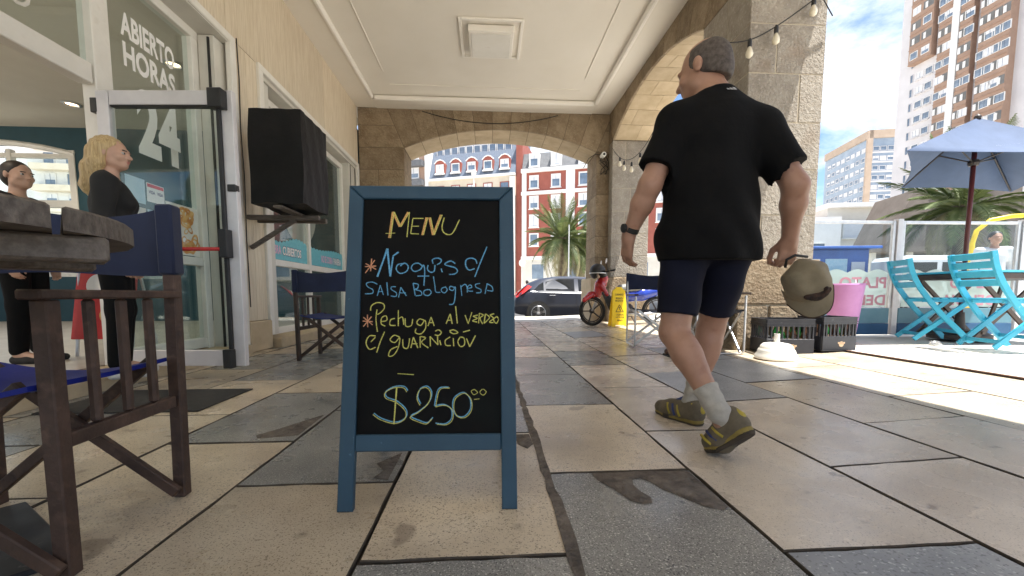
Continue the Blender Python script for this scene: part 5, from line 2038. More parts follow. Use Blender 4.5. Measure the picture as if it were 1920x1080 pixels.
M['cap_cloth'] = mat('khaki cap cotton', (.21, .175, .115), (.27, .23, .155), 12, rough=.9, bump=.3, bscale=240)
M['cap_patch'] = mat('dark embroidered patch', (.012, .010, .010), (.06, .03, .02), 40, rough=.9, bump=.5, bscale=120)

# ---------------------------------------------------------------- the walking man
mn = thing('person', 'person in black t-shirt and navy shorts walking away holding a cap', 'person', (.96, 1.70, 0))
sL, sR = (.815, 1.735, 1.365), (1.150, 1.675, 1.335)
eL, eR = (.700, 1.715, 1.105), (1.250, 1.585, 1.080)
wL, wR = (.650, 1.825, .905), (1.300, 1.665, .880)
hpL, hpR = (.865, 1.715, .865), (1.050, 1.690, .865)
kL, kR = (.815, 1.690, .475), (1.070, 1.845, .480)
aL, aR = (.900, 1.480, .185), (1.020, 1.905, .105)
b = Body()
torso = Body()
for T_ in (b, torso):
    T_.ell((.955, 1.705, .92), (.180, .135, .15), .05)              # hips
    T_.ell((.962, 1.712, 1.08), (.172, .140, .17), .06)             # waist, belly
    T_.ell((.975, 1.715, 1.26), (.182, .128, .18), .06)             # chest
    T_.cap(np.array(sL) + (.03, 0, .0), np.array(sR) + (-.03, 0, 0), .066, .066, .06)
    T_.cap((.93, 1.725, 1.435), np.array(sL) + (-.005, 0, .012), .055, .052, .05)
    T_.cap((1.04, 1.715, 1.425), np.array(sR) + (.005, 0, .012), .055, .052, .05)
    T_.cap((.985, 1.715, 1.40), (.985, 1.735, 1.48), .075, .062, .04)
b.cap((.985, 1.725, 1.41), (.968, 1.765, 1.555), .070, .064, .03)   # neck
hfr = frame_of(R(38), R(-8), R(2))
hw_f = head_prims(b, (.957, 1.785, 1.617), hfr, 1.07)
for s_, e_, w_ in ((sL, eL, wL), (sR, eR, wR)):
    s_, e_, w_ = map(np.array, (s_, e_, w_))
    b.cap(s_, e_, .062, .046, .03)
    b.cap(e_, e_ + (w_ - e_) * .35, .048, .047, .02)
    b.cap(e_ + (w_ - e_) * .35, w_, .047, .028, .02)
for h_, k_, a_ in ((hpL, kL, aL), (hpR, kR, aR)):
    h_, k_, a_ = map(np.array, (h_, k_, a_))
    b.cap(h_, k_, .088, .060, .04)
    b.cap(k_, k_ + (a_ - k_) * .30, .058, .060, .02)
    back = np.array((.0, -.022, 0))
    b.cap(k_ + (a_ - k_) * .18 + back, k_ + (a_ - k_) * .48 + back * .6, .050, .045, .03)   # calf
    b.cap(k_ + (a_ - k_) * .30, a_, .056, .036, .02)
    b.ell(k_ + np.array((0, .02, .0)), (.050, .048, .058), .02)
# feet inside the shoes
footL = [np.array((.965, 1.430, .130)), np.array((.935, 1.475, .085)), np.array((.912, 1.492, .045))]
footR = [np.array((1.035, 1.870, .055)), np.array((.985, 1.965, .050)), np.array((.955, 2.03, .038))]
b.chain([aL] + footL[1:], [.034, .030, .022], .02)
b.chain([aR] + footR[1:], [.034, .030, .022], .02)
hand_prims(b, wL, np.array((.06, .32, -.93)), np.array((.85, .25, .1)), np.array((.25, .9, .2)), curl=.62, s=1.03, thumb=.2)
hand_prims(b, wR, np.array((.10, .28, -.95)), np.array((.12, .95, .25)), np.array((-.95, .1, .1)), curl=1.05, s=1.05, thumb=.8)
b.build('body', M['skin'], mn, .006)
hr = Body()
wv = lambda x, y, z: np.array((.957, 1.785, 1.617)) + hfr @ (np.array((x, y, z)) * 1.07)
hr.ell(wv(0, -.014, .027), np.array((.0775, .0965, .090)) * 1.07, .01, hfr)
hr.ell(wv(0, -.05, -.02), np.array((.068, .062, .070)) * 1.07, .02, hfr)
hr.cut(wv(0, .030, .03), hfr @ np.array((0, 1, .15)))
hr.cut(wv(0, -.03, -.045), hfr @ np.array((0, .35, -1)))
hr.cut(wv(0, -.02, .085), hfr @ np.array((0, .25, 1)))
hr.build('hair', M['stubble'], mn, .006)
# t-shirt
ts = Body()
ts.p = list(torso.p)
ts.cap((.958, 1.708, .80), (.958, 1.708, 1.0), .155, .15, .08)
ts.ell((.958, 1.708, .84), (.205, .155, .20), .05)
for s_, e_ in ((sL, eL), (sR, eR)):
    s_, e_ = np.array(s_), np.array(e_)
    ts.cap(s_, s_ + (e_ - s_) * .80, .064, .070, .04)
for s_, e_ in ((sL, eL), (sR, eR)):
    s_, e_ = np.array(s_), np.array(e_)
    d_ = (e_ - s_) / np.linalg.norm(e_ - s_)
    q_ = s_ + (e_ - s_) * .72
    out_ = np.array((np.sign(s_[0] - .97), 0, 0))
    ts.cut(q_, d_ + np.array((0, 0, -.25)), near=q_ + d_ * .06 + out_ * .065, rad=.138)
ts.cut((.96, 1.7, .785), (0, .03, -1))
ts.cut((.983, 1.745, 1.497), (-.05, .25, 1))


def folds(X, Y, Z):
    q = .0055 * np.sin(38 * X + 9 * Z + 3 * np.sin(7 * Z)) * np.clip((1.22 - Z) / .4, 0, 1)
    q += .0045 * np.sin(26 * Z + 14 * X + 2 * np.sin(11 * X)) * np.clip((1.30 - Z) / .3, .15, 1)
    q += .006 * np.sin(21 * X - 16 * Z) * np.clip((Z - 1.15) / .15, 0, 1) * .6
    return q


shirt = ts.build('t_shirt', M['black_cloth'], mn, .007, grow=.012, wrinkle=folds)
M['mark'] = mat('grey print', (.45, .45, .46), (.5, .5, .5), 9, rough=.6)
lg = MB()
o0 = Vector((1.000, 1.6365, 1.470))
for k, (xa, xb, hh_) in enumerate(((-.018, -.008, .007), (-.006, .005, .011), (.007, .018, .015))):
    pass
n0 = Vector((0, -.80, .60)).normalized()
v0 = Vector((0, .60, .80)).normalized()
for k in range(3):
    x0_ = -.020 + k * .014
    lg.prism([(x0_, 0), (x0_ + .011, 0), (x0_ + .011 - .004, .006 + k * .0045), (x0_ - .004 + .002, .008 + k * .0045)], o0, (1, 0, 0), v0, n0, .0, .0015)
lg.build('logo_print', M['mark'], mn)
# shorts
sh = Body()
sh.ell((.955, 1.705, .89), (.178, .138, .12), .04)
for h_, k_, f_ in ((hpL, kL, .80), (hpR, kR, .78)):
    h_, k_ = np.array(h_), np.array(k_)
    q_ = h_ + (k_ - h_) * f_
    sh.cap(h_, h_ + (k_ - h_) * .95, .098, .079, .03)
    d_ = (k_ - h_) / np.linalg.norm(k_ - h_)
    sh.cut(q_, d_, near=q_ + d_ * .06, rad=.13)
sh.cut((.95, 1.7, .95), (0, 0, 1))
sh.build('shorts', M['navy_cloth'], mn, .007, grow=.004, wrinkle=lambda X, Y, Z: .003 * np.sin(40 * Z + 20 * X) + .003 * np.sin(30 * X + 10 * Y))


def sneaker(parent, heel, ball, toe, up, s=1.0):
    """running shoe along heel > ball > toe (points on the sole line)"""
    heel, ball, toe, up = (np.array(q, float) for q in (heel, ball, toe, up))
    d1 = (ball - heel) / np.linalg.norm(ball - heel)
    up1 = up - d1 * (up @ d1)
    up1 /= np.linalg.norm(up1)
    d2 = (toe - ball) / np.linalg.norm(toe - ball)
    up2 = up1 - d2 * (up1 @ d2)
    up2 /= np.linalg.norm(up2)
    sd = np.cross(d1, up1)
    par = None
    u = Body()
    u.chain([heel + up1 * .052 + d1 * .038, heel * .5 + ball * .5 + up1 * .048, ball + up2 * .040, toe - d2 * .036 + up2 * .034], [.036, .037, .041, .028], .02)
    u.chain([heel + up1 * .052 + d1 * .034, heel + up1 * .088 + d1 * .040], [.034, .035], .02)
    u.cap(heel + up1 * .085 + d1 * .060, ball + up1 * .055 - d1 * .02, .028, .030, .02)
    up_o = u.build('shoe', M['shoe_grey'], parent, .005, grow=.009)
    so = Body()
    so.chain([heel + up1 * .022 + d1 * .036, heel * .5 + ball * .5 + up1 * .020, ball + up2 * .018, toe - d2 * .036 + up2 * .018], [.042, .039, .047, .033], .015)
    so.cut(heel + up1 * .026, up1, near=heel, rad=.16)
    so.cut(ball + up2 * .024, up2, near=toe, rad=.10)
    so.cut(heel, -up1, near=heel * .6 + ball * .4, rad=.125)
    so.cut(ball - up2 * .001, -up2, near=toe + d2 * .02, rad=.105)
    so.build('midsole', M['shoe_mid'], up_o, .004)
    so2 = Body()
    so2.p = [list(q) for q in so.p]
    so2.post = [(q[0] - (up1 if i == 0 else up2) * .006, q[1], q[2], q[3]) for i, q in enumerate(so.post[2:])] + [(heel + up1 * .009, up1, heel, .16), (ball + up2 * .008, up2, toe, .10)]
    so2.build('outsole', M['sole'], up_o, .004, grow=.003)
    # coloured trim: collar, side stripes, laces
    tr = Body()
    tr.cap(heel + up1 * .105 + d1 * .018, heel + up1 * .070 + d1 * .004, .016, .020, .01)
    tr.cap(heel + up1 * .103 + d1 * .030 + sd * .030, heel + up1 * .103 + d1 * .030 - sd * .030, .010, .010, .01)
    tr.build('heel_tab', M['shoe_yellow'], up_o, .004)
    tg = Body()
    tg.cap(heel + up1 * .112 + d1 * .090, ball + up1 * .084 - d1 * .030, .018, .016, .01)
    tg.build('tongue', M['shoe_blue'], up_o, .005)
    for k in range(3):
        p = heel + d1 * (.085 + .030 * k)
        for sg in (-1, 1):
            MB().tube([Vector(p + sd * sg * .050 + up1 * .030), Vector(p + d1 * .012 + sd * sg * .050 + up1 * .055), Vector(p + d1 * .024 + sd * sg * .038 + up1 * .082)], .006, 6).build('stripe', M['shoe_yellow'] if k != 1 else M['shoe_blue'], up_o, smooth=True)
    return up_o


sneaker(mn, (.985, 1.392, .128), (.927, 1.478, .028), (.893, 1.545, .000), (-.25, .70, .85))
sneaker(mn, (1.040, 1.845, .002), (.965, 2.005, .000), (.922, 2.095, .006), (0, 0, 1))
for a_, k_, hh_ in ((aL, kL, .30), (aR, kR, .34)):
    a_, k_ = np.array(a_), np.array(k_)
    sk = Body()
    top_ = a_ + (k_ - a_) * hh_
    bot = a_ + (np.array((.0, .0, -.055)) if a_[2] < .15 else np.array((.03, -.01, -.055)))
    sk.chain([bot, a_, top_], [.034, .041, .050], .02)
    d_ = (k_ - a_) / np.linalg.norm(k_ - a_)
    sk.cut(a_ + (k_ - a_) * (hh_ - .02), d_)
    sk.build('sock', M['sock'], mn, .005, wrinkle=lambda X, Y, Z: .0017 * np.sin(130 * Z + 12 * X + 25 * Y))
# wrist watch
e_, w_ = np.array(eL), np.array(wL)
ax_ = Vector((w_ - e_)).normalized()
wt = MB().lathe([(.031, -.013), (.0345, -.011), (.0345, .011), (.031, .013)], 24, Vector(w_) - ax_ * .035, ax_, cap=False).build('watch', M['black_rubber'], mn, smooth=40)
MB().lathe([(.020, 0), (.020, .010), (.017, .012)], 20, Vector(w_) - ax_ * .035 + Vector((-.033, -.006, .004)), Vector((-1, -.25, -.1))).build('watch_case', M['black'], wt, smooth=40)

# the cap hanging from his right hand
cp = thing('cap', 'khaki baseball cap with a dark embroidered patch held in a hand', 'cap', (1.38, 1.66, .68))
cu_ = np.array((.50, .05, -.86))      # towards the peak
cu_ /= np.linalg.norm(cu_)
cn_ = np.array((-.25, -.93, -.28))    # crown side facing the viewer
cn_ -= cu_ * (cn_ @ cu_)
cn_ /= np.linalg.norm(cn_)
cs_ = np.cross(cu_, cn_)
cc_ = np.array((1.375, 1.655, .705))
cfr = np.stack([cs_, cu_, cn_], 1)
cb_ = Body()
cb_.ell(cc_, (.088, .092, .075), .02, cfr)
cb_.ell(cc_ + cn_ * .012 + cu_ * .02, (.080, .070, .066), .02, cfr)
cb_.cut(cc_ - cn_ * .010, -cn_)
cb_.build('crown', M['cap_cloth'], cp, .005, wrinkle=lambda X, Y, Z: .004 * np.sin(60 * X + 40 * Z) + .003 * np.sin(70 * Z - 30 * X))
pk = MB()
vs, fs = [], []
nU, nV = 14, 6
for th in (0, 1):
    for i in range(nU + 1):
        t_ = -1 + 2 * i / nU
        for j in range(nV + 1):
            f = j / nV
            wd = .094 * t_
            y0_ = .070 * math.sqrt(max(1 - t_ * t_, 0)) + .005
            y1_ = .085 + .100 * (1 - abs(t_) ** 2.8)
            yy = y0_ + (y1_ - y0_) * f
            zz = .004 - .028 * t_ * t_ - .010 * f - th * .004
            vs.append(tuple(cc_ + cs_ * wd + cu_ * yy + cn_ * zz))
st = (nU + 1) * (nV + 1)
for i in range(nU):
    for j in range(nV):
        q = i * (nV + 1) + j
        fs += [(q, q + 1, q + nV + 2, q + nV + 1), (st + q, st + q + nV + 1, st + q + nV + 2, st + q + 1)]
for i in range(nU):
    q = i * (nV + 1) + nV
    fs.append((q, q + nV + 1, st + q + nV + 1, st + q))
pk.add(vs, fs).build('peak', M['cap_cloth'], cp, smooth=60)
edge = [Vector(cc_ + cs_ * .094 * t_ + cu_ * (.085 + .100 * (1 - abs(t_) ** 2.8)) + cn_ * (.004 - .028 * t_ * t_ - .012)) for t_ in np.linspace(-1, 1, 25)]
MB().tube(edge, .0035, 6).build('peak_edge', M['cap_patch'], cp, smooth=True)
pt_ = Body()
for (a0, b0, r0) in ((-.035, .062, .012), (-.018, .070, .016), (.000, .074, .018), (.020, .066, .016), (.038, .055, .013), (.012, .080, .012), (-.03, .05, .008)):
    zz_ = .075 * math.sqrt(max(0.05, 1 - (a0 / .088) ** 2 - (b0 / .095) ** 2)) + .002
    pt_.ell(cc_ + cs_ * a0 + cu_ * (b0 - .008) + cn_ * (zz_ + .017), (r0 * 1.3, r0 * 1.1, .010), .006, cfr)
pt_.build('patch', M['cap_patch'], cp, .004)
MB().tube([Vector(cc_ - cu_ * .085 + cs_ * .05 - cn_ * .005), Vector(cc_ - cu_ * .115 + cs_ * .035), Vector(cc_ - cu_ * .118), Vector(cc_ - cu_ * .088 - cs_ * .04 - cn_ * .004)], .006, 6).build('strap', M['black'], cp, smooth=True)


# ---------------------------------------------------------------- other people
def hair_mass(parent, c, fr, m, s=1.0, long=False):
    w = lambda x, y, z: np.array(c) + fr @ (np.array((x, y, z)) * s)
    hb = Body()
    hb.ell(w(0, -.020, .032), np.array((.083, .098, .092)) * s, .02, fr)
    hb.ell(w(0, -.055, -.01), np.array((.078, .065, .09)) * s, .03, fr)
    if long:
        hb.chain([w(.0, -.075, -.02), w(.01, -.105, -.12), w(.02, -.125, -.23), w(.02, -.115, -.31)], [.064 * s, .060 * s, .048 * s, .018 * s], .04)
        hb.chain([w(-.045, -.045, -.01), w(-.055, -.05, -.11), w(-.05, -.045, -.20)], [.045 * s, .042 * s, .018 * s], .03)
        hb.chain([w(.058, -.035, .03), w(.076, -.045, -.08), w(.072, -.06, -.20)], [.034 * s, .034 * s, .018 * s], .03)
    hb.cut(w(0, .070, .055), fr @ np.array((0, 1, -.45)), near=w(0, .10, -.03), rad=.135 * s)
    hb.cut(w(0, .018, -.01), fr @ np.array((0, 1, 0)), near=w(0, .08, -.05), rad=.10)
    return hb.build('hair', m, parent, .006, wrinkle=(lambda X, Y, Z: .0022 * np.sin(170 * (X + Y) + 6 * Z) + .0012 * np.sin(410 * X - 160 * Y)) if long else None)


M['blonde'] = mat('blonde hair', (.36, .24, .10), (.62, .47, .25), 3, rough=.5, stretch=(50, 50, 2), bump=.5, bscale=3, bdist=.006)
M['brown_hair'] = mat('dark brown hair', (.018, .012, .010), (.035, .024, .018), 20, rough=.5)
M['black_knit'] = mat('black knit top', (.007, .007, .008), (.012, .012, .013), 6, rough=.85, bump=.3, bscale=200, bdist=.003)
M['white_shoe'] = mat('white canvas shoe', (.62, .60, .56), (.70, .68, .64), 9, rough=.7)

M['eye'] = mat('eye', (.42, .40, .38), (.46, .44, .42), 5, rough=.2)
M['iris'] = mat('iris', (.05, .03, .02), (.07, .04, .025), 5, rough=.15)
M['lip'] = mat('lips', (.42, .15, .12), (.48, .18, .14), 9, rough=.4)


def standing(label, base, yaw, height, top, bottom, skin, hair, long=False, fem=False, head_yaw=None, h=.009, hands=True, shoes='black_rubber', sleeves=True, group=None, arms='down', lips=False):
    """a relaxed standing figure built at base, facing yaw (0 = +Y)"""
    t = thing('person', label, 'person', base, 0, group)
    B0 = np.array(base, float)
    fr = frame_of(yaw)
    s = height / 1.70
    W_ = lambda x, y, z: B0 + fr @ (np.array((x, y, z)) * s)
    sw = .155 if fem else .185
    b = Body()
    cloth = Body()
    for T_ in (b, cloth):
        T_.ell(W_(0, 0, .93), np.array((.155, .115, .12)) * s, .05, fr)
        T_.ell(W_(0, .005, 1.08), np.array((.125 if fem else .145, .10, .15)) * s, .05, fr)
        T_.ell(W_(0, .01, 1.24), np.array((.145 if fem else .165, .110, .15)) * s, .05, fr)
        T_.cap(W_(-sw + .03, 0, 1.365), W_(sw - .03, 0, 1.365), .058 * s, .058 * s, .05)
        if fem:
            T_.ell(W_(-.065, .085, 1.24), np.array((.055, .05, .055)) * s, .03, fr)
            T_.ell(W_(.065, .085, 1.24), np.array((.055, .05, .055)) * s, .03, fr)
    b.cap(W_(0, .0, 1.38), W_(0, .015, 1.52), .052 * s, .048 * s, .03)
    hf = frame_of(yaw if head_yaw is None else head_yaw)
    hc = W_(0, .025, 1.585)
    wv_ = head_prims(b, hc, hf, s * 1.0, fem)
    pants = Body()
    for sx in (-1, 1):
        S_, E_, Wr = W_(sx * sw, 0, 1.36), W_(sx * (sw + .055), -.02, 1.08), W_(sx * (sw + .045), .06, .84)
        if arms == 'folded':
            E_, Wr = W_(sx * (sw + .05), .0, 1.09), W_(sx * .03, .20, 1.10)
        b.chain([S_, E_, Wr], [.050 * s, .038 * s, .026 * s], .025)
        cloth.chain([S_, E_], [.056 * s, .045 * s], .03)
        if sleeves:
            cloth.chain([E_, E_ + (Wr - E_) * .92], [.044 * s, .034 * s], .02)
        if hands:
            dv = (Wr - E_) / np.linalg.norm(Wr - E_)
            hand_prims(b, Wr, dv, fr @ np.array((-sx, .1, 0)), fr @ np.array((-.1 * sx, 1, 0)), curl=.55, s=.92 * s)
        H_, K_, A_ = W_(sx * .085, 0, .90), W_(sx * .090, .015, .49), W_(sx * .095, -.01, .085)
        b.chain([H_, K_, A_], [.082 * s, .056 * s, .038 * s], .03)
        b.chain([A_, W_(sx * .105, .12, .04)], [.038 * s, .030 * s], .02)
        pants.chain([H_, K_, A_ + np.array((0, 0, .03))], [.094 * s, .068 * s, .054 * s], .03)
    b.build('body', skin, t, h)
    pants.ell(W_(0, 0, .92), np.array((.165, .125, .12)) * s, .04, fr)
    pants.cut(W_(0, 0, 1.02), (0, 0, 1))
    pants.build('trousers', bottom, t, h, grow=.003)
    cloth.ell(W_(0, 0, .93), np.array((.165, .125, .13)) * s, .04, fr)
    cloth.cut(W_(0, 0, .88), (0, 0, -1))
    cloth.cut(W_(0, .055, 1.40), fr @ np.array((0, .62, 1.0)))
    cloth.build('top', top, t, h, grow=.010, wrinkle=lambda X, Y, Z: .003 * np.sin(35 * Z + 20 * X) + .003 * np.sin(40 * X - 12 * Z))
    for sx in (-1, 1):
        so = Body()
        so.chain([W_(sx * .095, -.035, .035), W_(sx * .10, .06, .035), W_(sx * .108, .16, .028)], [.040 * s, .040 * s, .032 * s], .02)
        so.cut(B0, (0, 0, -1))
        so.build('shoe', M[shoes], t, h)
    hair_mass(t, hc, hf, hair, s, long)
    if h < .0085:
        for sx in (-1, 1):
            e = wv_(sx * .031, .082, .001)
            MB().lathe([(.0, -.011), (.008, -.008), (.011, 0), (.008, .008), (.0, .011)], 12, Vector(e), Vector(hf[:, 1])).build('eye', M['eye'], t, smooth=True)
            MB().lathe([(.0055, .0085), (.0055, .0095), (.0, .0115)], 12, Vector(e), Vector(hf[:, 1])).build('iris', M['iris'], t, smooth=True)
            MB().bar(Vector(wv_(sx * .016, .097, .020)), Vector(wv_(sx * .046, .088, .019)), .004, .006).build('eyebrow', M['brown_hair'], t)
        lp = Body()
        lp.ell(wv_(0, .0925, -.052), np.array((.020, .009, .0045)) * s, .003, hf)
        lp.ell(wv_(0, .0895, -.062), np.array((.017, .009, .0050)) * s, .003, hf)
        if lips:
            lp.build('lips', M['lip'], t, .003)
    return t


wm = standing('person with long blonde hair in a black top standing in the cafe doorway', (-2.385, 2.75, .10), R(-55), 1.53, M['black_knit'], M['black_cloth'], M['skin_f'], M['blonde'],
              long=True, fem=True, head_yaw=R(-78), h=.006, shoes='white_shoe', lips=True)
standing('person with tied back dark hair looking down inside the cafe', (-3.63, 3.40, .10), R(-80), 1.56, M['black_knit'], M['black_cloth'], M['skin_f'], M['brown_hair'], fem=True, head_yaw=R(-100), h=.007)
M['red_cloth'] = mat('red cotton', (.42, .03, .03), (.48, .04, .035), 5, rough=.8)
M['white_cloth'] = mat('white cotton', (.62, .62, .64), (.70, .70, .72), 5, rough=.8)
M['jeans'] = mat('blue denim', (.05, .09, .20), (.07, .12, .26), 20, rough=.85)
standing('person in a red shirt behind the menu board by the cafe window', (-1.78, 6.6, 0), R(160), 1.30, M['red_cloth'], M['jeans'], M['skin'], M['brown_hair'], h=.011)
for (lb, p, yw, tp, bt, hh_) in (('pedestrian in a white shirt and blue jeans across the street', (2.35, 23.4, -.26), 20, 'white_cloth', 'jeans', 1.72),
                               ('pedestrian in a red shirt across the street beside a white shirted one', (3.25, 24.2, -.26), 100, 'red_cloth', 'jeans', 1.45),
                               ('pedestrian in a dark top across the street behind the hatchback', (3.95, 25.0, -.26), -40, 'black_cloth', 'black_cloth', 1.50)):
    standing(lb, p, R(yw), hh_, M[tp], M[bt], M['skin'], M['brown_hair'], h=.018, hands=False)
standing('person in a pale top seen through the windbreak glass', (8.6, 6.35, .083), R(150), 1.62, M['white_cloth'], M['black_cloth'], M['skin'], M['brown_hair'], h=.012)
# a brown shoe of somebody sitting out of sight behind the walking man
bs_ = Body()
bs_.chain([(1.93, 3.93, .085), (1.88, 3.90, .085), (1.80, 3.86, .072)], [.042, .042, .034], .02)
bs_.cut((0, 0, .038), (0, 0, -1))
e_ = thing('shoe', 'dark brown leather shoe on the paving beside the aluminium chairs', 'shoe', (1.87, 3.9, .036))
M['brown_leather'] = mat('dark brown leather', (.05, .02, .014), (.08, .032, .022), 9, rough=.35)
bs_.build('upper', M['brown_leather'], e_, .006)
MB().box((1.865, 3.897, .043), (.20, .085, .016), Matrix.Rotation(R(28), 3, 'Z'), ch=.006).build('sole', M['black_rubber'], e_)

# ================================================================== VEHICLES
def car(label, loc, rz, paint):
    t = thing('parked_car', label, 'car', loc, rz)
    kw = dict(world=False)
    st = [  # x, bottom, belt, roof, half width low, half width top
        (0.00, .42, .62, .66, .66, .60), (0.06, .30, .78, .84, .78, .66), (.22, .26, .93, 1.02, .84, .62), (.50, .24, .98, 1.26, .87, .60), (.85, .20, .985, 1.40, .885, .60),
        (1.40, .20, .97, 1.475, .89, .61), (2.00, .20, .955, 1.48, .89, .61), (2.60, .20, .945, 1.43, .89, .60), (2.95, .20, .94, 1.30, .89, .61), (3.35, .22, .93, 1.02, .88, .66),
        (3.80, .24, .86, .90, .86, .66), (4.15, .28, .76, .80, .80, .62), (4.32, .36, .60, .62, .68, .56)]
    vs, fs = [], []
    for (x, zb, zt, zr, w, wt) in st:
        half_ = [(w * .90, zb), (w * .985, zb + .10), (w, zb + (zt - zb) * .55), (w * .985, zt - .03), (w * .955, zt), (wt + (w * .955 - wt) * .12, zr - .05), (wt * .80, zr), (0, zr + .015)]
        ring = [(x, -y, z) for y, z in half_] + [(x, y, z) for y, z in half_[-2::-1]]
        vs += ring
    n = 15
    for i in range(len(st) - 1):
        for j in range(n - 1):
            fs.append((i * n + j, i * n + j + 1, (i + 1) * n + j + 1, (i + 1) * n + j))
        fs.append((i * n + n - 1, i * n, (i + 1) * n, (i + 1) * n + n - 1))
    fs += [tuple(range(n)), tuple((len(st) - 1) * n + j for j in range(n))]
    bd = MB().add(vs, fs).build('body', paint, t, smooth=38, **kw)
    gl = M['glass_dark_solid']

    def sidepanel(pts, off, m, name, par=t):
        for sy in (-1, 1):
            q = []
            for (x, f) in pts:   # f: 0 belt .. 1 roof
                row = [np.interp(x, [s[0] for s in st], [s[k] for s in st]) for k in range(6)]
                y = row[4] * .955 + (row[5] + (row[4] * .955 - row[5]) * .12 - row[4] * .955) * f
                z = row[2] + (row[3] - .05 - row[2]) * f
                q.append((x, sy * (y + off), z + .004))
            q2 = [(a, b_ - sy * .03, c) for a, b_, c in q]
            k = len(q)
            MB().add(q + q2, [tuple(range(k)), tuple(range(k, 2 * k))] + [(i, (i + 1) % k, k + (i + 1) % k, k + i) for i in range(k)]).build(name, m, par, **kw)
    sidepanel([(.62, .10), (.95, .10), (.95, .80), (.80, .62)], .006, gl, 'side_window')
    sidepanel([(1.02, .10), (1.92, .10), (1.92, .90), (1.45, .90), (1.02, .80)], .006, gl, 'side_window')
    sidepanel([(2.05, .10), (3.05, .10), (2.78, .60), (2.50, .86), (2.05, .90)], .006, gl, 'side_window')
    sidepanel([(.55, .02), (3.1, .02), (3.1, .07), (.55, .07)], .010, M['alu'], 'belt_trim')
    for (xa, za, xb, zb_, nm) in ((.16, .98, .55, 1.28, 'rear_window'), (3.30, 1.03, 2.72, 1.40, 'windscreen')):
        MB().add([(xa, -.56, za), (xa, .56, za), (xb, .50, zb_), (xb, -.50, zb_)], [(0, 1, 2, 3)]).build(nm, gl, t, **kw)
    for sy in (-1, 1):
        MB().add([(.10, sy * .800, .80), (.34, sy * .868, .955), (.58, sy * .80, 1.14), (.46, sy * .74, 1.20), (.16, sy * .755, .98), (.06, sy * .70, .84)], [(0, 1, 2, 3, 4, 5)]).build('tail_lamp', M['red_plastic'], t, **kw)
        MB().box((4.14, sy * .66, .74), (.20, .22, .10), ch=.03).build('headlight', M['white_plastic'], t, **kw)
        for x_ in (1.22, 2.30):
            MB().box((x_, sy * .905, .86), (.20, .025, .03), ch=.008).build('door_handle', paint, t, **kw)
        for x_ in (1.98, 3.12, 1.05):
            MB().box((x_, sy * .8905, .60), (.008, .006, .62 if x_ > 1.5 else .45)).build('door_seam', M['dark_gap'], t, **kw)
        MB().box((3.0, sy * .97, 1.0), (.12, .16, .12), ch=.03).build('wing_mirror', paint, t, **kw)
        for x_ in (.78, 3.42):
            MB().lathe([(.37, 0), (.37, .02)], 28, (x_, sy * .885, .33), (0, sy, 0)).build('wheel_arch', M['dark_gap'], t, **kw)
            wl = MB().lathe([(.20, 0), (.315, .0), (.318, .03), (.31, .05), (.25, .055)], 28, (x_, sy * .855, .316), (0, sy, 0)).build('wheel', M['black_rubber'], t, smooth=40, **kw)
            rm = MB().lathe([(.235, .050), (.225, .058), (.205, .045)], 28, (x_, sy * .856, .316), (0, sy, 0), cap=False)
            rm.lathe([(.055, .03), (.055, .055), (.03, .06)], 14, (x_, sy * .856, .316), (0, sy, 0))
            for k in range(5):
                a = 2 * math.pi * k / 5 + .3
                p0 = Vector((x_, sy * (.856 + .047), .316))
                d_ = Vector((math.cos(a), 0, math.sin(a)))
                rm.bar(p0 + d_ * .04, p0 + d_ * .222, .075, .014, up=(0, 1, 0))
            rm.build('rim', M['alu'], wl, smooth=40, **kw)
    MB().box((.02, 0, .44), (.10, 1.45, .16), ch=.03).build('bumper', paint, t, **kw)
    return t


M['car_navy'] = mat('dark navy car paint', (.014, .019, .035), (.017, .023, .042), 2, rough=.35, coat=.25)
M['car_silver'] = mat('silver car paint', (.36, .38, .41), (.40, .42, .45), 2, rough=.25, metal=.5, coat=.6)
M['car_white'] = mat('white car paint', (.62, .63, .64), (.66, .67, .68), 2, rough=.25, coat=.6)
M['glass_dark_solid'] = mat('dark car window', (.012, .013, .014), (.02, .021, .023), 3, rough=.12, spec=.35)
car('dark navy hatchback parked across the end of the stone arch', (.86, 13.35, -.26), R(-2), M['car_navy'])
car('silver hatchback parked beyond the navy one', (4.6, 17.6, -.26), R(-4), M['car_silver'])
car('white hatchback parked behind the glass windbreak', (13.5, 13.6, -.26), R(-8), M['car_white'])
car('dark hatchback parked at the kerb beside the blue kiosk', (19.0, 14.5, -.26), R(-8), M['car_navy'])

# ---- red underbone scooter leaning by the corner pillar
sx0, sy0 = 2.02, 7.62
mc = thing('scooter', 'red motor scooter with a helmet on its handlebar parked by the corner pillar', 'scooter', (sx0, sy0, gz(2.0)), R(-6))
kw = dict(world=False)
M['red_paint'] = mat('glossy red plastic', (.40, .015, .015), (.46, .02, .02), 4, rough=.2, coat=.6)
M['blue_paint'] = mat('glossy blue plastic', (.015, .04, .32), (.02, .055, .40), 4, rough=.2, coat=.6)
M['seat_grey'] = mat('grey vinyl seat', (.20, .21, .20), (.28, .29, .28), 6, rough=.45)


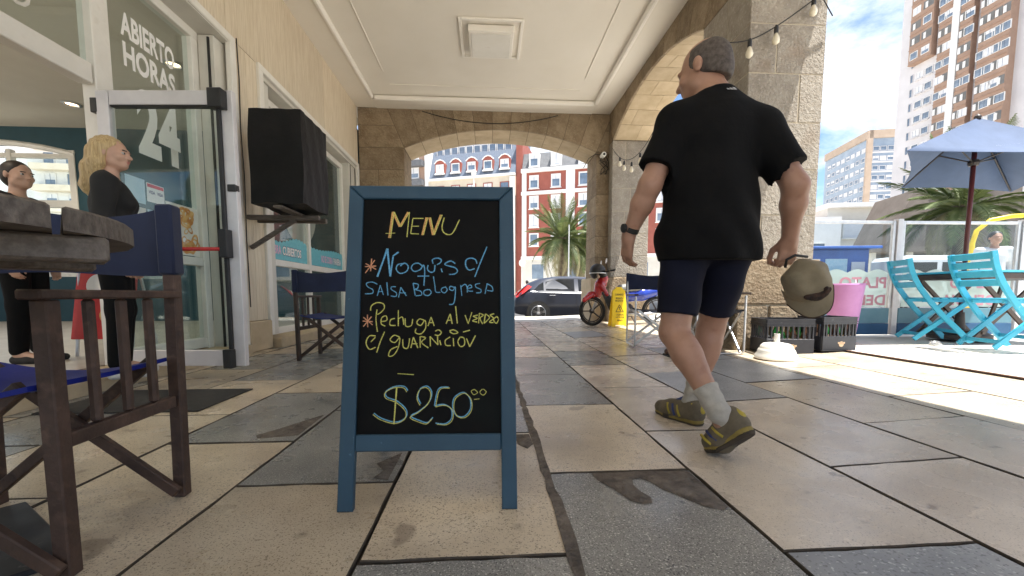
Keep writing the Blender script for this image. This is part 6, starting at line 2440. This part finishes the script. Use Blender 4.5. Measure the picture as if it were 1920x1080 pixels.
def wheel(parent, c, r, yaw):
    ax = Vector((math.sin(yaw), math.cos(yaw), 0))
    w = MB()
    a = ax.orthogonal().normalized()
    b2 = ax.cross(a)
    ring = [Vector(c) + (a * math.cos(2 * math.pi * k / 32) + b2 * math.sin(2 * math.pi * k / 32)) * (r - .032) for k in range(32)]
    w.tube(ring, .032, 10, closed=True)
    wo = w.build('wheel', M['black_rubber'], parent, smooth=True, **kw)
    m_ = MB()
    m_.tube([Vector(c) + (q - Vector(c)) * .80 for q in ring], .011, 8, closed=True)
    m_.lathe([(.035, -.04), (.05, -.02), (.05, .02), (.035, .04)], 14, c, ax)
    for k in range(5):
        t_ = 2 * math.pi * k / 5
        d_ = a * math.cos(t_) + b2 * math.sin(t_)
        m_.bar(Vector(c) + d_ * .04, Vector(c) + d_ * (r - .06), .022, .022, up=ax)
    m_.build('rim', M['steel_dark'], wo, smooth=40, **kw)
    return wo


FW = (.0, -.02, .285)
wheel(mc, FW, .285, R(38))
wheel(mc, (1.24, .0, .285), .285, 0)
MB().tube([(-.005, -.075, .285), (.13, -.045, .62), (.20, -.02, .80)], .018, 8).build('fork', M['alu'], mc, smooth=True, **kw)
MB().tube([(.045, .05, .285), (.17, .06, .62), (.21, .03, .80)], .018, 8).build('fork', M['alu'], mc, smooth=True, **kw)
fb = Body()
fb.chain([(-.16, -.14, .50), (-.02, -.03, .585), (.13, .06, .60)], [.05, .075, .06], .03)
fb.sub(FW, (.265, .24, .265), .01)
fb.build('front_fender', M['red_paint'], mc, .012, world=False)
fb = Body()
fb.chain([(.10, .0, .60), (.16, .0, .78), (.22, .0, .90)], [.085, .11, .09], .03)
fb.chain([(.16, -.10, .78), (.26, -.15, .60)], [.05, .035], .03)
fb.chain([(.16, .10, .78), (.26, .15, .60)], [.05, .035], .03)
fb.build('leg_shield', M['red_paint'], mc, .012, world=False)
MB().bar((.20, -.14, .66), (.42, -.16, .18), .02, .10).build('inner_shield', M['black'], mc, **kw)
fb = Body()
fb.ell((.19, .0, .985), (.10, .14, .075), .03)
fb.build('headlight_cowl', M['black'], mc, .012, world=False)
MB().lathe([(.075, 0), (.06, .03), (.0, .045)], 16, (.105, -.02, .975), (-.9, -.35, -.1)).build('headlight', M['label_white'], mc, smooth=True, **kw)
MB().tube([(.30, -.33, 1.04), (.24, -.18, 1.03), (.22, 0, 1.02), (.24, .18, 1.03), (.30, .33, 1.04)], .013, 8).build('handlebar', M['steel_dark'], mc, smooth=True, **kw)
for sy in (-1, 1):
    MB().tube([(.30, sy * .30, 1.04), (.34, sy * .42, 1.05)], .019, 8).build('grip', M['black_rubber'], mc, **kw)
    MB().tube([(.25, sy * .22, 1.04), (.22, sy * .26, 1.20)], .006, 6).build('mirror_stem', M['steel_dark'], mc, **kw)
    MB().lathe([(.05, 0), (.05, .012)], 14, (.22, sy * .27, 1.22), (-1, 0, .1)).build('mirror', M['alu'], mc, **kw)
fb = Body()
fb.chain([(.55, 0, .70), (.85, 0, .745), (1.25, 0, .77)], [.09, .10, .08], .04)
fb.cut((0, 0, .66), (0, 0, -1))
fb.build('seat', M['seat_grey'], mc, .012, world=False)
fb = Body()
fb.chain([(.60, 0, .55), (.95, 0, .60), (1.40, 0, .70)], [.10, .12, .06], .04)
fb.build('side_cover', M['blue_paint'], mc, .012, world=False)
fb = Body()
fb.chain([(.28, 0, .62), (.42, 0, .36), (.70, 0, .34)], [.04, .06, .09], .04)
fb.ell((.68, 0, .27), (.17, .12, .10), .03)
fb.build('engine', M['steel_dark'], mc, .012, world=False)
MB().tube([(.62, -.12, .22), (.95, -.15, .22), (1.35, -.16, .30)], [.02, .035, .04], 10).build('exhaust', M['alu'], mc, smooth=True, **kw)
MB().bar((.75, .06, .30), (1.24, .08, .285), .03, .05).build('swing_arm', M['steel_dark'], mc, **kw)
MB().tube([(.72, -.10, .22), (.80, -.26, .01)], .012, 6).build('side_stand', M['steel_dark'], mc, **kw)
hl = thing('helmet', 'black open helmet hanging on the scooter handlebar', 'helmet', (sx0 + .08, sy0 - .14, gz(2) + 1.02))
hb = Body()
hc_ = np.array((sx0 + .06, sy0 - .16, gz(2) + 1.03))
hb.ell(hc_, (.15, .155, .15), .02)
hb.sub(hc_ + (.05, -.04, -.08), (.12, .15, .12), .01)
hb.build('shell', M['black'], hl, .008)
MB().tube([Vector(hc_ + (math.cos(a) * .146, math.sin(a) * .15, -.03)) for a in np.linspace(0, 6.28, 25)[:-1]], .012, 6, closed=True).build('rim', M['alu'], hl, smooth=True)

# ================================================================== PALMS
M['frond'] = mat('palm leaf green', (.07, .11, .03), (.16, .19, .06), 2.0, rough=.55, vary=.25)
M['frond_dry'] = mat('palm leaf pale tip', (.24, .22, .11), (.33, .30, .17), 2.0, rough=.6, vary=.2)
M['palm_bark'] = mat('palm bark', (.10, .075, .05), (.19, .15, .105), 3, rough=.9, bump=1, bscale=14, bdist=.05)


def frond_mesh(seed, L_, droop):
    r = random.Random(seed)
    b = MB()
    n = 16
    pts = []
    for i in range(n + 1):
        t = i / n
        pts.append(Vector((L_ * (t - .16 * droop * t ** 3), 0, L_ * (.42 * t - droop * t * t))))
    b.tube(pts, [.035 * (1 - .8 * i / n) for i in range(n + 1)], 4)
    for i in range(2, n + 1):
        for rep in range(3):
            t = (i - rep / 3.) / n
            k = min(int(t * n), n - 1)
            p = pts[k].lerp(pts[k + 1], t * n - k)
            tg = (pts[k + 1] - pts[k]).normalized()
            ll = L_ * .17 * math.sin(math.pi * min(1, .15 + t * .88)) ** .6 + .06
            for s in (-1, 1):
                d_ = (tg * .75 + Vector((0, s, 0)) * .75 + Vector((0, 0, .22 - .5 * t + r.uniform(-.12, .12)))).normalized()
                tip = p + d_ * ll * r.uniform(.85, 1.1) + Vector((0, 0, -.10 * ll))
                wv_ = tg * .022
                mid = p + d_ * ll * .5 + Vector((0, 0, .03 * ll))
                b.add([p - wv_, p + wv_, mid + wv_ * .9, tip, mid - wv_ * .9], [(0, 1, 2, 3, 4)])
    me = bpy.data.meshes.new('frond')
    me.from_pydata([tuple(v) for v in b.v], [], b.f)
    return me


fmesh = []
for k, (dr_, mt_) in enumerate(((.10, 'frond'), (.35, 'frond'), (.62, 'frond'), (.95, 'frond_dry'), (.25, 'frond'))):
    me = frond_mesh(k, 3.0, dr_)
    me.materials.append(M[mt_])
    fmesh.append(me)


def palm(label, loc, hgt, spread, seed, nf=46, trunk_r=.38):
    t = thing('palm_tree', label, 'palm tree', loc)
    r = random.Random(seed)
    pts, rr = [], []
    for i in range(40):
        f = i / 39
        pts.append(Vector((.10 * math.sin(3 * f), .06 * f, hgt * f)))
        rr.append(trunk_r * (1.15 - .25 * f + (.25 * max(0, f - .85) / .15)) * (1 + .05 * (i % 2)))
    MB().tube(pts, rr, 14).build('trunk', M['palm_bark'], t, smooth=50, world=False)
    for k in range(nf):
        q = k / nf
        el = 78 - 118 * q ** .85 + r.uniform(-7, 7)
        az = k * 137.5 + r.uniform(-12, 12)
        ms = fmesh[0] if q < .18 else fmesh[4] if q < .35 else fmesh[1] if q < .6 else fmesh[2] if q < .82 else fmesh[3]
        o = bpy.data.objects.new('frond', ms)
        COL.objects.link(o)
        o.parent = t
        o.location = (.10 * math.sin(3) + .12 * math.cos(R(az)), .06 + .12 * math.sin(R(az)), hgt - .1)
        o.rotation_euler = (r.uniform(-.2, .2), -R(el - 20), R(az))
        s_ = spread / 3.0 * r.uniform(.85, 1.1)
        o.scale = (s_, s_, s_)
    return t


palm('tall palm tree with a full crown across the street before the red building', (6.7, 36.0, -.3), 6.0, 4.1, 1)
palm('palm tree with dark trunk half hidden behind the corner pillar', (9.0, 38.5, -.3), 5.2, 3.8, 2)
palm('palm tree rising behind the parasol table beyond the windbreak', (23.4, 18.6, -.3), 5.3, 3.7, 3, trunk_r=.32)

# ================================================================== BUILDINGS ACROSS THE STREET
M['red_wall'] = mat('red painted render', (.27, .08, .058), (.33, .10, .075), 1.2, rough=.8)
M['pale_wall'] = mat('pale stone render', (.56, .54, .49), (.64, .62, .57), .8, rough=.85, speck=[((.44, .41, .36), .35, .55, .8, .5)])
M['beige_wall'] = mat('beige render', (.52, .46, .37), (.60, .54, .45), .8, rough=.85)
M['white_wall'] = mat('white render', (.66, .66, .66), (.72, .72, .72), .7, rough=.8)
M['lavender_wall'] = mat('greyish white tower render', (.55, .54, .56), (.62, .61, .63), .3, rough=.8)
M['brown_wall'] = mat('brown brick cladding', (.30, .20, .15), (.36, .245, .185), .8, rough=.85)
M['slate_roof'] = mat('blue grey standing seam roof', (.12, .15, .20), (.17, .205, .265), 1.5, rough=.5, stretch=(6, 6, .2))
M['dark_roof'] = mat('dark slate roof', (.09, .095, .105), (.13, .135, .145), 2, rough=.6)
M['concrete'] = mat('brown grey concrete', (.15, .125, .105), (.21, .18, .155), .6, rough=.85, bump=.2, bscale=5)
M['grey_dark'] = mat('shaded shopfront paint', (.12, .12, .12), (.17, .17, .165), 1, rough=.7)
M['blind'] = mat('white roller blind', (.62, .63, .66), (.68, .69, .72), 1.5, rough=.6)
M['kiosk_blue'] = mat('blue kiosk paint', (.02, .09, .36), (.03, .12, .44), 2, rough=.4)


def win_proto(w, h, frame_m, pane_m, blind=.5, fw=.12, sill=True, name='window', depth=.12):
    """returns meshes for a window: frame ring (front at y=-depth/2), pane, blind"""
    f = MB()
    f.box((-w / 2 + fw / 2, 0, 0), (fw, depth, h))
    f.box((w / 2 - fw / 2, 0, 0), (fw, depth, h))
    f.box((0, 0, h / 2 - fw / 2), (w - 2 * fw, depth, fw))
    f.box((0, 0, -h / 2 + fw / 2), (w - 2 * fw, depth, fw))
    if sill:
        f.box((0, -.06, -h / 2 - .05), (w + .2, depth + .16, .1))
    p = MB().box((0, .03, 0), (w - 2 * fw + .01, .03, h - 2 * fw + .01))
    p.box((0, .0, 0), (.05, .04, h - 2 * fw))
    out = []
    for mbx, m, nm in ((f, frame_m, name), (p, pane_m, 'pane')):
        me = bpy.data.meshes.new(nm)
        me.from_pydata(mbx.v, [], mbx.f)
        fix_normals(me)
        me.materials.append(m)
        out.append(me)
    bl = []
    for fr_ in (.95, .55, .35):
        q = MB().box((0, .005, (h - 2 * fw) / 2 * (1 - fr_)), (w - 2 * fw, .02, (h - 2 * fw) * fr_))
        me = bpy.data.meshes.new('blind')
        me.from_pydata(q.v, [], q.f)
        me.materials.append(M['blind'])
        bl.append(me)
    return out[0], out[1], bl


def put_window(parent, proto, x, z, rng, y=0.0, pb=.7, rot=0.0):
    fr_, pn_, bl_ = proto
    o = bpy.data.objects.new('window', fr_)
    COL.objects.link(o)
    o.parent = parent
    o.location = (x, y, z)
    o.rotation_euler = (0, 0, rot)
    p = bpy.data.objects.new('pane', pn_)
    COL.objects.link(p)
    p.parent = o
    if rng.random() < pb:
        q = bpy.data.objects.new('blind', rng.choice(bl_))
        COL.objects.link(q)
        q.parent = o
    return o


ROT = R(-18.4)
rg_ = random.Random(21)
# red building
rb = thing('red_building', 'red building with white window frames and grey mansard roof behind the palms', 'building', (5.4, 61.8, -.3), ROT)
kw = dict(world=False)
Lr = 34.0
MB().box((Lr / 2, 6, 12.8), (Lr, 12, 13.0)).build('wall', M['red_wall'], rb, **kw)
MB().box((Lr / 2, 6, 3.2), (Lr + .2, 12.2, 6.4)).build('ground_floor', M['pale_wall'], rb, **kw)
for z_ in (16.1, 19.4, 6.45):
    MB().box((Lr / 2, -.12, z_), (Lr + .2, .5 if z_ > 19 else .3, .55 if z_ > 19 else .5)).build('cornice', M['white_wall'], rb, **kw)
for x_ in (.35, 7.3, 14.6, 21.8, 29.0):
    MB().box((x_, -.06, 12.9), (.7 if x_ < 1 else 1.3, .14, 12.6)).build('quoin', M['white_wall'], rb, **kw)
roof = MB().add([(0, 0, 19.7), (Lr, 0, 19.7), (Lr, 1.1, 22.3), (0, 1.1, 22.3), (0, 12, 19.7), (Lr, 12, 19.7), (Lr, 10.9, 22.3), (0, 10.9, 22.3)],
                [(0, 1, 2, 3), (4, 5, 6, 7), (3, 2, 6, 7), (0, 3, 7, 4), (1, 2, 6, 5)]).build('roof', M['dark_roof'], rb, **kw)
wp = win_proto(1.45, 1.95, M['white_wall'], M['glass_far'], fw=.19)
for x_ in (1.85, 5.15, 9.2, 12.4, 16.8, 20.0, 24.0, 27.2, 31.2):
    for z_ in (17.75, 14.75, 12.0, 9.2):
        put_window(rb, wp, x_, z_, rg_, -.05, .75)
    put_window(rb, wp, x_, 20.9, rg_, -.05, .8)
    dm = MB().box((x_, .6, 20.9), (1.6, 1.15, 2.1)).build('dormer', M['white_wall'], rb, **kw)
gw = win_proto(2.2, 2.6, M['pale_wall'], M['glass_far'], fw=.2)
for x_ in (2.5, 7.5, 12.5, 17.5, 22.5, 28):
    put_window(rb, gw, x_, 4.4, rg_, -.12, .1)
    MB().box((x_, -.7, 2.95), (3.2, 1.2, .25)).build('balcony', M['pale_wall'], rb, **kw)
for x_ in (4.0, 10.5, 18.0):
    MB().box((x_, -.35, 2.0), (4.2, .2, 1.0)).build('shop_sign', M['kiosk_blue'] if x_ < 5 else M['grey_dark'], rb, **kw)
# slim red party wall with gable
MB().box((-.55, 5.5, 12.3), (1.0, 10, 24.6)).build('party_wall', M['red_wall'], rb, **kw)
# white mansard building
wbd = thing('mansard_building', 'cream building with blue grey mansard roof and red arched dormers', 'building', (5.4, 61.8, -.3), ROT)
x1 = -1.1
x0 = -15.4
MB().box(((x0 + x1) / 2, 6, 9.5), (x1 - x0, 12, 19.0)).build('wall', M['beige_wall'], wbd, **kw)
MB().box(((x0 + x1) / 2, -.1, 19.15), (x1 - x0 + .1, .5, .35)).build('cornice', M['white_wall'], wbd, **kw)
MB().box((x1 - .4, -.15, 9.4), (.8, .3, 18.8)).build('pilaster', M['white_wall'], wbd, **kw)
MB().box((x0 - .3, 3, 12), (.6, 6.5, 24)).build('party_wall', M['white_wall'], wbd, **kw)
MB().add([(x0, 0, 19.3), (x1, 0, 19.3), (x1, 3.0, 27.2), (x0, 3.0, 27.2), (x0, 11, 27.2), (x1, 11, 27.2), (x0, 11, 19.3), (x1, 11, 19.3)],
         [(0, 1, 2, 3), (3, 2, 5, 4), (0, 3, 4, 6), (1, 2, 5, 7), (4, 5, 7, 6)]).build('roof', M['slate_roof'], wbd, **kw)
seam = MB()
for k in range(60):
    xx = x0 + .12 + k * (x1 - x0 - .24) / 59
    seam.bar((xx, .0, 19.32), (xx, 2.98, 27.2), .03, .08, up=(0, -1, .3))
tag(seam.build('roof_seams', M['slate_roof'], wbd, **kw), kind='stuff')
wd_ = win_proto(1.35, 1.35, M['white_wall'], M['glass_far'], fw=.13)
for k in range(5):
    xx = -2.75 - 2.68 * k
    zz = 20.9
    d_ = MB().prism([(-.85, -.85), (.85, -.85), (.85, .75), (.45, 1.15), (0, 1.28), (-.45, 1.15), (-.85, .75)], (xx, .05, zz), (1, 0, 0), (0, 0, 1), (0, 1, 0), 0, 1.4).build('dormer', M['red_wall'], wbd, **kw)
    MB().tube([(xx - .95, -.02, zz + .78), (xx - .48, -.02, zz + 1.2), (xx, -.02, zz + 1.34), (xx + .48, -.02, zz + 1.2), (xx + .95, -.02, zz + .78)], .07, 6).build('dormer_trim', M['white_wall'], d_, **kw)
    put_window(wbd, wd_, xx, zz - .05, rg_, .02, .8)
    MB().box((xx, -.12, zz - .92), (1.7, .3, .14)).build('sill', M['white_wall'], wbd, **kw)
ws_ = win_proto(1.12, 1.35, M['white_wall'], M['glass_far'], fw=.08, sill=False)
for k in range(10):
    put_window(wbd, ws_, x1 - 1.5 - k * 1.28, 23.9, rg_, 1.62, .0)
wr_ = win_proto(1.5, 1.9, M['red_wall'], M['glass_far'], fw=.12)
for k in range(5):
    for z_ in (17.2, 14.2, 11.2, 8.2):
        put_window(wbd, wr_, -2.75 - 2.68 * k, z_, rg_, -.05, .8)
# maroon balcony block further along
mb2 = thing('maroon_building', 'narrow maroon building with grey balcony bands left of the mansard roof', 'building', (-10.2, 66.9, -.3), ROT)
MB().box((-6, 6, 12.5), (13.0, 12, 25)).build('wall', M['brown_wall'], mb2, **kw)
wq = win_proto(1.9, 1.7, M['white_wall'], M['glass_far'], fw=.12)
for r_ in range(7):
    z_ = 5.2 + r_ * 3.0
    MB().box((-6, -.5, z_ - 1.4), (12.6, .9, .9)).build('balcony', M['dark_roof'], mb2, **kw)
    for x_ in (-1.6, -5.2, -8.8):
        put_window(mb2, wq, x_, z_ + .3, rg_, -.05, .4)
# pale block seen through the cafe's arched window
pb2 = thing('pale_apartment_block', 'pale apartment block with balconies seen through the cafe window', 'building', (-74, 66, -.3), R(4))
MB().box((12, 6, 16), (24, 12, 32)).build('wall', M['white_wall'], pb2, **kw)
MB().box((20.5, -.3, 16), (5, .6, 32)).build('bay', M['kiosk_blue'] if False else M['lavender_wall'], pb2, **kw)
wv2 = win_proto(1.6, 1.9, M['white_wall'], M['glass_far'], fw=.12)
for r_ in range(8):
    z_ = 6 + r_ * 3.1
    MB().box((9.5, -.6, z_ - 1.5), (6.5, 1.2, .9)).build('balcony', M['beige_wall'], pb2, **kw)
    for x_ in (3, 8, 11, 15, 20.5):
        put_window(pb2, wv2, x_, z_, rg_, -.05 if x_ < 18 else -.65, .4)

# lamp posts in the street
M['lamp_white'] = mat('white lamp post paint', (.62, .62, .60), (.68, .68, .66), 4, rough=.5)


def street_lamp(label, loc, h, r=.07):
    t = thing('street_lamp', label, 'street lamp', loc)
    MB().lathe([(.16, 0), (.16, .25), (r, .35), (r * .7, h)], 12).build('post', M['lamp_white'], t, smooth=40, world=False)
    MB().lathe([(.05, 0), (.22, .12), (.27, .32), (.20, .52), (.05, .60)], 16, (0, 0, h)).build('globe', M['white_plastic'], t, smooth=True, world=False)
    return t


street_lamp('white globe street lamp beside the blue shop sign', (2.9, 33.0, -.3), 3.2, .06)
street_lamp('tall white street lamp in front of the mansard roof', (-1.3, 43.0, -.3), 13.2, .10)
sp2 = thing('slim_post', 'slim white post standing before the tall palm', 'post', (6.25, 30.5, -.3))
MB().lathe([(.09, 0), (.09, .2), (.045, .25), (.04, 6.2)], 10).build('shaft', M['lamp_white'], sp2, smooth=40, world=False)

# ================================================================== RIGHT HAND SIDE: TOWERS AND LOW BLOCKS
TX = 80.0
tw_ = thing('residential_tower', 'tall white residential tower with brown balcony bays', 'building', (TX, 76.3, -.3), R(-90))
# local x runs towards the viewer (-Y world), local y away (+X world)
Ht = 66.0
MB().box((14, 8, Ht / 2), (28, 16, Ht)).build('wall', M['lavender_wall'], tw_, **kw)
fl = 2.62


def tx(px):
    return 76.3 - TX * 750.0 / (px - 913.0)


rt2 = random.Random(31)
slit = win_proto(.55, 1.5, M['lavender_wall'], M['glass_far'], fw=.06, sill=False)
sm_ = win_proto(1.3, 1.25, M['white_wall'], M['glass_far'], fw=.1, sill=False)
bw = win_proto(1.35, 1.3, M['white_wall'], M['glass_far'], fw=.08, sill=False)
for r_ in range(23):
    z_ = 4.0 + r_ * fl
    for px in (1726, 1776, 1862):
        put_window(tw_, slit, tx(px), z_ + .6, rt2, -.03, 0)
    if z_ < 43.0:
        for px in (1742, 1760):
            put_window(tw_, sm_, tx(px), z_ + .7, rt2, -.03, .3)
            MB().box((tx(px), -.15, z_ - .15), (1.35, .3, .12)).build('ledge', M['lavender_wall'], tw_, **kw)


def bay(pa, pb_, z0, z1, dep, cols, name='bay'):
    xa, xb = tx(pa), tx(pb_)
    bo_ = MB().box(((xa + xb) / 2, -dep / 2, (z0 + z1) / 2), (xb - xa, dep, z1 - z0)).build(name, M['brown_wall'], tw_, **kw)
    for r_ in range(int((z1 - z0) / fl)):
        z_ = z0 + (r_ + .5) * fl
        for c in range(cols):
            xx = xa + (xb - xa) * (c + .5) / cols
            if rt2.random() < .55:
                put_window(tw_, bw, xx, z_ + .15, rt2, -dep - .02, .35)
            else:   # flat dark panel stands for the shade in an open balcony
                MB().box((xx, -dep - .005, z_ + .2), ((xb - xa) / cols * .86, .05, 1.35)).build('loggia_shade', M['grey_dark'], tw_, **kw)
                MB().box((xx - .25, -dep - .06, z_ + .1), (.38, .08, 1.0)).build('shutter', M['white_wall'], tw_, **kw)
        MB().box(((xa + xb) / 2, -dep - .05, z0 + r_ * fl + .12), (xb - xa + .04, .12, .10)).build('ledge', M['brown_wall'], tw_, **kw)


bay(1727, 1772, 43.4, 64.4, 1.1, 2)
bay(1783, 1809, 8.0, 64.4, .9, 2)
bay(1827, 1853, 6.0, 64.4, 1.0, 2)
bay(1872, 1935, 6.0, 64.4, 1.3, 4)
for pa, pb_ in ((1811, 1825),):
    MB().box(((tx(pa) + tx(pb_)) / 2, -.55, Ht / 2), (tx(pb_) - tx(pa), 1.1, Ht)).build('pilaster', M['white_wall'], tw_, **kw)

mt_ = thing('office_tower', 'grey glass fronted office tower with a tan corner strip', 'building', (129.3, 132, -.3), R(-12.6))
M['tower_glass'] = mat('pale blue spandrel glass', (.22, .28, .36), (.30, .36, .44), .4, rough=.15, spec=.7)
M['tan_strip'] = mat('tan concrete', (.40, .31, .24), (.46, .365, .29), .5, rough=.8)
Hm = 56.0
MB().box((7.5, 12.0, Hm / 2), (15, 24, Hm)).build('wall', M['tower_glass'], mt_, **kw)
MB().box((.2, -.1, Hm / 2), (1.6, .8, Hm)).build('corner_strip', M['tan_strip'], mt_, **kw)
MB().box((7.5, -.25, Hm - 1.2), (15.2, .5, 2.6)).build('parapet', M['tan_strip'], mt_, **kw)
MB().box((-.2, 12, Hm - 1.2), (.5, 24.2, 2.6)).build('parapet', M['tan_strip'], mt_, **kw)
ow = win_proto(1.9, 1.5, M['lavender_wall'], M['glass_far'], fw=.14, sill=False)
for r_ in range(14):
    z_ = 8.5 + r_ * 3.2
    for c in range(6):
        put_window(mt_, ow, 2.3 + c * 2.2, z_, rt2, -.06, .55)
    for c in range(8):
        put_window(mt_, ow, -.06, z_, rt2, 2.2 + c * 2.7, .55, rot=R(-90))
    MB().box((7.9, -.08, z_ - 1.25), (13.6, .2, .5)).build('spandrel', M['lavender_wall'], mt_, **kw)

# low white block and the row of wedge shaped concrete roofs
lb = thing('low_white_building', 'low white flat roofed building beyond the windbreak', 'building', (38.5, 46, -.3), R(-10))
MB().box((-.5, 4, 5.0), (7.0, 9, 10.0)).build('wall', M['white_wall'], lb, **kw)
MB().box((6.5, 5, 5.6), (9.0, 9, 11.2)).build('wall', M['pale_wall'], lb, **kw)
MB().box((6.5, 4.6, 11.4), (9.6, 9.6, .5)).build('roof_slab', M['white_wall'], lb, **kw)
lw = win_proto(5.6, 2.0, M['white_wall'], M['blind'], fw=.15)
put_window(lb, lw, 6.6, 8.6, rt2, .45, 0)
lw2 = win_proto(1.6, 1.6, M['white_wall'], M['glass_far'], fw=.12)
for x_ in (-2.2, .6):
    for z_ in (3.0, 6.2):
        put_window(lb, lw2, x_, z_, rt2, -.55, .4)
cw = thing('concrete_hall', 'row of wedge shaped brown concrete roof modules with shaded shops below', 'building', (36.0, 34.5, -.3), R(-14))
for k in range(5):
    xx = k * 3.4
    MB().prism([(0, 5.2), (3.1, 5.2), (3.1, 10.2), (2.0, 10.2)], (xx, 0, 0), (1, 0, 0), (0, 0, 1), (0, 1, 0), 0, 5.0, ch=.0).build('wedge', M['concrete'], cw, **kw)
MB().box((8, 2.5, 4.95), (19, 6.4, .45)).build('canopy', M['concrete'], cw, **kw)
MB().box((8, 3.8, 2.4), (18.6, 3.0, 4.6)).build('shop_block', M['grey_dark'], cw, **kw)
for k in range(7):
    MB().box((-.8 + k * 2.9, .2, 2.35), (.35, .35, 4.75)).build('column', M['pale_wall'], cw, **kw)
hw2 = win_proto(2.3, 2.6, M['lavender_wall'], M['glass_far'], fw=.12, sill=False)
for k in range(6):
    put_window(cw, hw2, .65 + k * 2.9, 2.6, rt2, 2.26, 0)
# sloped roof mast seen at the pillar edge
ks = thing('blue_kiosk', 'blue street kiosk with white posters behind the windbreak', 'kiosk', (15.0, 18.8, -.3), R(-8))
MB().box((1.7, 1.2, 1.55), (3.4, 2.4, 3.1), ch=.04).build('cabin', M['kiosk_blue'], ks, **kw)
MB().box((1.7, 1.0, 3.16), (3.8, 3.0, .12), ch=.02).build('roof', M['kiosk_blue'], ks, **kw)
for (x_, z_, w_, h_, m_) in ((.7, 2.3, .9, .7, 'white_wall'), (1.9, 2.2, 1.0, .9, 'blue_print'), (2.9, 1.9, .6, 1.2, 'blind'), (.8, 1.4, 1.1, .5, 'blue_print')):
    MB().box((x_, -.02, z_), (w_, .03, h_)).build('poster', M[m_], ks, **kw)
vn = thing('white_minibus', 'pale minibus with dark windows parked beyond the windbreak', 'minibus', (17.2, 15.6, -.3), R(-8))
MB().box((2.6, .95, 1.45), (5.2, 1.9, 2.2), ch=.18).build('body', M['car_white'], vn, **kw)
for k in range(4):
    MB().box((.75 + k * 1.2, -.004, 1.95), (1.0, .03, .62), ch=.008).build('side_window', M['glass_dark_solid'], vn, **kw)
for x_ in (.95, 4.25):
    MB().lathe([(.2, 0), (.36, 0), (.36, .2), (.2, .2)], 20, (x_, .16, .36), (0, -1, 0)).build('wheel', M['black_rubber'], vn, **kw)
yp = thing('yellow_hoop', 'bent yellow steel hoop rail beyond the windbreak', 'railing', (12.0, 9.2, .083))
MB().tube([Vector(q) for q in ((12.0, 9.3, .08), (12.0, 9.3, 1.9), (12.06, 9.28, 2.2), (12.3, 9.2, 2.45), (12.7, 9.1, 2.53), (14.0, 8.7, 2.57))], .05, 10).build('tube', M['yellow'], yp, smooth=True)
# flag pole stub on the arcade's outer face
fpz = thing('flag_bracket', 'short steel pole sticking out from the outer face of the stone pillar', 'pole', (3.44, 4.3, 2.9))
MB().tube([(3.40, 4.35, 2.86), (3.62, 4.30, 3.06)], .016, 8).build('pole', M['alu'], fpz, smooth=True)
MB().tube([(3.40, 4.35, 1.78), (3.62, 4.3, 1.92)], .016, 8).build('pole', M['alu'], fpz, smooth=True)
